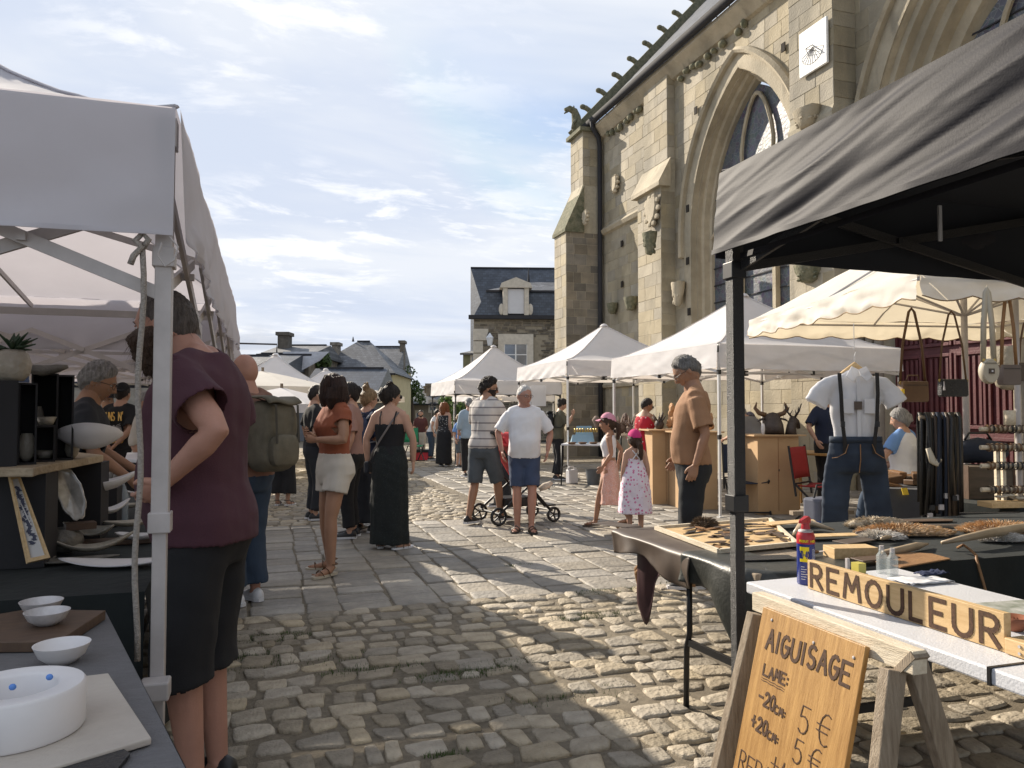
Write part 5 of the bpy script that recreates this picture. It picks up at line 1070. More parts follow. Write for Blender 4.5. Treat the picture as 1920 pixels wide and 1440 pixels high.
line('+1\u20ac/SC', .15, .455, .04, .055, .012, .0034, jit=.004); line('REPARATION', .01, .50, .030, .055, .010, .0038, jit=.004); line('ENTRETIEN', .01, .575, .030, .05, .010, .0036, jit=.004); line('COUTEAUX', .02, .65, .034, .05, .010, .0036, jit=.004)
for y_, z_ in ((.17, -.03), (-.03, -.045), (-.19, -.04)): MB().ell((-.0095, y_, z_), .002, .005, .005, 8, 4).build('nail', M_alg, pb_)
# things on the white table
def gb_(px, py, lab, h=.11):
    p = ground(px, py, .74); o = empty('glass_bottle', (p.x, p.y, .741), label=lab, cat='bottle'); b = MB(); k = h / .11
    b.rings([[(x * s_ * .02, y * s_ * .012, z * k) for x, y in ((-1, -.7), (-.7, -1), (.7, -1), (1, -.7), (1, .7), (.7, 1), (-.7, 1), (-1, .7))] for s_, z in ((1, 0), (1, .07), (.5, .084), (.5, .094))]); b.build('glass_body', mat('clear_glass', (.55, .6, .6), .05, alpha=.35), o, smooth=True, ang=30); MB().lathe([(.009, .09 * k), (.009, .108 * k), (.001, .108 * k)], (0, 0, 0), 12).build('cap', M_alg, o)
gb_(1648, 1072, 'left one of the two small clear glass bottles behind the sign'); gb_(1668, 1078, 'right one of the two small clear glass bottles behind the sign')
q = ground(1592, 1078, .74); kb = empty('sharpening_jig', (q.x, q.y, .741), label='small clamp jig with a yellow box by the REMOULEUR sign', cat='tool'); MB().box(-.05, .05, -.03, .03, 0, .012).build('base', M_bk, kb); MB().bar((-.02, 0, .01), (-.02, 0, .07), .012).build('post', M_alg, kb); MB().box(.015, .05, -.02, .02, .013, .05).build('yellow_box', mat('yellow_plastic', (.55, .48, .10), .4), kb)
q = ground(1720, 1088, .74); b = MB(); b.grid(lambda u, v: ((u - .5) * .2, (v - .5) * .12, .006 + .014 * abs(nz(u * 4, v * 5, 3))), 14, 8); tag(b.build('cloth', mat('white_tissue', (.7, .7, .72), .8, var=.03), loc=(q.x, q.y, .741), smooth=True, solid=.002), 'crumpled white tissue lying on the white table', 'tissue')
q = ground(1745, 1082, .74); b = MB(); b.grid(lambda u, v: ((u - .5) * .13, (v - .5) * .05, .006 + .02 * abs(nz(u * 7, v * 5, 1))), 12, 6); tag(b.build('rag', mat('navy_cloth', (.02, .03, .08), .8), loc=(q.x + .02, q.y + .03, .745), smooth=True, solid=.003), 'dark blue rag on the white tissue', 'rag')
q = ground(1885, 1140, .74); tag(MB().poly([(-.12, -.09), (.14, -.11), (.16, .07), (-.1, .09)], 0, .004).build('magazine', mat('magazine_print', (.12, .16, .10), .3, col2=(.62, .62, .6), vs=14), loc=(q.x, q.y, .742)), 'open leaflet with green picture near the right edge of the white table', 'leaflet')
q = ground(1893, 1178, .74); tag(MB().lathe([(.02, 0), (.035, .02), (.04, .04), (.037, .04), (.02, .008)], (0, 0, 0), 24).build('pot_saucer', mat('terracotta', (.28, .10, .05), .7), loc=(q.x, q.y, .742), smooth=True), 'small terracotta dish on the white table by the end of the sign', 'dish')
# ---- leather table
PL_ = [(1.86, 2.64), (4.9, 2.62), (4.9, 3.62), (3.2, 3.72), (1.84, 3.80)]
lt2 = table('leather_table', 'long folding table covered with leather, horns, furs and knife blanks', PL_, .735, M_oldw, .03, legs=[((1.88, 3.22), (1.93, 2.70)), ((3.4, 2.7), (3.4, 3.65)), ((4.7, 2.7), (4.7, 3.6))])
b = MB(); b.grid(lambda u, v: (lerp(2.35, 4.93, u), lerp(3.72, 2.61, v), .7375), 10, 3); hang(b, [(2.35, 2.61), (4.93, 2.60)], .7375, .30, .01, 4, 26, .03)
tag(b.build('black_tablecloth', M_bcl, smooth=True, ang=60), 'black cloth over the right part of the leather table', 'tablecloth')
# leather hide draped over the near corner
def sstep_(a, b, x): t = min(1, max(0, (x - a) / (b - a))); return t * t * (3 - 2 * t)
def drape(E_, fdrop, ins, zt0, wvn, ph, u, v):
    Ls = [(q - p).length for p, q in zip(E_[:-1], E_[1:])]; s_ = u * sum(Ls); k = 0
    while k < len(Ls) - 1 and s_ > Ls[k]: s_ -= Ls[k]; k += 1
    e = E_[k].lerp(E_[k + 1], min(1, s_ / Ls[k])); d0 = (E_[k + 1] - E_[k]).normalized(); d1 = (E_[min(k + 2, len(E_) - 1)] - E_[min(k + 1, len(E_) - 2)]).normalized(); d = d0.lerp(d1, sstep_(.5, 1, s_ / Ls[k])).normalized(); nr = V((d.y, -d.x, 0)) * -1
    if nr.dot(V((-1, -.6, 0))) < 0: nr = -nr
    if v < .4: return e - nr * (ins * (1 - v / .4)) + V((0, 0, zt0 + .002 * nz(u * 9, v * 6, 1)))
    q = (v - .4) / .6; return e + nr * (.024 * math.sin(min(1.57, q * 8)) + wvn * q * math.sin(u * 19 + ph) + .03 * q * nz(u * 6, q, ph)) + V((0, 0, zt0 - fdrop(u) * q ** 1.3))
E1 = [V((2.0, 3.93, 0)), V((1.81, 3.84, 0)), V((1.83, 3.05, 0))]; E2 = [V((1.825, 3.12, 0)), V((1.85, 2.70, 0)), V((1.93, 2.615, 0)), V((2.45, 2.60, 0))]
tag(MB().grid(lambda u, v: drape(E1, lambda u: .085 + .05 * u + .03 * math.sin(u * 9), .22, .741, .012, 0, u, v), 80, 30).build('leather_hide', M_lea, smooth=True, solid=.003), 'smooth brown leather hide draped over the left end of the knife blank table', 'leather')
M_gle = mat('green_black_leather', (.018, .02, .017), .45, col2=(.04, .042, .036), vs=30, bump=.12, bs=70, spec=.6)
tag(MB().grid(lambda u, v: drape(E2, lambda u: .13 + .26 * math.exp(-((u - .42) / .13) ** 2) + .10 * math.exp(-((u - .8) / .1) ** 2), .25, .745, .02, 2, u, v), 90, 34).build('leather_hide', M_gle, smooth=True, solid=.003), 'wrinkled green black leather with a hanging point beside the black tent leg', 'leather')
def flap(u, v):
    y = lerp(3.62, 3.06, u); drop = .20 * math.exp(-((u - .10) / .10) ** 2) + .20 * (1 - u) ** 1.5 + .06; return V((1.835 + .03 * math.sin(u * 8) * v + .02 * nz(u * 5, v * 2, 1), y, .725 - drop * v))
tag(MB().grid(flap, 40, 12).build('leather_offcut', mat('maroon_leather', (.05, .022, .025), .45, var=.2), smooth=True, solid=.003), 'maroon leather flap hanging in a long point under the brown hide', 'leather')
# tray with blanks
def tl(px, py, z=.745): return ground(px, py, z)
fr4 = [tl(1228, 992), tl(1345, 1036), tl(1490, 1022), tl(1440, 976)]; o = empty('blank_tray', (fr4[0] + fr4[2]) / 2, label='shallow wooden tray of flat dark knife scales and leather blanks', cat='tray')
c_ = o.location.copy(); q4 = [(p - c_) for p in fr4]; MB().poly([(p.x, p.y) for p in q4], 0, .008).build('tray_floor', M_oak, o)
for i in range(4): a = q4[i].copy(); d = q4[(i + 1) % 4].copy(); a.z = d.z = .011; MB().bar(a, d, .018, .02).build('tray_edge', M_pal, o)
rr = random.Random(2)
def inq(u, v): p = (q4[0].lerp(q4[3], u)).lerp(q4[1].lerp(q4[2], u), v); return p
for i in range(46):
    u = rr.uniform(.08, .93); v = rr.uniform(.1, .9); p = inq(u, v); L_ = rr.uniform(.035, .075); w_ = rr.uniform(.01, .02); a = rr.choice([.3, 1.2, 1.4, .1]) + rr.uniform(-.2, .2); M_ = Matrix.Translation((p.x, p.y, .0095 + (i % 5) * .0035)) @ Matrix.Rotation(a, 4, 'Z')
    MB().poly([(-L_, -w_ * .6), (-L_ * .5, -w_), (L_ * .6, -w_), (L_, 0), (L_ * .6, w_), (-L_ * .5, w_), (-L_, w_ * .6)], 0, .003, M_).build('knife_blank', rr.choice([M_blea, M_lea, M_dwood, M_dwood, M_tan]), o)
def fur(name, lab, c, rx, ry, h, m, n=1500, L_=.05, rot=0, cat='fur'):
    o = empty(name, c, R(rot), label=lab, cat=cat); rr = random.Random(int(c[0] * 1000)); b = MB()
    b.lathe([(1, 0), (.98, h * .4), (.75, h * .85), (.4, h), (.001, h)], (0, 0, 0), 22); 
    me = b.mesh('pelt', m)
    for v in me.vertices: k = 1 + .25 * nz(v.co.x * 2, v.co.y * 2, c[0]); v.co.x *= rx * k; v.co.y *= ry * k
    link(me, 'pelt', o, smooth=True); b = MB()
    for i in range(n):
        t = rr.uniform(0, 6.28); r_ = math.sqrt(rr.random()); k = 1 + .25 * nz(math.cos(t) * 2 * r_, math.sin(t) * 2 * r_, c[0]); p = V((math.cos(t) * r_ * rx * k, math.sin(t) * r_ * ry * k, h * (1 - r_ ** 3) * .9)); d = V((math.cos(t) * (.4 + r_) + .3, math.sin(t) * (.4 + r_), .55 + rr.uniform(-.2, .4))).normalized() * L_ * rr.uniform(.5, 1.1); s_ = V((rr.uniform(-1, 1), rr.uniform(-1, 1), 0)).normalized() * .0022
        b.tint = rr.random(); b.add([p - s_, p + s_, p + d * .6 + s_ * .6, p + d + V((0, 0, -L_ * .2)), p + d * .6 - s_ * .6], [(0, 1, 2, 3, 4)])
    b.build('hair', m, o, kind='stuff'); return o
M_fx = mat('fox_fur', (.40, .22, .09), .9, col2=(.72, .52, .30), vs=9, tint=.3); M_fcr = mat('cream_fur', (.35, .27, .18), .9, col2=(.66, .58, .45), vs=16, tint=.3); M_fbr = mat('brown_fur', (.07, .045, .025), .9, col2=(.24, .16, .09), vs=16, tint=.4); M_fw = mat('white_fur', (.55, .50, .43), .9, col2=(.78, .75, .70), vs=12, tint=.2)
fur('fur_pelt', 'round brown bristly fur cap on the table below the man in the brown t-shirt', tl(1320, 990, .74), .062, .05, .05, M_fbr, 1300, .04)
fur('fur_pelt', 'curly cream fur strip at the back of the leather table', tl(1640, 985, .745), .20, .05, .04, M_fcr, 1700, .035, -10); fur('fur_pelt', 'orange fox pelt lying in the middle of the leather table', tl(1690, 1000, .745), .26, .07, .035, M_fx, 2200, .05, -14)
fur('fur_pelt', 'white edged fox pelt at the right end of the leather table', tl(1880, 995, .745), .26, .10, .035, M_fx, 2200, .05, -18); fur('fur_pelt', 'white fur scrap in front of the right fox pelt', tl(1870, 1012, .745), .12, .04, .025, M_fw, 900, .05, -20); fur('fur_pelt', 'white fur scrap in front of the middle fox pelt', tl(1648, 1008, .745), .10, .035, .022, M_fw, 800, .05, -15)
M_horn = mat('cow_horn', (.28, .20, .12), .35, col2=(.46, .36, .24), vs=5)
tag(MB().tube([tl(1760, 1016, .77), tl(1800, 1008, .79), tl(1850, 998, .80), tl(1900, 990, .79), tl(1950, 985, .78)], [.008, .016, .022, .024, .024], 12).build('horn', M_horn, smooth=True), 'long curved pale horn lying across the fox pelts', 'horn')
tag(MB().tube([tl(1650, 1035, .75), tl(1680, 1030, .757), tl(1715, 1022, .76), tl(1735, 1018, .755)], [.012, .017, .018, .004], 10).build('horn', M_horn, smooth=True), 'short dark tipped horn beside the leather sheet', 'horn')
tag(MB().tube([tl(1490, 1002, .75), tl(1500, 985, .765), tl(1520, 980, .775), tl(1545, 988, .765), tl(1560, 992, .75)], [.022, .024, .018, .010, .005], 10).build('horn', M_horn, smooth=True), 'pale green horn tip behind the spray can', 'horn')
rr = random.Random(9)
for i, (px, py, L_, w_, a, m, lab) in enumerate(((1700, 1045, .20, .10, 10, M_tan, 'tan leather sheet at the front edge of the black cloth'), (1720, 975, .22, .05, -12, M_dwood, 'flat dark knife sheath behind the fox pelt'), (1770, 985, .16, .03, -20, M_lea, 'dark leather strap piece on the pelts'), (1600, 1015, .12, .05, 12, M_lea, 'dark leather square left of the short horn'), (1560, 1006, .16, .045, -8, M_oak, 'pale wooden slat near the spray can'), (1850, 965, .20, .012, -14, M_blea, 'thin black rod along the back edge of the leather table'), (1640, 1052, .12, .04, 4, M_dwood, 'dark wooden knife blank at the front edge of the black cloth'), (1480, 985, .18, .05, 6, M_oak, 'pine lath behind the blank tray'))):
    p = tl(px, py, .747); tag(MB().poly([(-L_, -w_), (L_ * .8, -w_ * .8), (L_, w_ * .3), (L_ * .7, w_), (-L_ * .9, w_)], 0, .006).build('leather_piece', m, loc=(p.x, p.y, .741 + .0035 * i), rz=R(a), bev=.002), lab, 'leather')
for i, (px, py, a, lab) in enumerate(((1660, 1012, 20, 'stag antler handled knife in front of the fox pelt'), (1620, 1003, -5, 'dark handled knife beside the white fur scrap'), (1520, 1040, 10, 'black handled knife in front of the wooden box'))):
    p = tl(px, py, .75); k = empty('knife', (p.x, p.y, .765), R(a), label=lab, cat='knife'); MB().tube([(-.06, 0, 0), (-.02, 0, .002), (.03, 0, 0)], [.008, .011, .008], 8).build('handle', M_dwood if i else M_horn, k, smooth=True); MB().poly([(.03, -.009), (.12, -.007), (.15, .006), (.03, .009)], -.001, .001).build('blade', M_alg, k)
p = tl(1590, 1040, .75); wbx = empty('wooden_box', (p.x, p.y, .742), R(-12), label='shallow wooden box with printed mark behind the REMOULEUR sign', cat='box'); MB().box(-.10, .10, -.05, .05, 0, .05).build('box_body', M_oak, wbx, bev=.002)
p = tl(1430, 1048, .742); tag(MB().poly([(-.12, -.05), (.12, -.06), (.13, .03), (-.10, .05)], 0, .003).build('black_card', M_blea, loc=(p.x, p.y, .752), rz=R(-6)), 'black chalk card lying behind the tent leg', 'card')
rp = MB(); rp.tube([tl(1790, 1025, .76), tl(1800, 1020, .79), tl(1812, 1028, .77), tl(1825, 1040, .745), V((2.95, 2.60, .745)), V((2.95, 2.56, .62)), V((2.95, 2.55, .5))], .006, 6); tag(rp.build('cord', M_tan, smooth=True), 'thin brown cord looped on the table and hanging over its front edge', 'cord')
# ================= MIDDLE DISTANCE STALLS ON THE RIGHT =================
M_clay = mat('raw_terracotta_clay', (.42, .22, .10), .8, col2=(.60, .36, .19), vs=8, bump=.5, bs=40)
M_dclay = mat('dark_fired_clay', (.03, .022, .02), .6, col2=(.08, .06, .05), vs=8, bump=.5, bs=40)
M_gclay = mat('grey_brown_clay', (.14, .10, .08), .8, col2=(.26, .19, .15), vs=8, bump=.5, bs=40)
M_lblu = mat('light_blue_cloth', (.22, .34, .42), .8, var=.08)
M_navy = mat('navy_fabric', (.015, .022, .04), .85, var=.2)
M_bagb = mat('brown_bag_leather', (.10, .05, .022), .45, col2=(.15, .08, .035), vs=8)
M_bage = mat('beige_bag_leather', (.45, .40, .31), .55, var=.06)
M_brass = mat('brass_fitting', (.45, .33, .12), .3, metal=.8, var=.1)
M_tagy = mat('yellow_price_tag', (.85, .60, .05), .6, var=.02)
def plinth(px0, px1, D, top, lab, deep=.45):
    p = at((px0 + px1) / 2, D); w = (px1 - px0) * D / FPX; o = empty('cardboard_plinth', p, R(-YAW + 6), label=lab, cat='plinth', group='cardboard plinths of the sculpture stall'); z = hzz(top, D)
    for nm, x in (('front_panel', (-w / 2, w / 2, 0, .012, 0, z)), ('side_panel', (-w / 2, -w / 2 + .012, .014, deep, 0, z)), ('side_panel', (w / 2 - .012, w / 2, .014, deep, 0, z)), ('back_panel', (-w / 2 + .014, w / 2 - .014, deep - .012, deep, 0, z))): MB().box(*x).build(nm, M_card, o)
    MB().box(-.003, .003, -.003, .0, .05, z - .02).build('seam', M_tan, o); MB().box(-w / 2 - .07, w / 2 + .09, -.05, deep + .05, z + .001, z + .022).build('top_board', M_card, o); MB().box(.0, .015, -.004, 0, z * .55, z * .55 + .03).build('hand_hole', M_ink, o)
    return o, z + .022
pA, zA = plinth(1222, 1274, 11.5, 808, 'left cardboard plinth behind the small girl'); pB, zB_ = plinth(1277, 1345, 10.9, 812, 'wide cardboard plinth right behind the man in the brown t-shirt', .6); pC, zC = plinth(1418, 1498, 10.4, 818, 'cardboard plinth carrying the black bull head sculpture')
def sculpt(nm, lab, p, kind, m, s_=1.0, rz=0, cat='sculpture'):
    o = empty(nm, p, R(rz), label=lab, cat=cat); rr = random.Random(int(p[0] * 977 + p[1] * 71)); b = MB()
    if kind == 'bull':
        b.tube([(0, .12, 0), (0, .08, .10), (0, 0, .2), (0, -.1, .19), (0, -.2, .10), (0, -.24, .05)], [.13, .13, .115, .10, .07, .05], 12); b.ell((0, -.23, .05), .06, .05, .05, 10, 6)
        b2 = b.build('head', m, o, smooth=True)
        for s in (-1, 1): MB().tube([(s * .08, 0, .26), (s * .17, -.02, .29), (s * .22, -.04, .36), (s * .19, -.06, .44)], [.035, .032, .024, .006], 8).build('horn', M_bagb, o, smooth=True); MB().tube([(s * .09, .02, .22), (s * .17, .04, .20), (s * .21, .05, .17)], [.025, .035, .006], 6, flat=.5).build('ear', m, o, smooth=True); MB().ell((s * .07, -.09, .22), .015, .012, .015, 6, 4).build('eye', M_wce, o)
    elif kind == 'deer':
        b.tube([(0, .1, 0), (0, .08, .12), (0, 0, .22), (0, -.1, .18), (0, -.2, .10)], [.09, .07, .065, .055, .03], 10); b.build('head', m, o, smooth=True)
        for s in (-1, 1):
            MB().tube([(s * .03, 0, .27), (s * .10, .02, .36), (s * .13, .02, .46)], [.018, .014, .006], 6).build('antler', m, o, smooth=True)
            for k in range(3): MB().tube([(s * (.05 + .03 * k), .01, .30 + .05 * k), (s * (.02 + .05 * k), -.03, .37 + .05 * k)], [.012, .004], 5).build('antler_tine', m, o, smooth=True)
    elif kind == 'flame':      # rough standing figure with lumpy curls
        for i in range(16): t = rr.uniform(0, 6.28); z = rr.uniform(.02, .34); k = (1 - z * 1.6); b.ell((math.cos(t) * .07 * k, math.sin(t) * .06 * k, z), .055 * (k * .5 + .5), .05 * (k * .5 + .5), .06, 7, 5)
        me = solidify_mb(b, .012, 1)
        for v in me.vertices: v.co *= 1 + .08 * noise.noise(v.co * 22)
        me.materials.append(m); link(me, 'figure', o, smooth=True)
    elif kind == 'spiky':
        b.lathe([(.05, 0), (.08, .03), (.10, .1), (.07, .17), (.03, .2)], (0, 0, 0), 12); b.build('body', m, o, smooth=True)
        for i in range(12): t = i * .52 * 2; e = rr.uniform(.2, 1.3); d = V((math.cos(t) * math.cos(e), math.sin(t) * math.cos(e), math.sin(e))); MB().tube([V((0, 0, .12)) + d * .05, V((0, 0, .12)) + d * .13 + V((0, 0, .02)), V((0, 0, .12)) + d * .19 + V((0, 0, .05))], [.022, .015, .005], 6).build('branch', m, o, smooth=True)
    elif kind == 'bust':
        b.tube([(0, 0, 0), (0, 0, .05), (0, 0, .1), (0, -.01, .16), (0, -.01, .22), (0, 0, .27)], [.09, .08, .045, .07, .075, .03], 10); b.ell((0, -.075, .17), .015, .02, .02, 6, 4); b.build('head', m, o, smooth=True)
    o.scale = (s_, s_, s_); return o
sculpt('bull_head', 'black bull head sculpture with curved horns on the cardboard plinth', (*at(1447, 10.65).xy, zC), 'bull', M_dclay, 1.0, 160); sculpt('deer_head', 'dark deer head sculpture with antlers right of the bull head', (*at(1487, 10.6).xy, zC), 'deer', M_dclay, .9, 120)
sculpt('clay_figure', 'rough orange clay figure group on the left cardboard plinth', (*at(1262, 11.7).xy, zA), 'flame', M_clay, 1.0); sculpt('clay_figure', 'tall orange clay flame figure beside the man in the brown t-shirt', (*at(1283, 11.1).xy, zB_), 'flame', M_clay, 1.25, 40)
sculpt('clay_figure', 'small terracotta figure at the right end of the wide plinth', (*at(1330, 11.2).xy, zB_), 'flame', M_clay, .7, 90); sculpt('dark_flower', 'small black thistle sculpture in front of the red dress woman', (*at(1236, 11.7).xy, zA), 'spiky', M_dclay, .75)
for px, lab in ((1430, 'small bottle of glaze on the bull head plinth'),): p = at(px, 10.5); vase((p.x, p.y, zC), .028, .15, lab, M_wce, nm='bottle')
# sculpture table behind the girls and blue stand table
pt = [at(1150, 13.4), at(1232, 12.6), at(1250, 13.4), at(1165, 14.2)]; table('sculpture_table', 'table of small grey clay sculptures behind the girl in the pink cap', [(p.x, p.y) for p in pt], 1.0, M_oldw, .04, legs=[(pt[0], pt[3]), (pt[1], pt[2])])
MB_ = MB(); MB_.poly([(p.x, p.y) for p in pt], .02, .95)
for i, (px, D, k) in enumerate(((1152, 13.7, 'bust'), (1163, 13.5, 'spiky'), (1172, 13.7, 'flame'), (1183, 13.3, 'spiky'), (1195, 13.1, 'flame'), (1206, 13.0, 'spiky'), (1214, 13.2, 'bust'))):
    lab = ['grey bust at the left end of the sculpture table', 'spiky grey sculpture second from the left on the sculpture table', 'lumpy brown figure third on the sculpture table', 'branching clay piece in the middle of the sculpture table', 'lumpy figure behind the pink cap', 'branching clay piece beside the red dress woman', 'small head at the right end of the sculpture table'][i]
    p = at(px, D); sculpt('clay_piece', lab, (p.x, p.y, 1.0), k, M_gclay, .9, i * 50)
pt = [at(1052, 14.4), at(1150, 14.0), at(1156, 15.0), at(1066, 15.4)]; table('craft_table', 'white topped folding table with pale blue display steps behind the tent leg', [(p.x, p.y) for p in pt], .78, M_wtab, .03, legs=[(pt[0], pt[3]), (pt[1], pt[2])])
for px0, px1, D, z0, z1, lab in ((1074, 1108, 14.6, .78, .94, 'front pale blue display step'), (1082, 1110, 15.0, .78, 1.10, 'rear taller pale blue display step')): p = at((px0 + px1) / 2, D); w = (px1 - px0) * D / FPX; tag(MB().add([(-w / 2 - .04, -.1, 0), (w / 2 + .04, -.1, 0), (w / 2, .12, z1 - z0), (-w / 2, .12, z1 - z0), (-w / 2 - .04, .2, 0), (w / 2 + .04, .2, 0)], [(0, 1, 2, 3), (4, 3, 2, 5), (0, 3, 4), (1, 5, 2), (0, 4, 5, 1)]).build('display_step', M_lblu, loc=(p.x, p.y, z0 + .001), rz=R(-YAW)), lab + ' on the craft table', 'display step')
rr = random.Random(6)
for i in range(9): p = at(1078 + i * 5, 14.75); MBx = MB().lathe([(.02, 0), (.028, .02), (.02, .06), (.012, .08)], (0, 0, 0), 8).build('figurine', M_brass, smooth=True, loc=(p.x, p.y, .945 + .04)); tag(MBx, ['leftmost', 'second', 'third', 'fourth', 'middle', 'sixth', 'seventh', 'eighth', 'rightmost'][i] + ' tiny brass figurine from the left on the front pale blue step', 'figurine', 'brass figurines in a row on the blue step')
for i, px in enumerate((1072, 1092, 1112, 1132, 1146)): p = at(px, 14.3); tag(MB().lathe([(.001, 0), (.06, 0), (.085, .03), (.08, .035), (.001, .02)], (0, 0, 0), 14).build('brown_dish', M_bagb, smooth=True, loc=(p.x, p.y, .782)), ['brown dish at the left end of the craft table', 'second brown dish from the left on the craft table', 'middle brown dish on the craft table', 'fourth brown dish on the craft table', 'brown dish at the right end of the craft table'][i], 'dish')
p = at(1118, 14.9); tag(MB().tube([(0, 0, 0), (0, 0, .12), (0, 0, .22), (0, 0, .30)], [.03, .03, .09, .03], 10).build('stone_bust', M_gclay, smooth=True, loc=(p.x, p.y, 1.0)), 'round grey head sculpture on the craft table', 'sculpture')
# jerrycan, bucket, red box, green chair
def jerry(px, py, lab):
    p = ground(px, py); o = empty('jerrycan', p, R(10), label=lab, cat='jerrycan'); b = MB(); b.box(-.10, .10, -.07, .07, 0, .27); b.build('tank', M_wce, o, bev=.02); MB().tube([(-.07, 0, .27), (-.06, 0, .325), (.03, 0, .325), (.05, 0, .27)], .014, 6).build('handle', M_wce, o, smooth=True); MB().lathe([(.025, .27), (.025, .30), (.001, .30)], (.075, 0, 0), 10).build('cap', M_wce, o)
jerry(1072, 906, 'white plastic jerrycan weighing down the tent leg')
p = at(1112, 14.6); tag(MB().lathe([(.001, 0), (.11, 0), (.15, .28), (.16, .28), (.16, .29), (.14, .28), (.10, .01), (.001, .01)], (0, 0, 0), 20).build('bucket', mat('grey_plastic', (.12, .13, .14), .5), smooth=True, loc=p, ang=40), 'grey plastic bucket below the craft table', 'bucket')
p = ground(790, 862); o = empty('crate', p, R(-YAW), label='red plastic crate with dark lid on the ground by the far tent leg', cat='crate'); MB().box(-.28, .28, -.2, .2, 0, .22).build('box_body', mat('red_plastic', (.55, .03, .05), .5), o, bev=.01); MB().box(-.30, .30, -.22, .22, .221, .30).build('lid', M_bk, o, bev=.01)
def chair(px, D, lab, m, rz=0, fold=True, grp=None):
    o = empty('folding_chair', at(px, D), R(rz), label=lab, cat='chair', group=grp)
    MB().grid(lambda u, v: (lerp(-.24, .24, u), lerp(-.22, .22, v), .44 - .03 * math.sin(math.pi * u)), 8, 4).build('seat', m, o, solid=.012, smooth=True); MB().grid(lambda u, v: (lerp(-.25, .25, u), .24 + .06 * v + .03 * math.sin(math.pi * u), lerp(.52, .92, v)), 8, 4).build('backrest', m, o, solid=.012, smooth=True)
    for s in (-1, 1): MB().bar((s * .25, -.24, 0), (s * .25, .24, .46), .022).build('leg', M_bk, o); MB().bar((s * .23, .24, 0), (s * .23, -.24, .46), .022).build('leg', M_bk, o); MB().bar((s * .26, .22, .3), (s * .26, .31, .94), .022).build('back_post', M_bk, o)
    for y in (-.23, .23): MB().bar((-.25, y, .46 if y > 0 else .03), (.25, y, .46 if y > 0 else .03), .02).build('crossbar', M_bk, o)
    return o
chair(1399, 10.6, 'navy folding camp chair between the tent leg and the bull head plinth', M_navy, -20); chair(1537, 9.9, 'red seated folding chair behind the hanging jeans', mat('red_canvas', (.30, .02, .02), .8), 30); chair(1700, 8.8, 'black camp chair under the seated grey haired woman', M_navy, -140); chair(742 + 33, 21.5, 'green chair beside the far tent', mat('green_canvas', (.02, .22, .10), .8), 10)
p = at(1540, 9.3); o = empty('cooler_bag', (p.x, p.y, .0), R(10), label='grey and blue cooler bag on the ground behind the jeans', cat='bag'); MB().box(-.2, .2, -.13, .13, 0, .35).build('bag_body', mat('grey_blue_bag', (.10, .11, .15), .8), o, bev=.03); MB().tube([(-.15, 0, .35), (-.1, 0, .5), (.1, 0, .5), (.15, 0, .35)], .012, 6).build('strap', M_bk, o); MB().box(-.205, .205, -.135, .135, .02, .1).build('blue_base', mat('blue_bag', (.02, .06, .2), .7), o, bev=.02)
p = at(1518, 10.4); pt = [at(1496, 10.9), at(1560, 10.5), at(1568, 11.3), at(1500, 11.7)]; table('work_table', 'brown wooden work table behind the bull head plinth', [(q.x, q.y) for q in pt], .80, M_ply, .03, legs=[(pt[0], pt[3]), (pt[1], pt[2])], legm=M_ply)
p = at(1545, 9.5); tag(MB().box(-.45, .35, -.05, .05, 0, .05).build('timber', M_oldw, loc=(p.x, p.y, .12), rz=R(-10), bev=.004), 'low timber beam on the ground behind the plinth', 'timber')
# ---- hanging shirt with braces and jeans
DS = 6.1; sp = at(1603, DS); sgv = empty('hanging_outfit', (sp.x, sp.y, hzz(693, DS)), R(-YAW - 4), label='white short sleeved shirt on a wooden hanger with black braces holding blue jeans', cat='clothes')
M_sh = mat('white_shirt_cotton', (.78, .78, .80), .8, var=.03, trans=.3, bump=.3, bs=12); M_jean = mat('blue_denim', (.012, .02, .036), .85, col2=(.04, .058, .09), vs=3.2, bump=.2, bs=180, det=2); M_belt = mat('black_elastic', (.012, .01, .01), .7)
k = DS / FPX
def sx(px): return (px - 1603) * k
def sz(py): return (693 - py) * k
gs = MB(); ell_ = lambda w_, d_, z, x=0: [(x + math.copysign(abs(math.cos(t)) ** .8, math.cos(t)) * w_, math.sin(t) * d_, z) for t in (2 * math.pi * i / 24 for i in range(24))]
gs.rings([ell_(w_, d_, sz(py)) for py, w_, d_ in ((836, .165, .06), (815, .168, .065), (780, .185, .07), (745, .20, .07), (722, .195, .06), (710, .165, .05), (702, .11, .042), (695, .06, .04))])
for e in (-1, 1): gs.tube([(e * .12, 0, sz(712)), (e * .20, -.005, sz(722)), (e * .265, -.01, sz(738)), (e * .315, -.015, sz(759))], [.04, .074, .088, .094], 16, flat=.52, up=(0, 1, 0))
me = solidify_mb(gs, .011, 2); cp = [(V((e * .315, -.015, sz(759))), V((e * .62, 0, -.78)), .13) for e in (-1, 1)]
bq = bmesh.new(); bq.from_mesh(me); bq.normal_update(); bmesh.ops.delete(bq, geom=[f for f in bq.faces if any((f.calc_center_median() - p).dot(n_) > -.02 and (f.calc_center_median() - p).length < r_ and f.normal.dot(n_) > .6 for p, n_, r_ in cp)], context='FACES')
for v in bq.verts: p = v.co; v.co = p + v.normal * (.011 * nz(p.x * 8, p.z * 2.5, 1) + .007 * nz(p.x * 17 + p.z * 6, p.z * 5, 4) + .010 * nz(p.x * 5 - p.z * 7, 0, 9) * min(1, max(0, (p.z - sz(830)) * 4)))
bq.to_mesh(me); bq.free(); me.materials.append(M_sh); sb_ = link(me, 'shirt_body', sgv, smooth=True); qm = sb_.modifiers.new('s', 'SOLIDIFY'); qm.thickness = .003
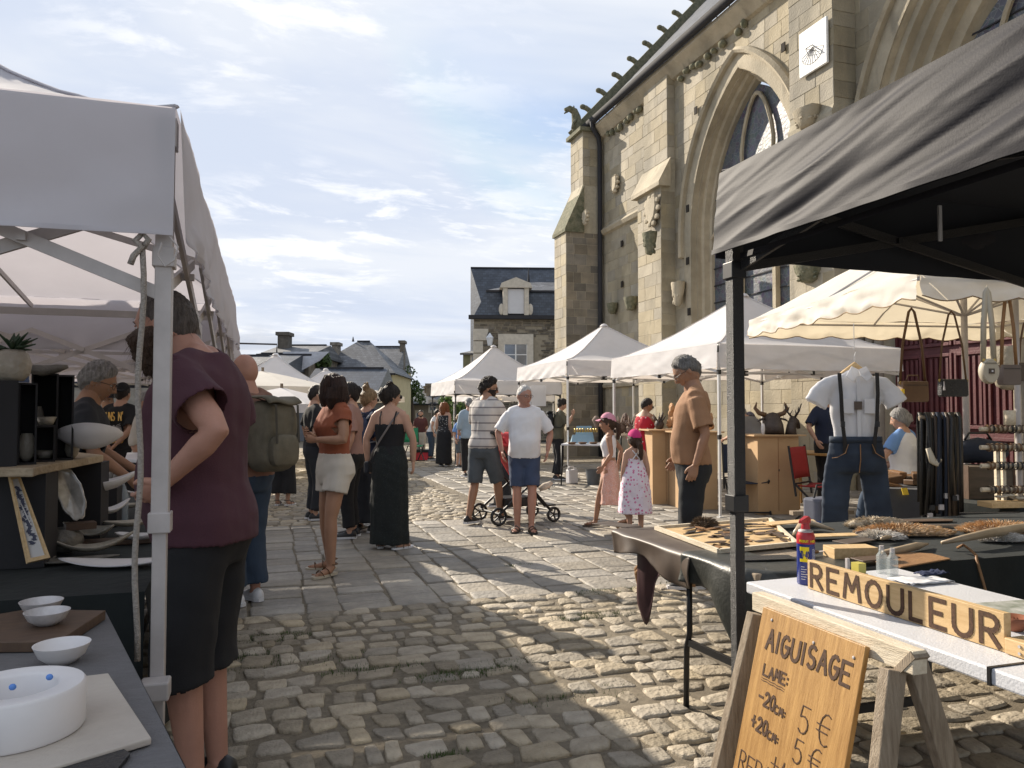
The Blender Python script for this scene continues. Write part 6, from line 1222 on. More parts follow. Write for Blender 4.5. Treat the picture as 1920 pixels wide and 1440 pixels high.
for s in (-1, 1):
    MB().add([(0, -.085, sz(694)), (s * .055, -.09, sz(688)), (s * .10, -.095, sz(706)), (s * .055, -.105, sz(716)), (s * .01, -.09, sz(705))], [(0, 1, 2, 3, 4)]).build('collar', M_sh, sgv, solid=.006)
    MB().tube([(s * sx(1603 + 34), -.075, sz(700)), (s * sx(1603 + 33), -.095, sz(740)), (s * sx(1603 + 31), -.09, sz(790)), (s * sx(1603 + 27), -.085, sz(825)), (s * sx(1603 + 26), -.08, sz(850))], .015, 4, flat=.2, up=(0, 1, 0)).build('brace', M_belt, sgv)
    MB().box(s * sx(1603 + 31) - .016, s * sx(1603 + 31) + .016, -.105, -.09, sz(800), sz(790)).build('brace_clip', M_bk, sgv); MB().box(s * sx(1622) - .04, s * sx(1622) + .04, -.088, -.08, sz(775), sz(748)).build('shirt_pocket', M_sh, sgv)
MB().box(-.04, .02, -.095, -.088, sz(768), sz(753)).build('leather_label', M_lea, sgv)
MB().tube([(sx(1565), 0, sz(712)), (sx(1585), 0, sz(697)), (0, 0, sz(684)), (sx(1621), 0, sz(697)), (sx(1641), 0, sz(712))], [.012, .018, .026, .018, .012], 8).build('hanger', M_oak, sgv, smooth=True)
MB().tube([(0, 0, sz(685)), (.0, 0, sz(668)), (.012, 0, sz(660)), (0, 0, sz(655)), (0, 0, sz(606))], .003, 5).build('hook_cord', M_al, sgv)
bm = MB()
for i in range(6): bm.lathe([(.005, 0), (.005, .003), (.001, .003)], (0, 0, 0), 8, Matrix.Translation((0, -.10, sz(712 + i * 20))) @ Matrix.Rotation(R(90), 4, 'X'))
MB().box(-.014, .014, -.082, -.076, sz(820), sz(706)).build('button_placket', M_sh, sgv)
# jeans
def jleg(s):
    pts = [(s * .10, .0, sz(835)), (s * .115, .0, sz(865)), (s * .15, .01, sz(910)), (s * .165, .0, sz(950)), (s * .175, .0, sz(990)), (s * .18, .0, sz(1060))]; b = MB(); b.tube(pts, [.108, .12, .108, .105, .105, .105], 18, flat=.40, up=(0, 1, 0)); return b
b = MB(); b.rings([[(math.cos(t) * w_, math.sin(t) * .085, sz(z)) for t in (2 * math.pi * i / 24 for i in range(24))] for z, w_ in ((820, .195), (845, .205), (872, .225), (885, .22))]); b.v += []
for s in (-1, 1): q = jleg(s); kk = len(b.v); b.v += q.v; b.f += [[i + kk for i in f] for f in q.f]; b.m += q.m; b.t += q.t
me = solidify_mb(b, .014, 3)
for v in me.vertices: v.co += v.normal * (.010 * nz(v.co.x * 14, v.co.y * 5, v.co.z * 5) + .006 * nz(v.co.x * 3, 2, v.co.z * 22))
me.materials.append(M_jean); link(me, 'jeans', sgv, smooth=True)
bt = MB(); bt.rings([[(math.cos(t) * w_, math.sin(t) * .09, sz(z)) for t in (2 * math.pi * i / 24 for i in range(24))] for z, w_ in ((818, .20), (829, .203))], caps=False); bt.build('waistband', M_jean, sgv, smooth=True, solid=.005)
for s in (-1, 1): MB().tube([(s * .09, -.097, sz(832)), (s * .115, -.10, sz(848)), (s * .17, -.085, sz(856)), (s * .2, -.05, sz(858))], .003, 4).build('pocket_seam', M_tan, sgv)
MB().tube([(0, -.098, sz(832)), (0, -.10, sz(860)), (-.005, -.08, sz(885))], .004, 4).build('fly_seam', M_tan, sgv)
# ---- bags hanging from the canopy edge
def bag(px, D, topy, y0, y1, w, lab, m, strap_m, sw=.014, thick=.06, spread=.7, flap=0, name='handbag', rnd_=False, handle=False):
    p = at(px, D); k = D / FPX; z0 = hzz(y1, D); H = (y1 - y0) * k; o = empty(name, (p.x, p.y, z0), R(-YAW + 8), label=lab, cat='handbag', group='leather handbags hanging from the canopy edge')
    b = MB()
    if rnd_: b.rings([[(math.cos(t) * w / 2 * s_, y, H / 2 + math.sin(t) * H / 2 * s_) for t in (2 * math.pi * i / 20 for i in range(20))] for s_, y in ((.9, -thick / 2), (1, -thick / 2 + .012), (1, thick / 2 - .012), (.9, thick / 2))])
    else: b.rings([[(x * w / 2 * s_, y, H / 2 + z * H / 2 * s_ ) for x, z in ((-1, -.8), (-.9, -1), (.9, -1), (1, -.8), (.96, .9), (.9, 1), (-.9, 1), (-.96, .9))] for s_, y in ((.97, -thick / 2), (1, -thick / 2 + .01), (1, thick / 2 - .01), (.97, thick / 2))])
    b.build('bag_body', m, o, smooth=True, ang=40); top = (y1 - topy) * k; x = w / 2 * spread
    MB().tube([(-x, 0, H * .85), (-x * .75, 0, lerp(H, top, .5)), (-x * .22, 0, top - .03), (0, 0, top), (x * .22, 0, top - .03), (x * .75, 0, lerp(H, top, .5)), (x, 0, H * .85)], sw, 5, flat=.25, up=(0, 1, 0)).build('strap', strap_m, o, smooth=True)
    for s in (-1, 1): MB().lathe([(.010, 0), (.014, .004), (.010, .008)], (0, 0, 0), 10, Matrix.Translation((s * x, -.004, H * .92)) @ Matrix.Rotation(R(90), 4, 'X')).build('strap_ring', M_brass, o)
    MB().box(-w / 2 + .01, w / 2 - .01, -thick / 2 - .004, -thick / 2, H * .80, H * .82).build('zip_line', M_brass if flap else M_blea, o)
    if handle: MB().tube([(-w * .25, 0, H), (-w * .18, 0, H + .05), (w * .18, 0, H + .05), (w * .25, 0, H)], .006, 6).build('handle', m, o, smooth=True)
    return o
b1 = bag(1712, 6.6, 578, 715, 754, .25, 'brown rectangular handbag with top handle and yellow price tag', M_bagb, M_bagb, .014, .08, .95, handle=True); MB().box(-.15, -.12, -.06, -.055, .07, .11).build('price_tag', M_tagy, b1)
b2 = bag(1787, 6.1, 583, 711, 744, .24, 'slim black shoulder bag with small tassel hanging in front of the red door', M_blea, M_bagb, .010, .05, .98); MB().tube([(-.10, -.03, .12), (-.102, -.035, .05)], [.004, .010], 6).build('tassel', M_alg, b2)
b3 = bag(1855, 5.3, 540, 672, 720, .135, 'round beige bag on a wide beige strap', M_bage, M_bage, .024, .05, .6, rnd_=True); MB().box(-.02, .02, -.032, -.026, .07, .105).build('logo_patch', M_lea, b3); MB().box(-.006, .006, -.036, -.0325, .082, .094).build('logo_mark', M_wce, b3)
b4 = bag(1893, 5.6, 545, 684, 722, .15, 'grey brown square bag right of the round beige bag', mat('taupe_leather', (.13, .10, .085), .5), M_tan, .016, .06, .8)
b5 = bag(1925, 5.9, 602, 680, 715, .14, 'dark bag at the right edge of the picture', M_lea, M_bagb, .010, .06, .8)
# ---- leather stall tables, belts, trunk, bracelets
pt = [at(1655, 6.6), at(1765, 6.4), at(1780, 7.6), at(1660, 7.6)]; table('leather_goods_table', 'table under grey cloth with leather wallets behind the jeans', [(q.x, q.y) for q in pt], .72, M_oldw, .03)
cl = MB(); pp_ = [(q.x, q.y) for q in pt]; cl.grid(lambda u, v: V((*pp_[3], 0)).lerp(V((*pp_[2], 0)), u).lerp(V((*pp_[0], 0)).lerp(V((*pp_[1], 0)), u), v) + V((0, 0, .726)), 4, 4); hang(cl, [pp_[3], pp_[0], pp_[1], pp_[2]], .726, .70, .012, 2, 26, .03); tag(cl.build('grey_tablecloth', mat('charcoal_cloth', (.07, .072, .08), .9, var=.25, vs=4), smooth=True, ang=50), 'grey cloth on the leather wallet table', 'tablecloth')
rr = random.Random(31)
for i in range(9): p = at(1668 + rr.uniform(0, 70), 6.7 + rr.uniform(0, .6), .728); tag(MB().box(-.07, .07, -.05, .05, 0, .03 + .02 * (i % 3)).build('wallet', rr.choice([M_tan, M_bagb, M_lea, M_tan]), loc=(p.x, p.y, .728 + (i % 4) * .022), rot=(rr.uniform(-.2, .2), rr.uniform(-.2, .2), rr.uniform(0, 3)), bev=.008), ['tan wallet', 'brown wallet', 'dark leather purse', 'orange brown pouch', 'brown pouch', 'flat tan case', 'reddish wallet', 'thick dark wallet', 'small tan pouch'][i] + ' in the heap ' + ['at the left end of the grey cloth', 'nearest the jeans', 'beside the price card', 'behind the price card', 'nearest the belts', 'on top of the pile', 'in the middle of the grey cloth', 'at the back of the grey cloth', 'in front of the belts'][i], 'wallet')
p = at(1694, 6.5); tag(MB().box(-.03, .03, -.004, 0, -.02, .04).build('price_card', M_tagy, loc=(p.x, p.y, .70), rot=(R(-20), 0, 0)), 'orange yellow price card on the edge of the grey cloth', 'price card')
pt = [at(1768, 6.2), at(1945, 5.6), at(1960, 6.8), at(1785, 7.2)]; table('display_counter', 'black clothed counter with trunk and bracelet rack at right', [(q.x, q.y) for q in pt], .66, M_oldw, .03)
cl = MB(); pp_ = [(q.x, q.y) for q in pt]; cl.grid(lambda u, v: V((*pp_[3], 0)).lerp(V((*pp_[2], 0)), u).lerp(V((*pp_[0], 0)).lerp(V((*pp_[1], 0)), u), v) + V((0, 0, .666)), 4, 4); hang(cl, [pp_[3], pp_[0], pp_[1]], .666, .64, .012, 7, 26, .02); tag(cl.build('black_cover', M_bcl, smooth=True, ang=50), 'black cloth covering the counter below the wooden trunk', 'tablecloth')
p = at(1832, 6.45); tr_ = empty('storage_box', (p.x, p.y, .668), R(-14), label='old dark wooden storage box standing on the black counter', cat='trunk'); MB().box(-.19, .19, -.15, .15, 0, .265).build('trunk_body', mat('old_box_wood', (.055, .045, .035), .7, col2=(.13, .10, .075), vs=3, stretch=(1, 1, 6)), tr_, bev=.006); 
for x in (-.192, .192): MB().box(x - .004, x + .004, -.155, .155, .0, .27).build('edge_strip', M_dwood, tr_)
p = at(1832, 6.6); sb = empty('shoulder_bag', (p.x, p.y, .937), R(-14), label='soft black holdall lying on the wooden trunk', cat='bag'); b = MB(); b.tube([(-.22, 0, .06), (-.2, 0, .09), (0, 0, .115), (.2, 0, .09), (.22, 0, .06)], [.05, .09, .11, .09, .05], 12); b.build('bag_body', M_navy, sb, smooth=True); MB().tube([(-.12, 0, .2), (-.08, 0, .26), (.08, 0, .26), (.12, 0, .2)], .01, 6).build('handle', M_bk, sb, smooth=True)
p = at(1752, 6.0); br_ = empty('belt_rack', (p.x, p.y, 0), R(-YAW), label='post rack hung with long black and brown leather belts', cat='rack'); MB().tube([(-.05, .0, 0), (-.05, 0, 1.2), (-.05, 0, 1.33)], .018, 8).build('post', M_oldw, br_); MB().tube([(-.12, 0, 1.33), (.18, 0, 1.35)], .022, 8).build('arm', M_oldw, br_)
rr = random.Random(14)
for i in range(22):
    x = lerp(-.1, .18, i / 21) + rr.uniform(-.01, .01); y = rr.uniform(-.05, .04); zl = rr.uniform(.25, .75); w_ = rr.uniform(.012, .02); b = MB(); b.tube([(x, y + .03, zl + .1), (x + .005, y + .03, 1.0), (x, y + .02, 1.34), (x, y, 1.375), (x, y - .03, 1.33), (x + rr.uniform(-.02, .02), y - .035, 1.0), (x + rr.uniform(-.03, .03), y - .03, zl)], w_, 4, flat=.16, up=(0, 1, 0)); bl = b.build('belt', rr.choice([M_blea, M_blea, M_lea, M_navy, M_tan if i % 5 == 0 else M_blea]), br_, smooth=True)
    MB().box(x - .018, x + .018, y - .045, y - .025, zl - .03, zl + .01).build('buckle', M_alg if i % 2 else M_bk, bl)
MB().tube([(-.09, -.06, 1.1), (-.06, -.07, 1.0), (-.03, -.07, .98), (0, -.07, 1.02)], [.02, .03, .03, .015], 6, flat=.3).build('pale_strap', M_bage, br_, smooth=True)
p = at(1905, 5.9); bk_ = empty('bracelet_rack', (p.x, p.y, .668), R(-YAW), label='pine rack of three horizontal bars carrying leather bracelets', cat='rack')
for x in (-.16, -.11, .10): MB().box(x - .012, x + .012, -.015, .015, 0, .45).build('upright', M_pal, bk_)
for i, z in enumerate((.12, .30, .44, .58)):
    MB().tube([(-.30, -.03, z), (.25, -.03, z)], .018, 10).build('bar', M_pal, bk_)
    for j in range(14): MB().lathe([(.03, -.009), (.034, 0), (.03, .009), (.026, 0)], (0, 0, 0), 12, Matrix.Translation((-.24 + j * .034 + rr.uniform(-.004, .004), -.03, z)) @ Matrix.Rotation(R(90 + rr.uniform(-12, 12)), 4, 'Y'), caps=False).build('bracelet', rr.choice([M_lea, M_dwood, M_bagb, M_blea]), bk_, smooth=True)
p = at(1888, 5.8); b = MB()
tag(MB().box(-.2, .22, -.08, .08, 0, .04).build('pine_block', M_oak, loc=(p.x, p.y, .668), rz=R(-12), bev=.003), 'pine block at the foot of the bracelet rack', 'block')
for i in range(16): q = at(1872 + rr.uniform(0, 60), 5.9 + rr.uniform(-.1, .25)); b.lathe([(.035, 0), (.045, .008), (.035, .016), (.027, .008)], (0, 0, 0), 12, Matrix.Translation((q.x - p.x, q.y - p.y, .045 + .01 * (i % 4))) @ Matrix.Rotation(rr.uniform(-.3, .3), 4, 'X'), caps=False)
tag(b.build('pale_rings', M_bage, loc=(p.x, p.y, .668), smooth=True, kind='stuff'), 'heap of pale leather rings at the foot of the bracelet rack', 'rings')
p = at(1892, 5.75); tag(MB().tube([(0, 0, 0), (0, 0, .11)], .04, 14).build('white_roll', M_pal, loc=(p.x, p.y, 1.28), smooth=True), 'pale cylinder standing on top of the bracelet rack', 'roll')
# posters and notices on the far tents
for px, D, py, w, h, lab in ((1010, 18.5, 742, .35, .5, 'small white notice on the far tent wall'), (985, 18.7, 748, .28, .6, 'pale poster hanging between the tents')): p = at(px, D); tag(MB().box(-w / 2, w / 2, 0, .01, -h / 2, h / 2).build('poster', M_wtab, loc=(p.x, p.y, hzz(py, D)), rz=R(-YAW)), lab, 'poster')
pt = [at(858, 20.2), at(905, 20.0), at(915, 21.4), at(866, 21.6)]; cl = MB(); pp_ = [(q.x, q.y) for q in pt]; table('far_table', 'white clothed table under the far black legged tent', pp_, .85, M_wtab, .03); hang(cl, [pp_[3], pp_[0], pp_[1]], .86, .84, .02, 5, 20, .03); tag(cl.build('white_cloth', M_wtab, smooth=True), 'white cloth hanging from the far table', 'tablecloth')
pt = [at(705, 22.5), at(770, 22.3), at(772, 23.4), at(710, 23.6)]; table('far_trestle', 'white trestle table under the far centre tent', [(q.x, q.y) for q in pt], .8, M_wtab, .03, legs=[(pt[0], pt[3]), (pt[1], pt[2])])
pt = [at(300, 7.6), at(180, 8.6), at(150, 10), at(290, 9.4)]
pt = [at(925, 16.2), at(985, 16.0), at(1000, 17.2), at(940, 17.4)]; cl = MB(); pp_ = [(q.x, q.y) for q in pt]; table('vegetable_table', 'stall table under the second tent behind the two men', pp_, .8, M_wtab, .03); hang(cl, [pp_[3], pp_[0], pp_[1]], .81, .78, .02, 5, 20, .03); tag(cl.build('white_drape', M_wtab, smooth=True), 'white drape on the stall table behind the two men', 'tablecloth')
# ================= PEOPLE =================
SK = lambda n, c, v=.08: mat('skin_' + n, c, .55, var=v, vs=10, bump=.08, bs=120, spec=.4)
SKIN = SK('light', (.46, .27, .19)); SKT = SK('tanned', (.34, .185, .115)); SKR = SK('ruddy', (.42, .22, .16)); M_lip = mat('lip', (.30, .10, .08), .5); M_eyew = mat('eye_white', (.7, .68, .65), .3, var=.02); M_iris = mat('eye_iris', (.03, .02, .015), .2)
def hairmat(n, c, c2): return mat('hair_' + n, c, .5, col2=c2, vs=9, stretch=(9, 9, 1.2), bump=.6, bs=60, spec=.35)
H_dk = hairmat('dark', (.010, .008, .007), (.035, .025, .02)); H_br = hairmat('brown', (.035, .018, .011), (.09, .05, .03)); H_gr = hairmat('grey', (.16, .155, .15), (.42, .41, .40)); H_wh = hairmat('white', (.45, .44, .42), (.68, .67, .65)); H_red = hairmat('auburn', (.12, .035, .012), (.28, .10, .035)); H_bl = hairmat('dark_blond', (.13, .08, .04), (.34, .23, .12)); H_sp = hairmat('cropped', (.06, .05, .045), (.14, .12, .11))
def cloth(n, c, v=.08, **k): return mat('cloth_' + n, c, k.pop('rough', .9), var=v, vs=k.pop('vs', 5), bump=k.pop('bump', .18), bs=k.pop('bs', 220), **k)
def sstep(a, b, x): t = min(1, max(0, (x - a) / (b - a))); return t * t * (3 - 2 * t)
def hp(d, jaw=1.0):
    x, y, z = d; k = max(0, -z); px, py, pz = .077 * x, .097 * y, .120 * z
    px *= 1 - .34 * jaw * k ** 1.4; 
    if y < 0: py *= 1 - .42 * k ** 1.5
    else: py *= .97 - .07 * k
    if z > .3 and y > 0: py *= 1 - .10 * (z - .3)
    if y > 0.05:
        f = sstep(.05, .5, y); ax = abs(px); g = lambda u, s: math.exp(-(u / s) ** 2)
        t = (.014 - pz) / .048; nose = (.027 * t if 0 < t <= 1 else (.027 * max(0, 1 - (t - 1) * 4.5) if t > 1 else 0)) * g(px, .0105)
        n2 = .008 * g(ax - .013, .006) * g(pz + .034, .007)
        py += f * (nose + n2 - .011 * g(ax - .031, .015) * g(pz - .002, .010) + .005 * g(ax - .028, .022) * g(pz - .021, .007) + .0055 * g(px, .021) * (g(pz + .057, .0048) + g(pz + .068, .005)) + .009 * g(px, .022) * g(pz + .098, .014) + .004 * g(ax - .045, .016) * g(pz + .022, .016))
    return V((px, py, pz))
ICO = {}
def ico(level):
    if level not in ICO:
        b = bmesh.new(); bmesh.ops.create_icosphere(b, subdivisions=level, radius=1); ICO[level] = ([v.co.copy() for v in b.verts], [[v.index for v in f.verts] for f in b.faces]); b.free()
    return ICO[level]
HL = {'full': (.58, .28, -.12, -.80), 'short': (.60, .36, -.05, -.74), 'bald': (1.2, 1.1, .25, -.45), 'none': (2, 2, 2, 2), 'receding': (.86, .62, .18, -.5), 'low': (.52, .2, -.2, -.9)}
def hairline(kind, phi):
    a = HL[kind]; t = phi / math.pi
    return lerp(a[0], a[1], t / .33) if t < .33 else (lerp(a[1], a[2], (t - .33) / .17) if t < .5 else lerp(a[2], a[3], (t - .5) / .5))
def ik(a, b, l1, l2, hint):
    d = b - a; L_ = d.length
    if L_ > (l1 + l2) * .995: b = a + d.normalized() * (l1 + l2) * .995; d = b - a; L_ = d.length
    n_ = d.normalized(); x = (l1 * l1 - l2 * l2 + L_ * L_) / (2 * L_); h = math.sqrt(max(0, l1 * l1 - x * x)); hv = V(hint) - n_ * V(hint).dot(n_); hv.normalize(); return a + n_ * x + hv * h, b
TM = [(.80, .125, .10, 0), (.87, .165, .118, -.008), (.95, .170, .118, -.005), (1.06, .152, .104, .004), (1.18, .160, .11, .006), (1.30, .178, .120, .006), (1.375, .182, .112, 0), (1.435, .145, .085, -.008), (1.475, .085, .068, -.014), (1.52, .060, .058, -.008), (1.60, .056, .058, .002)]
TF = [(.80, .13, .105, 0), (.87, .178, .128, -.012), (.95, .172, .122, -.008), (1.08, .130, .095, .0), (1.18, .142, .102, .006), (1.29, .155, .128, .018), (1.37, .158, .105, .006), (1.43, .125, .078, -.006), (1.47, .072, .06, -.012), (1.52, .050, .052, -.008), (1.60, .048, .052, .002)]
def torso(P, off=0.0, z0=None, z1=None, flare=None):
    """rings through the trunk; off enlarges it for clothes"""
    st = TF if P['sex'] == 'f' else TM; out = []
    def samp(z):
        for a, b in zip(st[:-1], st[1:]):
            if a[0] <= z <= b[0]: t = (z - a[0]) / (b[0] - a[0]); return [lerp(p, q, t) for p, q in zip(a, b)]
        return list(st[0]) if z < st[0][0] else list(st[-1])
    z0 = z0 if z0 is not None else st[0][0]; z1 = z1 or 1.60; zs = sorted(set([z0, z1] + [s[0] for s in st if z0 < s[0] < z1] + [z0 + (z1 - z0) * i / 14 for i in range(15)]))
    for z in zs:
        _, w, d, yo = samp(z); g = P['g'] if z < 1.43 else lerp(P['g'], 1, sstep(1.43, 1.5, z)); bl = P['belly'] * math.exp(-((z - 1.07) / .15) ** 2); w = w * lerp(1, g, 1) + off + bl * .35; d = d * g + off + bl * .6; yo += bl * .75
        if flare and z < flare[0]: t = (flare[0] - z); w += t * flare[1]; d += t * flare[1] * .9
        out.append([P['T'](V((math.copysign(abs(math.cos(t)) ** .88, math.cos(t)) * w, yo + math.copysign(abs(math.sin(t)) ** .92, math.sin(t)) * d, z))) for t in (2 * math.pi * i / 20 for i in range(20))])
    return out
def limb(mb, a, m, b, ra, rm1, rm, rm2, rb, seg=10): mb.tube([a, a.lerp(m, .3), a.lerp(m, .8), m, m.lerp(b, .25), m.lerp(b, .7), b], [ra, lerp(ra, rm1, .5), rm1, rm, rm2, lerp(rm2, rb, .6), rb], seg)
def seg_pt(a, m, b, t): return a.lerp(m, t * 2) if t <= .5 else m.lerp(b, t * 2 - 1)
def finish(me, m, name, root, caps=(), fold=0.0, fs=(9, 3), seed=0, vert=True):
    b = bmesh.new(); b.from_mesh(me); b.normal_update()
    if caps:
        dead = []
        for f in b.faces:
            c = f.calc_center_median()
            for p, n_, r in caps:
                q = c - p
                if q.dot(n_) > -.02 and q.length < r and f.normal.dot(n_) > .55: dead.append(f); break
        bmesh.ops.delete(b, geom=dead, context='FACES')
    if fold:
        for v in b.verts:
            p = v.co; k = nz(p.x * fs[0] + seed, p.y * fs[0], p.z * fs[1]) + .55 * nz(p.x * fs[0] * 2.1, p.y * fs[0] * 2.1 + seed, p.z * fs[1] * 2.6) + .45 * nz(p.x * 3 + seed, p.y * 3, p.z * 17 + p.x * 9)
            v.co = p + v.normal * k * fold
    b.to_mesh(me); b.free(); me.materials.clear()
    for q in (m if isinstance(m, (list, tuple)) else [m]): me.materials.append(q)
    return link(me, name, root, smooth=True)
def hand(mb, P, w, d, thumb, s, curl=.35, k=1.0):
    """palm, four fingers and thumb. w wrist, d direction of the fingers, thumb direction"""
    d = d.normalized(); t = (thumb - d * thumb.dot(d)).normalized(); nrm = d.cross(t).normalized() * (-1 if s > 0 else 1)      # palm side
    X = lambda a, b_, c: w + (d * a + t * b_ + nrm * c) * k
    mb.rings([[X(a, math.cos(q) * hw, math.sin(q) * ht + .0) for q in (2 * math.pi * i / 10 for i in range(10))] for a, hw, ht in ((-.01, .026, .020), (.02, .034, .018), (.055, .042, .016), (.085, .041, .014), (.097, .036, .010))])
    for i, (o, L_, r) in enumerate(((.030, .068, .0088), (.010, .077, .0090), (-.010, .071, .0086), (-.029, .056, .0078))):
        c = curl * (1 + .12 * i); a0 = .088 - .004 * abs(i - 1); p = [X(a0, o, .0)]; ang = c * .4; ps = V((a0, o, 0))
        for f in (.46, .30, .24): ps = V((ps.x + L_ * f * math.cos(ang), ps.y + (o * .06), ps.z + L_ * f * math.sin(ang))); p.append(X(*ps)); ang += c
        mb.tube(p, [r, r * .98, r * .88, r * .6], 7)
    mb.tube([X(.015, .022, .002), X(.04, .045, .008), X(.066, .056, .016), X(.088, .058, .022)], [.014, .0125, .0105, .007], 7)
def person(px, D, H, heading, label, sex='m', g=1.0, belly=0.0, lean=0.0, arms=None, legs=None, head=(0, 0), skin=None, hair=('short', None, .012), lobes=(), wear=(), vox=.018, hs=1.0, drop=0.0, foot='shoe', footm=None, beard=None, glasses=None, hcurl=.35, group=None, x=None, lvl=4, z=0.0, strands=0, twist=0.0, hfwd=0.0):
    hs = hs * 1.07
    skin = skin or SKIN; q = at(px, D) if x is None else V((x[0], x[1], 0)); S = H / 1.755
    root = empty('person', (q.x, q.y, z), -R(heading + YAW), label=label, cat='person', group=group); root.scale = (S, S, S)
    P = {'sex': sex, 'g': g, 'belly': belly}; la = R(lean); pv = V((0, 0, .93))
    def T(p):
        p = V(p); r_ = p - pv
        if r_.z > 0 and lean: k = min(1, r_.z / .12); a = la * k; r_ = V((r_.x, r_.y * math.cos(a) + r_.z * math.sin(a), r_.z * math.cos(a) - r_.y * math.sin(a)))
        if twist and r_.z > 0: a = R(twist) * min(1, r_.z / .3); r_ = V((r_.x * math.cos(a) - r_.y * math.sin(a), r_.x * math.sin(a) + r_.y * math.cos(a), r_.z))
        return pv + r_ - V((0, 0, drop))
    P['T'] = T; J = {}; arms = arms or {}; legs = legs or {}; shw = .150 if sex == 'f' else .172; ag = .45 + .55 * g
    for s, k in ((-1, 'L'), (1, 'R')):
        A = T((s * shw * (.8 + .2 * g), -.005, 1.418)); tgt, hint, th = (arms.get(k) or ((s * .07, .03, -.50), (s * .35, -1, 0), (0, 1, -.1)))
        E, Wr = ik(A, A + V(tgt), .275, .25, hint); J['sh' + k] = A; J['el' + k] = E; J['wr' + k] = Wr; J['th' + k] = V(th)
        Hj = V((s * .088 * (.7 + .3 * g), 0, .90 - drop)); an = V(legs.get(k, (s * .095, -.01, .075))); K, An = ik(Hj, an, .42, .405, legs.get('h' + k, (s * .12, 1, 0))); J['hp' + k] = Hj; J['kn' + k] = K; J['an' + k] = An; J['ft' + k] = V(legs.get('f' + k, (s * .22, 1, 0))).normalized()
    b = MB(); b.rings(torso(P, 0.0, None, 1.505))
    hc = T((0, .022 + hfwd + .0009 * max(0, head[1]), 1.626 - hfwd * .25)); nb_ = T((0, -.012 + hfwd * .25, 1.475)); nr = .052 if sex == 'f' else .060 * (.7 + .3 * g)
    b.tube([nb_ - V((0, 0, .03)), nb_.lerp(hc, .45), hc - V((0, 0, .02))], [nr * 1.35, nr * 1.05, nr * .98], 12)
    for k, s in (('L', -1), ('R', 1)):
        b.tube([T((s * .02, -.015, 1.505)), T((s * .085, -.012, 1.462)), J['sh' + k]], [.045, .046, .054 * ag], 10)
        limb(b, J['sh' + k], J['el' + k], J['wr' + k], .055 * ag, .044 * ag, .036 * ag, .041 * ag, .0255 * (.6 + .4 * g)); limb(b, J['hp' + k], J['kn' + k], J['an' + k], .092 * ag, .064 * ag, .052 * ag, .056 * ag, .036)
        f = J['ft' + k]; a = J['an' + k]; zf = a.z - .075; b.tube([a + V((0, 0, .0)) - f * .02, a - V((0, 0, .035)) + f * .02, a - V((0, 0, .05)) + f * .09, a - V((0, 0, .062)) + f * .15, a - V((0, 0, .066)) + f * .185], [.038, .040, .036, .030, .016], 10, flat=.8, up=(0, 0, 1))
    me = solidify_mb(b, vox, 2)
    # head and hands joined to the body mesh
    hb = MB(); vs, fs = ico(lvl); hy, hpit = R(head[0]), R(head[1] + lean * .6); HM = Matrix.Translation(hc) @ Matrix.Rotation(hy, 4, 'Z') @ Matrix.Rotation(-hpit, 4, 'X') @ Matrix.Diagonal((hs, hs, hs, 1)); jw = .8 if sex == 'm' else 1.1
    hb.add([hp(d, jw) for d in vs], fs, HM)
    for s in (-1, 1):
        hb.lathe([(max(.001, math.sin(math.pi * i / 6)), -math.cos(math.pi * i / 6)) for i in range(7)], (0, 0, 0), 10, HM @ Matrix.Translation((s * .078, -.008, -.004)) @ Matrix.Rotation(R(s * 18), 4, 'Z') @ Matrix.Rotation(R(-12), 4, 'X') @ Matrix.Diagonal((.008, .018, .031, 1)), caps=False)
        hb.mat = 1; hb.tube([HM @ (hp(V((s * sx_, .93, .17)).normalized(), jw) + V((0, .001, zz))) for sx_, zz in ((.16, .0), (.42, .003), (.62, -.003))], [.0022 * hs, .0035 * hs, .002 * hs], 5, flat=.8)
        hb.mat = 2; hb.ell((s * .031, .0745, .001), .0125, .0105, .0085, 10, 6, HM); hb.mat = 3; hb.ell((s * .031, .0822, .001), .0052, .0038, .0052, 8, 5, HM); hb.mat = 0
        if lvl > 3: hb.tube([HM @ V((s * .018, .081, .004)), HM @ V((s * .031, .0868, .0098)), HM @ V((s * .044, .080, .005))], .0022 * hs, 5); hb.tube([HM @ V((s * .018, .081, -.003)), HM @ V((s * .031, .0855, -.0075)), HM @ V((s * .044, .079, -.002))], .0018 * hs, 5)
    hb.mat = 4
    for zz, rr_ in ((-.057, .0032), (-.066, .0040)): hb.tube([HM @ (hp(V((x_, math.sqrt(1 - x_ * x_ - (zz / .12) ** 2), zz / .12)), jw) + V((0, -.0012, 0))) for x_ in (-.24, -.12, 0, .12, .24)], [rr_ * .4, rr_, rr_, rr_, rr_ * .4], 6)
    hb.mat = 0
    for k, s in (('L', -1), ('R', 1)):
        d = (J['wr' + k] - J['el' + k]).normalized(); dd = V(arms.get('d' + k)) if arms.get('d' + k) else d; fine = MB(); hand(fine, P, J['wr' + k] - d * .005, dd, J['th' + k], s, arms.get('c' + k, hcurl), .90)
        if vox < .012: m2 = solidify_mb(fine, .0042, 1); hb.add([v.co.copy() for v in m2.vertices], [list(p.vertices) for p in m2.polygons])
        else: hb.add(fine.v, fine.f)
    n0 = len(me.vertices); body = MB(); body.add([v.co.copy() for v in me.vertices], [list(p.vertices) for p in me.polygons]); kk = len(body.v)
    body.v += hb.v; body.f += [[i + kk for i in f] for f in hb.f]; body.m += hb.m; body.t += hb.t; bpy.data.meshes.remove(me)
    hm_ = hair[1] or H_dk; body.build('body', [skin, hm_, M_eyew, M_iris, M_lip], root, smooth=True)
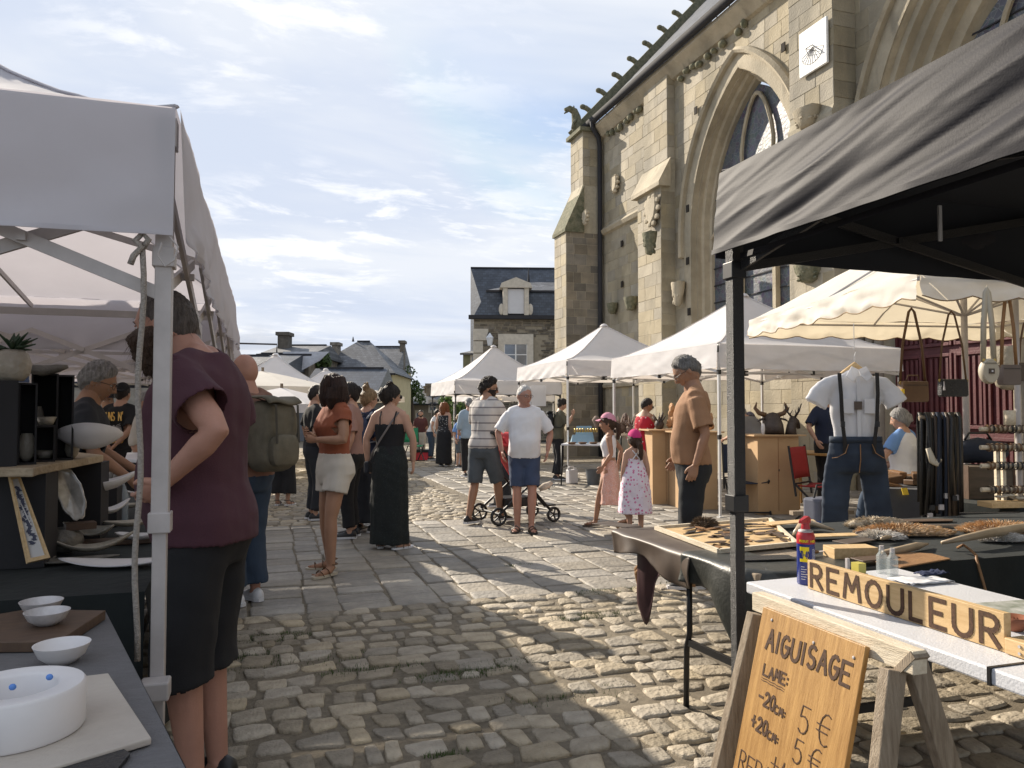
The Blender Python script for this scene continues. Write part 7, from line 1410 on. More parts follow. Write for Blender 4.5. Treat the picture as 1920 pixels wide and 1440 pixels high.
    # hair shell
    if hair[0] != 'none' or lobes:
        hbm = MB(); keep = []; pos = []; cap_ = hair[0]
        for d in vs:
            phi = abs(math.atan2(d.x, d.y)); rv = d.z - hairline(cap_, phi); off = hair[2] * sstep(-.02, .22, rv) * (.85 + .6 * nz(phi * 7, d.z * 3, hc.x * 9) + .55 * nz(d.x * 17, d.y * 17, d.z * 7)); nrm = V((d.x / .077, d.y / .097, d.z / .12)).normalized(); pos.append(hp(d, jw) + nrm * (off - .0015)); keep.append(rv > -.03)
        if lobes:
            for (pts, rr_) in lobes: hbm.tube([V(p_) for p_ in pts], list(rr_), 10)
            for f in fs: pass
            cl_ = [(hp(d, jw) + V((d.x / .077, d.y / .097, d.z / .12)).normalized() * hair[2] * .8) if k_ else hp(d, jw) * .93 for d, k_ in zip(vs, keep)] ; hbm.add(cl_, fs)
            m3 = solidify_mb(hbm, .0075 if vox < .02 else .011, 1)
            for v in m3.vertices: p = v.co; a = math.atan2(p.x, p.y); v.co = p + v.normal * (.006 * nz(a * 13, p.z * 6, 3) + .004 * nz(a * 32, p.z * 9, 7)); 
            hh = MB(); hh.add([v.co.copy() for v in m3.vertices], [list(p.vertices) for p in m3.polygons])
            # drop the part of the core that is face
            F_ = []
            for f in hh.f:
                c = sum((V(hh.v[i]) for i in f), V((0, 0, 0))) / len(f); dd_ = V((c.x / .077, c.y / .097, c.z / .12)); L_ = dd_.length
                if L_ < 1.0 and c.y > .0: continue
                F_.append(f)
            me2 = bpy.data.meshes.new('hair'); me2.from_pydata([HM @ V(v) for v in hh.v], [], F_)
        else:
            F_ = [f for f in fs if all(keep[i] for i in f)]; me2 = bpy.data.meshes.new('hair'); me2.from_pydata([HM @ p for p in pos], [], F_)
        me2.materials.append(hm_); ho = link(me2, 'hair', root, smooth=True)
        if strands:
            sb = MB(); rr = random.Random(int(px)); vv = me2.vertices
            for _ in range(strands):
                v = vv[rr.randrange(len(vv))]; p = v.co.copy(); n_ = v.normal; 
                if n_.dot(HM.to_3x3() @ V((0, 1, 0))) > .75: continue
                dn = (V((rr.uniform(-.5, .5), rr.uniform(-.5, .5), -1)) + n_ * rr.uniform(.3, .9)).normalized(); L_ = rr.uniform(.015, .045) * (1.6 if lobes else 1); s_ = n_.cross(dn).normalized() * .0011; sb.add([p - s_, p + s_, p + n_ * .004 + dn * L_], [(0, 1, 2)])
            sb.build('loose_strands', hm_, ho, kind='stuff')
    if beard:
        bm_, bl = beard; bb = MB(); pos = []; keep = []
        for d in vs:
            phi = abs(math.atan2(d.x, d.y)); low = sstep(-.30, -.55, d.z) if phi < .5 else sstep(.05, -.35, d.z); low *= 1 if phi < 1.7 else 0; mous = 1 if (phi < .33 and -.46 < d.z < -.34) else 0; lipz = 1 if (phi < .2 and -.60 < d.z < -.46) else 0; rv = max(low, mous * .4) * (1 - lipz)
            pos.append(hp(d, jw) + V((d.x * .5, d.y * .7, -max(0, -d.z - .3) * 1.6)) * bl * rv * (1 + .3 * nz(d.x * 12, d.y * 12, d.z * 12))); keep.append(rv > .08)
        me2 = bpy.data.meshes.new('beard'); me2.from_pydata([HM @ p for p in pos], [], [f for f in fs if all(keep[i] for i in f)]); me2.materials.append(bm_); bo = link(me2, 'beard', root, smooth=True)
        if bl > .03:
            sb = MB(); rr = random.Random(3); vv = me2.vertices; used = [i for i, k_ in enumerate(keep) if k_]
            for _ in range(900): v = vv[rr.choice(used)]; p = v.co.copy(); n_ = v.normal; dn = (V((0, 0, -1)) + n_ * .5 + V((rr.uniform(-.4, .4), rr.uniform(-.4, .4), 0))).normalized(); s_ = n_.cross(dn).normalized() * .0008; sb.add([p - s_, p + s_, p + dn * rr.uniform(.02, .05)], [(0, 1, 2)])
            sb.build('beard_strands', bm_, bo, kind='stuff')
    if glasses:
        gb = MB(); gm_ = M_bk
        for s in (-1, 1):
            ring = [HM @ V((s * .033 + math.cos(t) * .024, .100 - abs(math.cos(t)) * .002 - .006 * (1 if math.cos(t) * s > .5 else 0), .0 + math.sin(t) * .018)) for t in (2 * math.pi * i / 14 for i in range(15))]; gb.tube(ring, .0016 if glasses == 'clear' else .0022, 5)
            if glasses == 'sun': gb.add([HM @ V((s * .033 + math.cos(t) * .024, .100, math.sin(t) * .018)) for t in (2 * math.pi * i / 14 for i in range(14))], [tuple(range(14)), tuple(range(13, -1, -1))])
            gb.tube([HM @ V((s * .057, .094, .004)), HM @ V((s * .076, .05, .006)), HM @ V((s * .08, -.005, .004)), HM @ V((s * .079, -.02, -.012))], .0018, 5)
        gb.tube([HM @ V((-.010, .103, .003)), HM @ V((0, .106, .006)), HM @ V((.010, .103, .003))], .0016, 5); gb.build('glasses', gm_, root)
    # feet
    for k, s in (('L', -1), ('R', 1)):
        f = J['ft' + k]; a = J['an' + k]; pitch = max(0, (a.z - .085) * 3.5); fz = V((f.x, f.y, -pitch)).normalized(); side = f.cross(V((0, 0, 1))).normalized(); upv = side.cross(fz).normalized(); base = a - V((0, 0, 1)) * 0 - upv * .075
        X = lambda t, sx_, z_: base + fz * t + side * sx_ + upv * z_
        if foot == 'shoe':
            fm, sm = footm or (M_bk, M_wtab); sh_ = MB(); rs = []
            for t, w, h in ((-.075, .018, .055), (-.06, .034, .085), (-.02, .039, .098), (.03, .038, .088), (.08, .043, .068), (.13, .047, .055), (.17, .042, .045), (.20, .028, .034), (.215, .010, .022)): rs.append([X(t, math.cos(q) * w, .012 + (h - .012) * max(0, math.sin(q)) ** .8 + min(0, math.sin(q)) * .006) for q in (2 * math.pi * i / 14 for i in range(14))])
            sh_.rings(rs); so = sh_.build('shoe', fm, root, smooth=True); pl_ = MB(); out = [(-.08, .02), (-.05, .038), (.03, .040), (.12, .050), (.18, .044), (.218, .018)]; ol = [X(t, w, 0) for t, w in out] + [X(t, -w, 0) for t, w in reversed(out)]; n_ = len(ol); pl_.add(ol + [p + upv * .024 for p in ol], [tuple(range(n_ - 1, -1, -1)), tuple(range(n_, 2 * n_))] + [(i, (i + 1) % n_, n_ + (i + 1) % n_, n_ + i) for i in range(n_)]); pl_.build('sole', sm, so)
        elif foot == 'sandal':
            fm, sm = footm or (M_lea, M_wtab); pl_ = MB(); out = [(-.06, .02), (-.04, .034), (.03, .036), (.12, .047), (.18, .042), (.212, .018)]; ol = [X(t, w, -.004) for t, w in out] + [X(t, -w, -.004) for t, w in reversed(out)]; n_ = len(ol); pl_.add(ol + [p + upv * .020 for p in ol], [tuple(range(n_ - 1, -1, -1)), tuple(range(n_, 2 * n_))] + [(i, (i + 1) % n_, n_ + (i + 1) % n_, n_ + i) for i in range(n_)]); so = pl_.build('sandal', sm, root)
            for t, h in ((.06, .066), (.13, .050)): MB().tube([X(t - .01, -.046, .005), X(t, -.036, h * .75), X(t + .005, 0, h + .008), X(t, .036, h * .75), X(t - .01, .046, .005)], .008, 5, flat=.4).build('strap', fm, so)
            MB().tube([X(-.02 + .044 * math.cos(q), .040 * math.sin(q), .088) for q in (2 * math.pi * i / 12 for i in range(13))], .007, 5).build('strap', fm, so)
            for i in range(5): MB().ell(X(.165 + .018 * math.cos(i * .7), -.030 * s + i * .0145 * s, .030), .008, .008, .007, 6, 4).build('toe', skin, so)
    # clothes
    for w in wear:
        kind = w[0]; m_ = w[1]; o_ = w[2] if len(w) > 2 else {}; gb = MB(); caps = []; off = o_.get('off', .014); vx = o_.get('vox', max(.010, vox * .95)); fold = o_.get('fold', .010)
        if kind == 'top':
            zh = o_.get('hem', .93); zn = o_.get('neck', 1.475); sl = o_.get('sleeve', .45); gb.rings(torso(P, off, zh, zn, o_.get('flare'))); dn = (T((0, 0, zh)) - T((0, 0, zh + .05))).normalized(); caps.append((T((0, P['belly'] * .5, zh)), dn, .45)); caps.append((T((0, -.01, zn + .01)), (T((0, 0, zn)) - T((0, 0, zn - .05))).normalized(), .074 if zn > 1.44 else .3))
            for k, s in (('L', -1), ('R', 1)):
                if sl > 0:
                    gb.tube([T((s * .045, -.014, 1.478)), T((s * .085, -.012, 1.464)), J['sh' + k]], [.040 + off * .55, .047 + off * .75, .053 * ag + off * .85], 12); gb.ell(J['sh' + k] - V((J['sh' + k].x * .22, 0, .004)), .062 * ag + off, .058 * ag + off, .060 * ag + off, 10, 6); A, E, Wd = J['sh' + k], J['el' + k], J['wr' + k]; n_ = 5; ps = [seg_pt(A, E, Wd, sl * i / n_) for i in range(n_ + 1)]; r0 = .054 * ag + off * .85; r1 = (.050 if sl < .6 else .034) * ag + off + o_.get('loose', .008); gb.tube(ps, [lerp(r0, r1, i / n_) for i in range(n_ + 1)], 12); caps.append((ps[-1], (ps[-1] - ps[-2]).normalized(), .10 * max(1, ag)))
        if kind == 'legs':
            ln = o_.get('len', .95); r_k = o_.get('rk', .066 * ag); r_a = o_.get('ra', .055); zt_ = o_.get('top', 1.02); gb.rings(torso(P, off * .9, .785, zt_)); up_ = V((0, 0, 1)); caps.append((T((0, 0, zt_)), (T((0, 0, zt_)) - T((0, 0, zt_ - .05))).normalized(), .35))
            for k, s in (('L', -1), ('R', 1)):
                A, E, Wd = J['hp' + k], J['kn' + k], J['an' + k]; n_ = 9; ps = [seg_pt(A, E, Wd, ln * i / n_) for i in range(n_ + 1)]; r0 = .096 * ag + off
                rr_ = [lerp(r0, r_k + off, min(1, (ln * i / n_) * 2)) if ln * i / n_ <= .5 else lerp(r_k + off, r_a + off, (ln * i / n_ - .5) * 2) for i in range(n_ + 1)]; gb.tube(ps, rr_, 14); caps.append((ps[-1], (ps[-1] - ps[-2]).normalized(), rr_[-1] * 1.5))
        if kind == 'skirt':
            z0 = o_.get('hem', .35); zt_ = o_.get('top', 1.45); fl = o_.get('fl', .22); wz = o_.get('waist', 1.05); rs = torso(P, off, wz if o_.get('emp') else .87, zt_); b0 = rs[0]; cc = sum(b0, V((0, 0, 0))) / len(b0); low = []
            for i in range(9, 0, -1):
                t = i / 9; z_ = lerp(cc.z, z0 - 0, t); ring = []
                for j, p in enumerate(b0):
                    d_ = V((p.x - cc.x, p.y - cc.y, 0)); kf = 1 + fl * t * 1.9 + (.32 if o_.get('emp') else 0) * math.sin(min(1, t * 3) * 1.57); wv = 1 + o_.get('wave', .07) * t * math.sin(j * math.pi * 2 / 20 * 5 + 1.3); ring.append(V((cc.x, cc.y, 0)) + d_ * kf * wv + V((0, o_.get('sway', 0) * t, z_)))
                low.append(ring)
            gb.rings(low + rs); caps.append((V((cc.x, cc.y, z0)), V((0, 0, -1)), .9)); 
            if zt_ > 1.3: caps.append((T((0, 0, zt_)), (T((0, 0, zt_)) - T((0, 0, zt_ - .05))).normalized(), .35))
        if kind in ('top', 'legs', 'skirt'):
            me2 = solidify_mb(gb, vx, 4 if vx < .014 else 3); go = finish(me2, m_, o_.get('name', {'top': 'shirt', 'legs': 'trousers', 'skirt': 'skirt'}[kind]), root, caps, fold, o_.get('fs', (9, 3)), px * .1)
            q_ = go.modifiers.new('solid', 'SOLIDIFY'); q_.thickness = .004; q_.offset = -1
            if o_.get('label'): go['label'] = o_['label']
        if kind == 'cap':
            pos = []; keep = []
            for d in vs: nrm = V((d.x / .077, d.y / .097, d.z / .12)).normalized(); pos.append(HM @ (hp(d, jw) + nrm * (.014 if d.z > .1 else .010) + V((0, 0, .008)))); keep.append(d.z > (.42 if d.y > 0 else .42 - .35 * min(1, -d.y)))
            me2 = bpy.data.meshes.new('cap'); me2.from_pydata(pos, [], [f for f in fs if all(keep[i] for i in f)]); me2.materials.append(m_); co = link(me2, 'cap', root, smooth=True); sg_ = -1 if o_.get('back') else 1
            MB().grid(lambda u, v: HM @ V(((u - .5) * .15 * (1 - .25 * v * v), sg_ * (.078 + .078 * v * math.cos((u - .5) * 2.2)), .062 - .022 * v - .03 * (u - .5) ** 2 * 4 * .5)), 10, 4).build('brim', m_, co, smooth=True, solid=.004)
        if kind == 'hat':
            MB().lathe([(.16, .045), (.12, .05), (.094, .06), (.090, .10), (.078, .145), (.03, .155), (.001, .155)], (0, -.005, 0), 26, HM).build('hat', m_, root, smooth=True, ang=50)
        if kind == 'straps':
            for s in (-1, 1): MB().tube([T((s * .07, .125, 1.33)), T((s * .085, .06, 1.475)), T((s * .085, -.03, 1.49)), T((s * .08, -.11 * P['g'], 1.41)), T((s * .075, -.13 * P['g'], 1.31))], .008, 5, flat=.4).build('strap', m_, root)
    return root, P, J, T, HM
def child_to(o, root): o.parent = root; return o
SPOT = lambda bgc, fgc, sc, th=.28, c3=None: (lambda N, L, co, tcn: _spots(N, L, tcn, bgc, fgc, sc, th, c3))
def _spots(N, L, tcn, bgc, fgc, sc, th, c3):
    v = N.new('ShaderNodeTexVoronoi'); v.inputs['Scale'].default_value = sc; v.inputs['Randomness'].default_value = .75; L.new(tcn.outputs['Object'], v.inputs['Vector']); f = nmath(N, L, 'LESS_THAN', v.outputs['Distance'], th)
    if c3: 
        r2 = nmath(N, L, 'LESS_THAN', v.outputs['Distance'], th * .5); fc = ncol(N, L, r2, fgc, c3); return ncol(N, L, f, bgc, fc)
    return ncol(N, L, f, bgc, fgc)
def stripex(bgc, fgc, per, wd, ax=2, z0=0):
    def f(N, L, co, tcn):
        s = N.new('ShaderNodeSeparateXYZ'); L.new(tcn.outputs['Object'], s.inputs[0]); m = nmath(N, L, 'FRACT', nmath(N, L, 'DIVIDE', s.outputs[ax], per)); return ncol(N, L, nmath(N, L, 'LESS_THAN', m, wd), bgc, fgc)
    return f
def backpack(P, T, root, m, lab, w=.30, h=.46, d=.17, trim=None, zc=1.20):
    ob = empty('backpack', root.location, root.rotation_euler.z, label=lab, cat='backpack'); ob.scale = root.scale; g = P['g']; y0 = -.115 * g - .02
    def X(a, b_, c): return T((a, y0 - b_, zc + c))
    b = MB(); b.rings([[X(math.copysign(abs(math.cos(t)) ** .6, math.cos(t)) * w / 2 * s_, y, math.copysign(abs(math.sin(t)) ** .6, math.sin(t)) * h / 2 * s_ - .03 * y) for t in (2 * math.pi * i / 20 for i in range(20))] for s_, y in ((.9, 0), (1, .03), (1.02, d * .6), (.9, d * .92), (.6, d))])
    me = solidify_mb(b, .012, 2); finish(me, m, 'pack_body', ob, (), .012, (7, 5), 3)
    b = MB(); b.rings([[X(math.copysign(abs(math.cos(t)) ** .6, math.cos(t)) * w * .36 * s_, d + y, -.10 + math.copysign(abs(math.sin(t)) ** .6, math.sin(t)) * h * .22 * s_) for t in (2 * math.pi * i / 16 for i in range(16))] for s_, y in ((1, -.03), (1, .03), (.8, .05))]); b.build('pocket', m, ob, smooth=True, ang=50)
    MB().grid(lambda u, v: X((u - .5) * w * .9, lerp(.02, d + .02, v) , h / 2 + .012 - .10 * max(0, v - .75) * 4 * .4 + .01 * math.sin(u * 7)), 10, 6).build('top_flap', m, ob, smooth=True, solid=.012)
    for s in (-1, 1):
        MB().tube([X(s * .09, .0, h / 2 - .05), T((s * .105, -.06, 1.47)), T((s * .115, .02, 1.485)), T((s * .12, .10 * g + .03, 1.40)), T((s * .13, .11 * g + .03, 1.27)), T((s * .165 * g, .02, 1.12)), X(s * w / 2 * .9, .02, -h / 2 + .06)], .022, 6, flat=.3).build('shoulder_strap', trim or m, ob, smooth=True)
        MB().tube([X(s * w * .3, d * .2, h / 2 + .01), X(s * w * .3, d + .03, h / 2 - .04), X(s * w * .3, d + .045, -h * .1)], .011, 5, flat=.3).build('buckle_strap', trim or m, ob)
    return ob
# ---- the cast
C_plum = cloth('plum', (.068, .024, .036)); C_blk = cloth('black', (.012, .012, .014), .15); C_brn = cloth('brown_tee', (.20, .105, .075)); C_jean = cloth('jeans', (.03, .05, .085), .25, vs=3); C_rust = cloth('rust', (.26, .075, .035)); C_wht = cloth('white', (.72, .72, .74), .03); C_crm = cloth('cream', (.55, .51, .45), .04)
C_tan = cloth('tan_orange', (.30, .165, .09)); C_grey = cloth('grey', (.20, .20, .20)); C_navy = cloth('navy', (.015, .022, .05)); C_gsh = cloth('grey_shorts', (.085, .10, .115), .15, vs=8); C_dsh = cloth('denim_shorts', (.045, .065, .12), .2); C_dk = cloth('dark_slate', (.022, .025, .032), .15); C_char = cloth('charcoal_jeans', (.016, .018, .022), .2); C_blue = cloth('pale_blue', (.30, .38, .45)); C_olive = cloth('olive', (.10, .09, .06)); C_wine = cloth('wine', (.09, .03, .03)); C_lb = cloth('sky_blue', (.16, .30, .60))
# 1 bearded man close at left, hand on hip
r1 = person(391, 2.82, 1.86, -88, 'bearded man in a plum t-shirt and dark shorts behind the tent leg, hand on hip', g=1.10, belly=.05, lean=4, hfwd=.08, arms={'L': ((-.09, .0, -.34), (-.35, -1, 0), (-.3, 1, .2)), 'dL': (.3, .75, -.55), 'cL': .45, 'R': ((.12, .12, -.46), (.5, -1, 0), (0, 1, 0))}, skin=SKR, hair=('short', H_sp, .006), beard=(H_br, .055), wear=(('top', C_plum, {'off': .024, 'hem': .86, 'neck': 1.50, 'sleeve': .33, 'fold': .009, 'vox': .009, 'loose': .016}), ('legs', C_blk, {'len': .60, 'rk': .095, 'ra': .10, 'off': .010, 'name': 'shorts', 'vox': .011, 'top': .96})), vox=.0095, lvl=6, head=(0, 4), strands=500, footm=(M_bk, M_bk))
person(140, 4.7, 1.70, 62, 'grey haired man with glasses and dark t-shirt behind the pottery shelves', g=1.1, skin=SKT, hair=('full', H_gr, .02), glasses='clear', lean=8, head=(-10, 14), wear=(('top', C_dk, {'sleeve': .45}), ('legs', C_dk)), vox=.015, lvl=5, strands=500, arms={'R': ((.10, .25, -.40), (.5, -1, 0), (0, 0, 1)), 'L': ((-.02, .3, -.38), (-.5, -1, 0), (0, 0, 1))})
r3 = person(228, 9.4, 1.72, 4, 'man in a black GUNS N ROSES band t-shirt from behind, hands clasped', g=1.08, hair=('short', H_dk, .012), arms={'L': ((.13, -.19, -.42), (-1, -.4, 0), (0, -1, 0)), 'R': ((-.13, -.19, -.42), (1, -.4, 0), (0, -1, 0))}, wear=(('top', C_blk, {'off': .02}), ('legs', C_blk, {}), ('cap', C_blk, {'back': 1})), vox=.02, lvl=4)
def backtext(root, T, text, z, w, h, m, x0, sw, nm='lettering', yb=-.155):
    b = MB(); fx_ = lambda x, y, o: T((x0 + x, yb - .012 * math.cos((x0 + x) * 9) - o, z + y)); word(b, text, fx_, 0, 0, w, h, w * .25, sw, th=.003); return b.build(nm, m, root)
M_gold = mat('gold_print', (.75, .42, .08), .7, col2=(.85, .62, .22), vs=20); root, P, J, T = r3[0], r3[1], r3[2], r3[3]
backtext(root, T, "GUNS N'", 1.30, .032, .10, M_gold, -.135, .012); backtext(root, T, 'ROSES', 1.03, .040, .10, M_gold, -.12, .012, yb=-.150)
b = MB(); fx_ = lambda x, y, o: T((x, -.158 - o, 1.215 + y))
for s in (-1, 1):
    for k in range(5): b.tube([fx_(s * .015, 0, .004), fx_(s * (.05 + .012 * k), .03 - .013 * k, .006), fx_(s * (.085 + .006 * k), .045 - .022 * k, .004)], .0035, 4)
b.ell(fx_(0, .005, 0), .018, .006, .024, 8, 5); b.build('emblem', mat('grey_print', (.35, .33, .32), .8), root)
person(200, 10.3, 1.64, 150, 'person in a dark hat behind the band shirt man', hair=('short', H_dk, .01), wear=(('top', C_dk, {}), ('legs', C_blk, {}), ('hat', C_blk, {})), vox=.03, lvl=3)
person(270, 8.4, 1.60, 80, 'person in a cream shirt half hidden by the rope', sex='f', hair=('full', H_gr, .015), wear=(('top', C_crm, {'sleeve': .6}), ('legs', C_char, {})), vox=.025, lvl=3)
person(95, 8.6, 1.68, 170, 'stall holder in grey shirt in the shade behind the black boxes', hair=('short', H_br, .012), wear=(('top', C_grey, {}), ('legs', C_blk, {})), vox=.028, lvl=3)
person(330, 10.5, 1.66, 20, 'shopper in a wine red top behind the bearded man', sex='f', hair=('full', H_br, .015), wear=(('top', C_wine, {}), ('legs', C_blk, {})), vox=.028, lvl=3)
r6 = person(462, 5.6, 1.80, -62, 'bald man in a brown t-shirt and jeans with glasses wearing a khaki backpack', g=1.2, belly=.03, skin=SKR, hair=('none', H_gr, 0), glasses='clear', wear=(('top', C_brn, {'off': .018, 'hem': .88}), ('legs', C_jean, {'ra': .075, 'off': .018})), vox=.014, lvl=5, footm=(M_wtab, M_wtab), arms={'R': ((.05, .18, -.42), (.6, -1, 0), (0, 0, 1)), 'L': ((-.08, .12, -.47), (-.5, -1, 0), (0, 1, 0))})
backpack(r6[1], r6[3], r6[0], mat('khaki_canvas', (.10, .09, .065), .9, col2=(.17, .15, .11), vs=7, bump=.3, bs=150), 'worn khaki canvas backpack on the bald man', .34, .50, .20, mat('khaki_strap', (.06, .055, .045), .9), 1.18)
person(532, 11.4, 1.52, 10, 'small grey haired person in wide black trousers behind the backpack', sex='f', hair=('full', H_gr, .025), wear=(('top', C_dk, {}), ('legs', C_blk, {'len': .86, 'rk': .10, 'ra': .13, 'off': .02})), vox=.022, lvl=4, foot='sandal')
person(590, 9.9, 1.72, 60, 'person in black t-shirt with a tattooed arm behind the rust topped woman', g=1.05, hair=('short', H_dk, .012), wear=(('top', C_blk, {}), ('legs', C_dk, {})), vox=.022, lvl=4, arms={'L': ((-.16, .06, -.44), (-.8, -.6, 0), (0, 1, 0))})
M_hd = H_br
bob = (([(-.05, -.02, .10), (-.085, -.01, .03), (-.092, .0, -.06), (-.085, .01, -.15)], (.04, .045, .042, .02)), ([(.05, -.02, .10), (.085, -.01, .03), (.092, .0, -.06), (.085, .01, -.15)], (.04, .045, .042, .02)), ([(0, -.05, .08), (0, -.085, .0), (0, -.085, -.08), (0, -.07, -.17)], (.07, .075, .07, .03)), ([(-.05, -.06, .0), (-.06, -.065, -.08), (-.05, -.05, -.17)], (.05, .055, .025)), ([(.05, -.06, .0), (.06, -.065, -.08), (.05, -.05, -.17)], (.05, .055, .025)))
person(628, 6.7, 1.705, -128, 'woman in a rust top and white shorts with dark bobbed hair and strappy sandals', sex='f', g=1.10, skin=SKT, hair=('low', hairmat('dark_auburn', (.018, .009, .007), (.05, .025, .018)), .018), lobes=bob, head=(-78, 0), strands=500, arms={'L': ((.06, .22, -.24), (-1, -.6, -.6), (0, .2, 1)), 'dL': (.6, .6, .1), 'cL': .9, 'R': ((-.08, .24, -.20), (1, -.6, -.6), (0, .2, 1)), 'dR': (-.7, .5, .2), 'cR': .9},
       legs={'L': (-.16, .10, .075), 'R': (.12, -.02, .075), 'fL': (-.35, 1, 0), 'fR': (.5, .9, 0)}, wear=(('top', C_rust, {'off': .016, 'hem': .97, 'neck': 1.455, 'sleeve': .20, 'fold': .012, 'vox': .011}), ('legs', C_crm, {'len': .24, 'rk': .088, 'ra': .088, 'off': .020, 'name': 'shorts', 'top': 1.06, 'vox': .011, 'fold': .012})), vox=.012, lvl=4, foot='sandal', footm=(M_bagb, M_bage))
person(660, 8.5, 1.70, -88, 'woman in profile with a clip in her dark pinned hair between two women', sex='f', hair=('full', H_dk, .016), lobes=(([(0, -.08, .05), (0, -.12, .03)], (.045, .03)),), wear=(('top', cloth('dusty_rose', (.30, .18, .15)), {}), ('legs', C_blk, {})), vox=.018, lvl=4)
bun = (([(0, -.04, .10), (0, -.06, .155), (0, -.06, .17)], (.04, .042, .02)), ([(0, -.075, .05), (0, -.085, -.03)], (.05, .03)), ([(.02, -.05, .16), (.03, -.06, .20)], (.02, .012)), ([(-.03, -.05, .15), (-.035, -.055, .195)], (.02, .01)))
r11 = person(690, 8.9, 1.64, 28, 'woman with messy blond bun and navy backpack looking right', sex='f', hair=('full', H_bl, .016), lobes=bun, strands=600, head=(-20, 4), glasses='sun', wear=(('top', C_navy, {'sleeve': .5}), ('skirt', C_dk, {'hem': .12, 'top': 1.02, 'fl': .10})), vox=.018, lvl=4)
bp = backpack(r11[1], r11[3], r11[0], mat('navy_nylon', (.02, .035, .09), .6, var=.15), 'navy nylon backpack of the woman with the blond bun', .27, .40, .15, mat('grey_strap', (.3, .32, .36), .7), 1.24); MB().lathe([(.02, 0), (.02, .03), (.001, .03)], (0, 0, 0), 8).build('yellow_tag', M_tagy, bp, loc=(-.08, -.30, 1.22))
M_tro = mat('cloth_dark_patterned', (.012, .016, .016), .9, extra=SPOT((.010, .014, .014), (.035, .04, .04), 60, .22), bump=.15, bs=150)
r12 = person(732, 7.85, 1.655, 6, 'woman in black strappy top and long wide dark trousers seen from behind', sex='f', g=1.05, skin=SKIN, hair=('low', H_dk, .016), lobes=(([(0, -.07, .06), (0, -.10, .02), (0, -.09, -.05)], (.055, .05, .02)), ([(.03, -.02, .11), (.0, -.04, .125)], (.045, .04))), head=(-48, 2), glasses='sun', strands=300,
       arms={'L': ((-.10, .02, -.50), (-1, -.5, 0), (0, 1, 0)), 'R': ((.10, .02, -.50), (1, -.5, 0), (0, 1, 0))}, wear=(('top', C_blk, {'off': .010, 'hem': 1.0, 'neck': 1.335, 'sleeve': 0, 'fold': .004}), ('straps', C_blk), ('skirt', M_tro, {'hem': .05, 'top': 1.10, 'waist': 1.12, 'fl': .03, 'wave': .06, 'fold': .016, 'fs': (10, 1.2), 'name': 'wide_trousers'})), vox=.012, lvl=4, foot='sandal', legs={'R': (.11, -.10, .075), 'fR': (.6, .8, 0), 'L': (-.10, .0, .075)})
T = r12[3]; o = empty('shoulder_bag', r12[0].location, r12[0].rotation_euler.z, label='small dark crossbody bag on a grey strap worn by the woman in black', cat='bag'); o.scale = r12[0].scale
MB().tube([T((.10, .05, 1.47)), T((.105, -.05, 1.46)), T((.04, -.135, 1.34)), T((-.06, -.145, 1.18)), T((-.16, -.12, 1.03)), T((-.215, -.03, .93))], .012, 6, flat=.35).build('strap', cloth('grey_strap', (.16, .14, .13)), o, smooth=True); MB().box(-.27, -.22, -.08, .08, .80, .93).build('bag_body', C_dk, o, bev=.02)
person(789, 22.5, 1.42, 170, 'small bearded man in a wine red top at the far stall', hair=('short', H_dk, .012), beard=(H_dk, .012), wear=(('top', C_wine, {}), ('legs', C_crm, {})), vox=.03, lvl=3); person(808, 22.0, 1.48, 100, 'woman in a white top bending towards the far stall', sex='f', lean=18, hair=('low', H_dk, .02), wear=(('top', C_wht, {'sleeve': .2}), ('legs', C_jean, {})), vox=.03, lvl=3)
curl = (([(-.04, -.03, .10), (-.09, -.02, .0), (-.10, -.02, -.12), (-.08, -.03, -.2)], (.05, .055, .05, .03)), ([(.04, -.03, .10), (.09, -.02, .0), (.10, -.02, -.12), (.08, -.03, -.2)], (.05, .055, .05, .03)), ([(0, -.06, .09), (0, -.10, 0), (0, -.10, -.14), (0, -.08, -.24)], (.07, .08, .07, .03)))
person(833, 19.6, 1.62, 22, 'red haired woman in a patterned sleeveless top and long black skirt from behind', sex='f', g=1.12, hair=('low', H_red, .02), lobes=curl, strands=300, wear=(('top', mat('cloth_black_white_print', (.1, .1, .1), .9, extra=SPOT((.02, .02, .022), (.55, .53, .5), 26, .25)), {'off': .018, 'hem': .92, 'neck': 1.40, 'sleeve': 0}), ('skirt', C_blk, {'hem': .06, 'top': 1.04, 'fl': .06})), vox=.024, lvl=4)
person(880, 16.4, 1.66, -15, 'person in pale blue shirt and dark trousers behind the striped t-shirt man', g=1.1, hair=('short', H_gr, .012), wear=(('top', C_blue, {'off': .02, 'hem': .85, 'sleeve': .7}), ('legs', C_blk, {}), ('cap', C_grey, {})), vox=.024, lvl=3)
person(861, 19.0, 1.30, 120, 'child in a blue t-shirt at the far white table', hair=('full', H_bl, .02), wear=(('top', C_lb, {}), ('legs', C_gsh, {'len': .5})), vox=.03, lvl=3, hs=1.15)
person(944, 11.2, 1.62, -130, 'person in a striped straw hat leaning between the two men', lean=14, hair=('short', H_gr, .01), head=(0, 20), wear=(('top', C_crm, {}), ('legs', C_dk, {}), ('hat', mat('straw_hat', (.45, .36, .24), .8, extra=stripex((.48, .38, .25), (.03, .02, .02), .05, .3)), {})), vox=.024, lvl=4)
M_str = mat('cloth_striped_tee', (.6, .58, .54), .9, bump=.15, bs=200, extra=stripex((.52, .49, .46), (.20, .18, .18), .092, .18))
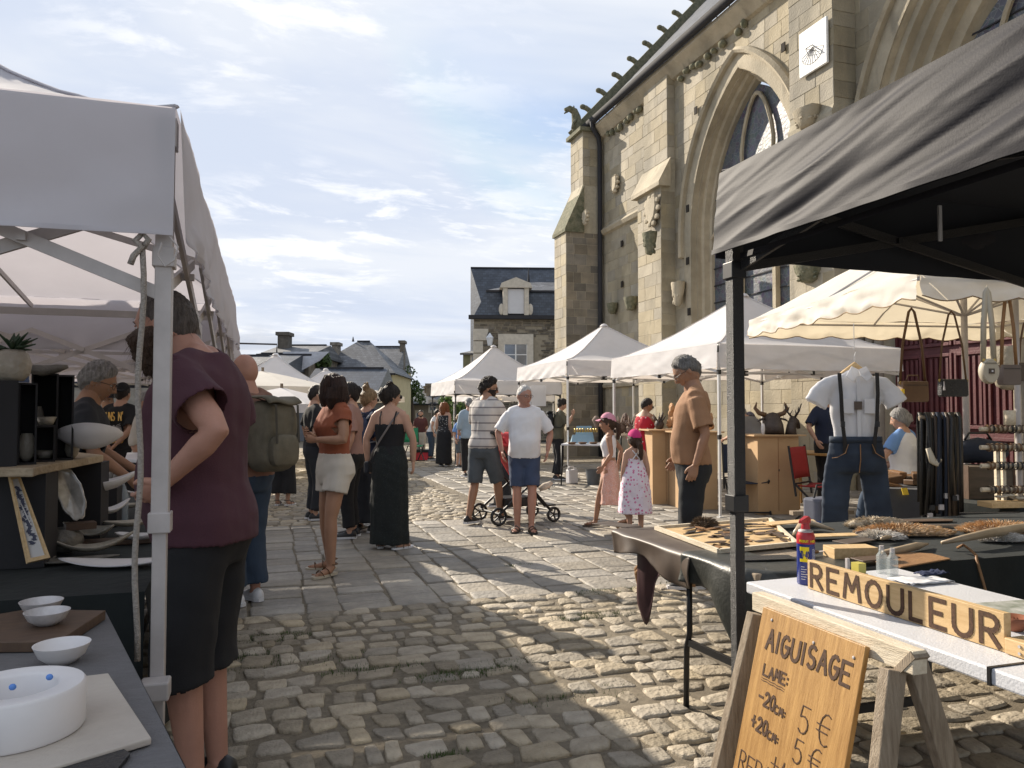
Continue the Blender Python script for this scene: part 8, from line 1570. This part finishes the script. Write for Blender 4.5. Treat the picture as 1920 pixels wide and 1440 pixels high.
person(906, 9.5, 1.81, 38, 'man in a striped t-shirt and grey shorts with sunglasses, walking with a stroller', g=1.0, belly=.02, skin=SKT, hair=('short', H_dk, .028), glasses='sun', beard=(H_dk, .008), head=(-52, 3), lean=7, strands=300, arms={'L': ((-.05, .33, -.34), (-.6, -1, -.5), (0, 0, 1)), 'R': ((.0, .36, -.34), (.7, -1, -.5), (0, 0, 1)), 'cL': 1.0, 'cR': 1.0},
       legs={'L': (-.09, -.16, .085), 'R': (.10, .22, .085), 'fL': (-.1, 1, 0), 'fR': (.1, 1, 0)}, wear=(('top', M_str, {'off': .022, 'hem': .90, 'sleeve': .45, 'fold': .010}), ('legs', C_gsh, {'len': .50, 'rk': .072, 'ra': .075, 'off': .018, 'name': 'shorts'})), vox=.013, lvl=5, footm=(M_bk, M_wtab))
person(983, 8.95, 1.685, 176, 'white haired man in a white polo shirt and denim shorts, hands in pockets', g=1.03, belly=.05, skin=SKR, hair=('short', H_wh, .010), glasses='clear', head=(28, 3), arms={'L': ((-.10, .08, -.46), (-1, -.5, 0), (0, 1, 0)), 'R': ((.10, .08, -.46), (1, -.5, 0), (0, 1, 0)), 'dL': (.2, .2, -1), 'dR': (-.2, .2, -1)},
       legs={'R': (.085, .02, .075), 'L': (-.075, .10, .075), 'fR': (.35, 1, 0), 'fL': (-.1, 1, 0)}, wear=(('top', C_wht, {'off': .018, 'hem': .87, 'sleeve': .46, 'neck': 1.485, 'fold': .009, 'loose': .006}), ('legs', C_dsh, {'len': .44, 'rk': .066, 'ra': .066, 'off': .017, 'name': 'shorts'}),), vox=.013, lvl=5, foot='sandal', footm=(M_lea, M_blea), strands=150)
r20 = person(1045, 15.7, 1.655, 82, 'woman in olive top with a small dark backpack, hand at her chin', sex='f', g=1.1, hair=('low', H_dk, .016), lobes=(([(0, -.08, .06), (0, -.12, .05)], (.05, .03)),), lean=6, head=(0, 14), arms={'R': ((-.02, .26, -.02), (.3, -.2, -1), (0, 0, 1)), 'L': ((.05, .22, -.16), (-.5, -.4, -1), (0, 0, 1))}, wear=(('top', C_olive, {'hem': .86}), ('legs', C_blk, {'ra': .085})), vox=.02, lvl=4)
backpack(r20[1], r20[3], r20[0], C_char, 'small charcoal backpack of the woman in the olive top', .26, .36, .13, None, 1.25)
M_pk = cloth('pink_cap', (.62, .28, .36)); M_mg = cloth('magenta_cap', (.55, .03, .17)); tail = (([(0, -.09, .0), (0, -.13, -.02), (0, -.14, -.10), (.01, -.12, -.20)], (.022, .035, .035, .012)),)
M_skp = mat('cloth_coral_print', (.6, .3, .25), .9, extra=SPOT((.58, .34, .27), (.66, .60, .55), 55, .30, (.45, .12, .10)))
person(1142, 9.25, 1.335, -78, 'girl in a pink cap, white top and coral printed wrap skirt walking left', sex='f', g=.92, hs=1.18, skin=SKT, hair=('low', H_br, .012), lobes=tail, wear=(('cap', M_pk, {}), ('top', C_wht, {'off': .012, 'hem': 1.09, 'neck': 1.45, 'sleeve': 0, 'fold': .006}), ('skirt', M_skp, {'hem': .36, 'top': 1.06, 'waist': 1.08, 'fl': .22, 'wave': .10, 'fold': .02})), vox=.014, lvl=4, foot='sandal', footm=(M_bagb, M_lea), legs={'L': (-.06, .22, .085), 'R': (.06, -.30, .14), 'fL': (0, 1, 0), 'fR': (0, 1, 0)}, arms={'L': ((-.03, .10, -.47), (-.4, -1, 0), (0, 1, 0)), 'R': ((.03, -.12, -.45), (.4, -1, 0), (0, 1, 0))})
M_dots = mat('cloth_dotted_dress', (.8, .6, .7), .9, extra=SPOT((.74, .66, .74), (.55, .10, .25), 17, .30, (.66, .35, .50)))
person(1190, 8.5, 1.145, 0, 'small girl in a magenta cap and white sundress with pink dots from behind', sex='f', g=.95, hs=1.32, skin=SKIN, hair=('low', H_br, .014), lobes=(([(0, -.09, -.02), (.02, -.13, -.06), (.03, -.12, -.16), (.04, -.11, -.24)], (.025, .035, .035, .012)),), wear=(('cap', M_mg, {'back': 0}), ('skirt', M_dots, {'hem': .40, 'top': 1.33, 'waist': 1.25, 'emp': 1, 'fl': .30, 'wave': .05, 'fold': .014, 'name': 'dress'})), vox=.015, lvl=4, foot='sandal', footm=(M_bage, M_bage), head=(8, 6))
MB().tube([(-.06, -.13, 1.32), (.06, -.11, 1.47)], .010, 5).build('cross_strap', C_wht, bpy.data.objects[[o.name for o in bpy.data.objects if o.name.startswith('person')][-1]]); MB().tube([(.06, -.13, 1.32), (-.06, -.11, 1.47)], .010, 5).build('cross_strap', C_wht, bpy.data.objects[[o.name for o in bpy.data.objects if o.name.startswith('person')][-1]])
M_rdr = mat('cloth_red_flower', (.5, .02, .04), .9, extra=SPOT((.46, .018, .035), (.70, .62, .58), 15, .20, (.4, .05, .06)))
person(1204, 12.0, 1.60, 48, 'woman in a red sleeveless dress with white flowers reaching to the plinth', sex='f', g=1.08, skin=SKT, hair=('short', H_dk, .014), glasses='sun', head=(-25, 12), lean=8, arms={'R': ((-.02, .42, -.24), (.6, -.4, -1), (0, 0, 1)), 'L': ((.10, .40, -.28), (-.5, -.4, -1), (0, 0, 1))}, wear=(('skirt', M_rdr, {'hem': .50, 'top': 1.44, 'waist': 1.06, 'fl': .12, 'wave': .03, 'name': 'dress'}),), vox=.018, lvl=4, foot='sandal')
person(1298, 6.15, 1.835, -80, 'grey haired man in an orange brown t-shirt and black jeans looking down at the table', g=1.0, belly=.035, skin=SKT, hair=('short', hairmat('salt_pepper', (.09, .085, .08), (.22, .21, .20)), .013), glasses='clear', lean=-1, head=(0, 32), arms={'L': ((-.05, .01, -.50), (-.4, -1, 0), (0, 1, 0)), 'R': ((.06, .12, -.47), (.4, -1, 0), (0, 1, 0))}, wear=(('top', C_tan, {'off': .016, 'hem': .92, 'sleeve': .42, 'fold': .007, 'vox': .010, 'loose': .014}), ('legs', C_char, {'ra': .065, 'off': .014, 'vox': .012})), vox=.011, lvl=5, strands=400, hcurl=.55)
person(1432, 11.9, 1.70, -25, 'person in grey t-shirt and beige cap bending over behind the bull head', lean=48, hair=('short', H_gr, .01), wear=(('top', C_grey, {}), ('legs', C_char, {}), ('cap', C_crm, {})), vox=.024, lvl=3, arms={'R': ((.05, .35, -.3), (.5, 0, -1), (0, 0, 1)), 'L': ((-.05, .35, -.3), (-.5, 0, -1), (0, 0, 1))})
person(1404, 12.6, 1.35, 150, 'child in a patterned cap and orange top seated left of the bent person', drop=.0, hair=('low', H_br, .014), wear=(('top', mat('cloth_orange', (.6, .12, .03), .9), {}), ('legs', C_navy, {}), ('cap', mat('cloth_patterned_cap', (.3, .3, .3), .9, extra=SPOT((.12, .12, .16), (.5, .45, .45), 40)), {})), vox=.026, lvl=3, hs=1.15)
person(1549, 10.9, 1.72, 160, 'person in a dark navy t-shirt hidden behind the hanging shirt', g=1.05, hair=('short', H_dk, .01), wear=(('top', C_navy, {}), ('legs', C_blk, {})), vox=.024, lvl=3, arms={'R': ((.13, .15, -.43), (.8, -.6, 0), (0, 1, 0)), 'L': ((-.13, .15, -.43), (-.8, -.6, 0), (0, 1, 0))})
person(1692, 8.7, 1.66, -35, 'grey haired woman in a white vest with blue sleeves seated behind the belts', sex='f', g=1.15, drop=.26, hair=('low', H_gr, .022), lobes=(([(0, -.07, .03), (0, -.09, -.05)], (.06, .04)),), head=(25, 10), legs={'L': (-.12, .50, .075), 'R': (.12, .50, .075)}, wear=(('top', C_wht, {'sleeve': 0, 'off': .022}), ('top', C_lb, {'sleeve': .38, 'off': .012, 'name': 'undershirt'}), ('legs', C_jean, {})), vox=.018, lvl=4, arms={'L': ((-.10, .22, -.40), (-1, -.6, 0), (0, 0, 1)), 'R': ((.06, .28, -.34), (.6, -.6, 0), (0, 0, 1))})
# ---- stroller
sp = at(966, 9.75); st_ = empty('stroller', sp, R(-YAW - 62), label='black stroller with red seat pushed between the two men, small dog plush on the footrest', cat='stroller')
M_red = mat('red_nylon', (.55, .04, .05), .6, var=.1)
for x in (-.24, .24):
    MB().tube([(x, -.32, .13), (x, .05, .42), (x, .32, .13)], .016, 6).build('side_frame', M_bk, st_); MB().tube([(x, .25, .18), (x * .95, -.15, .62), (x * .9, -.38, 1.0)], .015, 6).build('push_bar', M_bk, st_)
    for y, r_ in ((-.33, .10), (.36, .085)):
        w_ = empty('wheel', (x, y, r_), parent=st_); MB().tube([(0, math.cos(2 * math.pi * i / 18) * r_ * .86, math.sin(2 * math.pi * i / 18) * r_ * .86) for i in range(19)], .016, 6).build('tyre', M_bk, w_, smooth=True)
        for i in range(5): MB().bar((0, 0, 0), (0, math.cos(i * 1.257) * r_ * .84, math.sin(i * 1.257) * r_ * .84), .014).build('spoke', M_bk, w_)
MB().tube([(-.22, -.38, 1.0), (0, -.41, 1.02), (.22, -.38, 1.0)], .018, 8).build('handle', M_bk, st_); MB().tube([(-.24, -.32, .13), (.24, -.32, .13)], .012, 6).build('axle', M_bk, st_); MB().tube([(-.24, .34, .13), (.24, .34, .13)], .012, 6).build('axle', M_bk, st_)
MB().grid(lambda u, v: (lerp(-.19, .19, u), lerp(.10, -.22, v) , .42 + .50 * v ** 1.1 + .05 * math.cos((u - .5) * 3)), 8, 10).build('seat_back', M_red, st_, smooth=True, solid=.03); MB().grid(lambda u, v: (lerp(-.19, .19, u), lerp(.08, .34, v), .42 - .04 * v), 6, 6).build('seat', M_bk, st_, smooth=True, solid=.04)
MB().grid(lambda u, v: (lerp(-.2, .2, u), -.24 + .34 * math.sin(v * 1.5) - .06, .74 + .26 * math.cos((u - .5) * 2.2) * (.6 + .4 * math.cos(v * 1.5 - .6))), 10, 8).build('canopy', M_red, st_, smooth=True, solid=.01); MB().box(-.16, .16, -.2, .2, .18, .28).build('basket', M_bk, st_, bev=.02); MB().box(-.12, .12, .36, .46, .16, .18).build('footrest', M_bk, st_)
tag(MB().tube([(-.06, 0, 0), (0, 0, .03), (.06, 0, .05), (.10, 0, .08)], [.03, .045, .04, .025], 8).build('plush', M_fcr, loc=at(1020, 9.6, .42), smooth=True), 'pale curly soft toy on the stroller seat edge', 'toy')
# ---- dog lying in the shade of the leather table
dp = ground(1258, 1104); dg = empty('dog', dp, R(-90 - YAW - 8), label='brown and white dog standing under the leather table', cat='dog')
dm = mat('dog_coat', (.28, .15, .06), .9, vs=8, bump=.5, bs=120, extra=lambda N, L, co, tcn: ncol(N, L, nmath(N, L, 'LESS_THAN', (lambda s: (L.new(tcn.outputs['Object'], s.inputs[0]), s.outputs[2])[1])(N.new('ShaderNodeSeparateXYZ')), .06), ncol(N, L, .5, (.20, .11, .05), co), (.62, .58, .52)))
b = MB(); b.tube([(0, -.30, .44), (0, -.22, .42), (0, -.05, .42), (0, .14, .41), (0, .24, .43)], [.06, .10, .105, .13, .10], 12); b.tube([(0, .20, .45), (0, .30, .53), (0, .36, .56)], [.09, .07, .07], 10); b.tube([(0, .33, .57), (0, .42, .56), (0, .52, .53), (0, .55, .525)], [.075, .07, .035, .025], 10)
for s in (-1, 1):
    b.tube([(s * .08, .18, .40), (s * .085, .17, .25), (s * .085, .165, .12), (s * .085, .18, .03), (s * .085, .22, .02)], [.055, .038, .028, .028, .024], 8); b.tube([(s * .075, -.24, .42), (s * .09, -.18, .28), (s * .085, -.32, .16), (s * .085, -.29, .03), (s * .085, -.25, .02)], [.075, .055, .03, .028, .024], 8); b.tube([(s * .055, .34, .62), (s * .085, .33, .60), (s * .09, .34, .53)], [.025, .03, .012], 6)
b.tube([(0, -.31, .48), (0, -.42, .50), (0, -.52, .58)], [.03, .025, .01], 6); me = solidify_mb(b, .011, 2); me.materials.append(dm); link(me, 'body', dg, smooth=True); MB().ell((0, .555, .535), .016, .012, .012, 8, 5).build('nose', M_bk, dg)
for s in (-1, 1): MB().ell((s * .035, .44, .60), .009, .007, .009, 6, 4).build('eye', M_iris, dg)
MB().tube([(math.cos(t) * .085, .27 + .02 * math.sin(t), .49 + math.sin(t) * .085) for t in (2 * math.pi * i / 16 for i in range(17))], .009, 5).build('collar', M_blea, dg)
dg.scale = (.85, .85, .85); st_.scale = (1.12, 1.12, 1.12)
bpy.data.scenes.remove(TS)
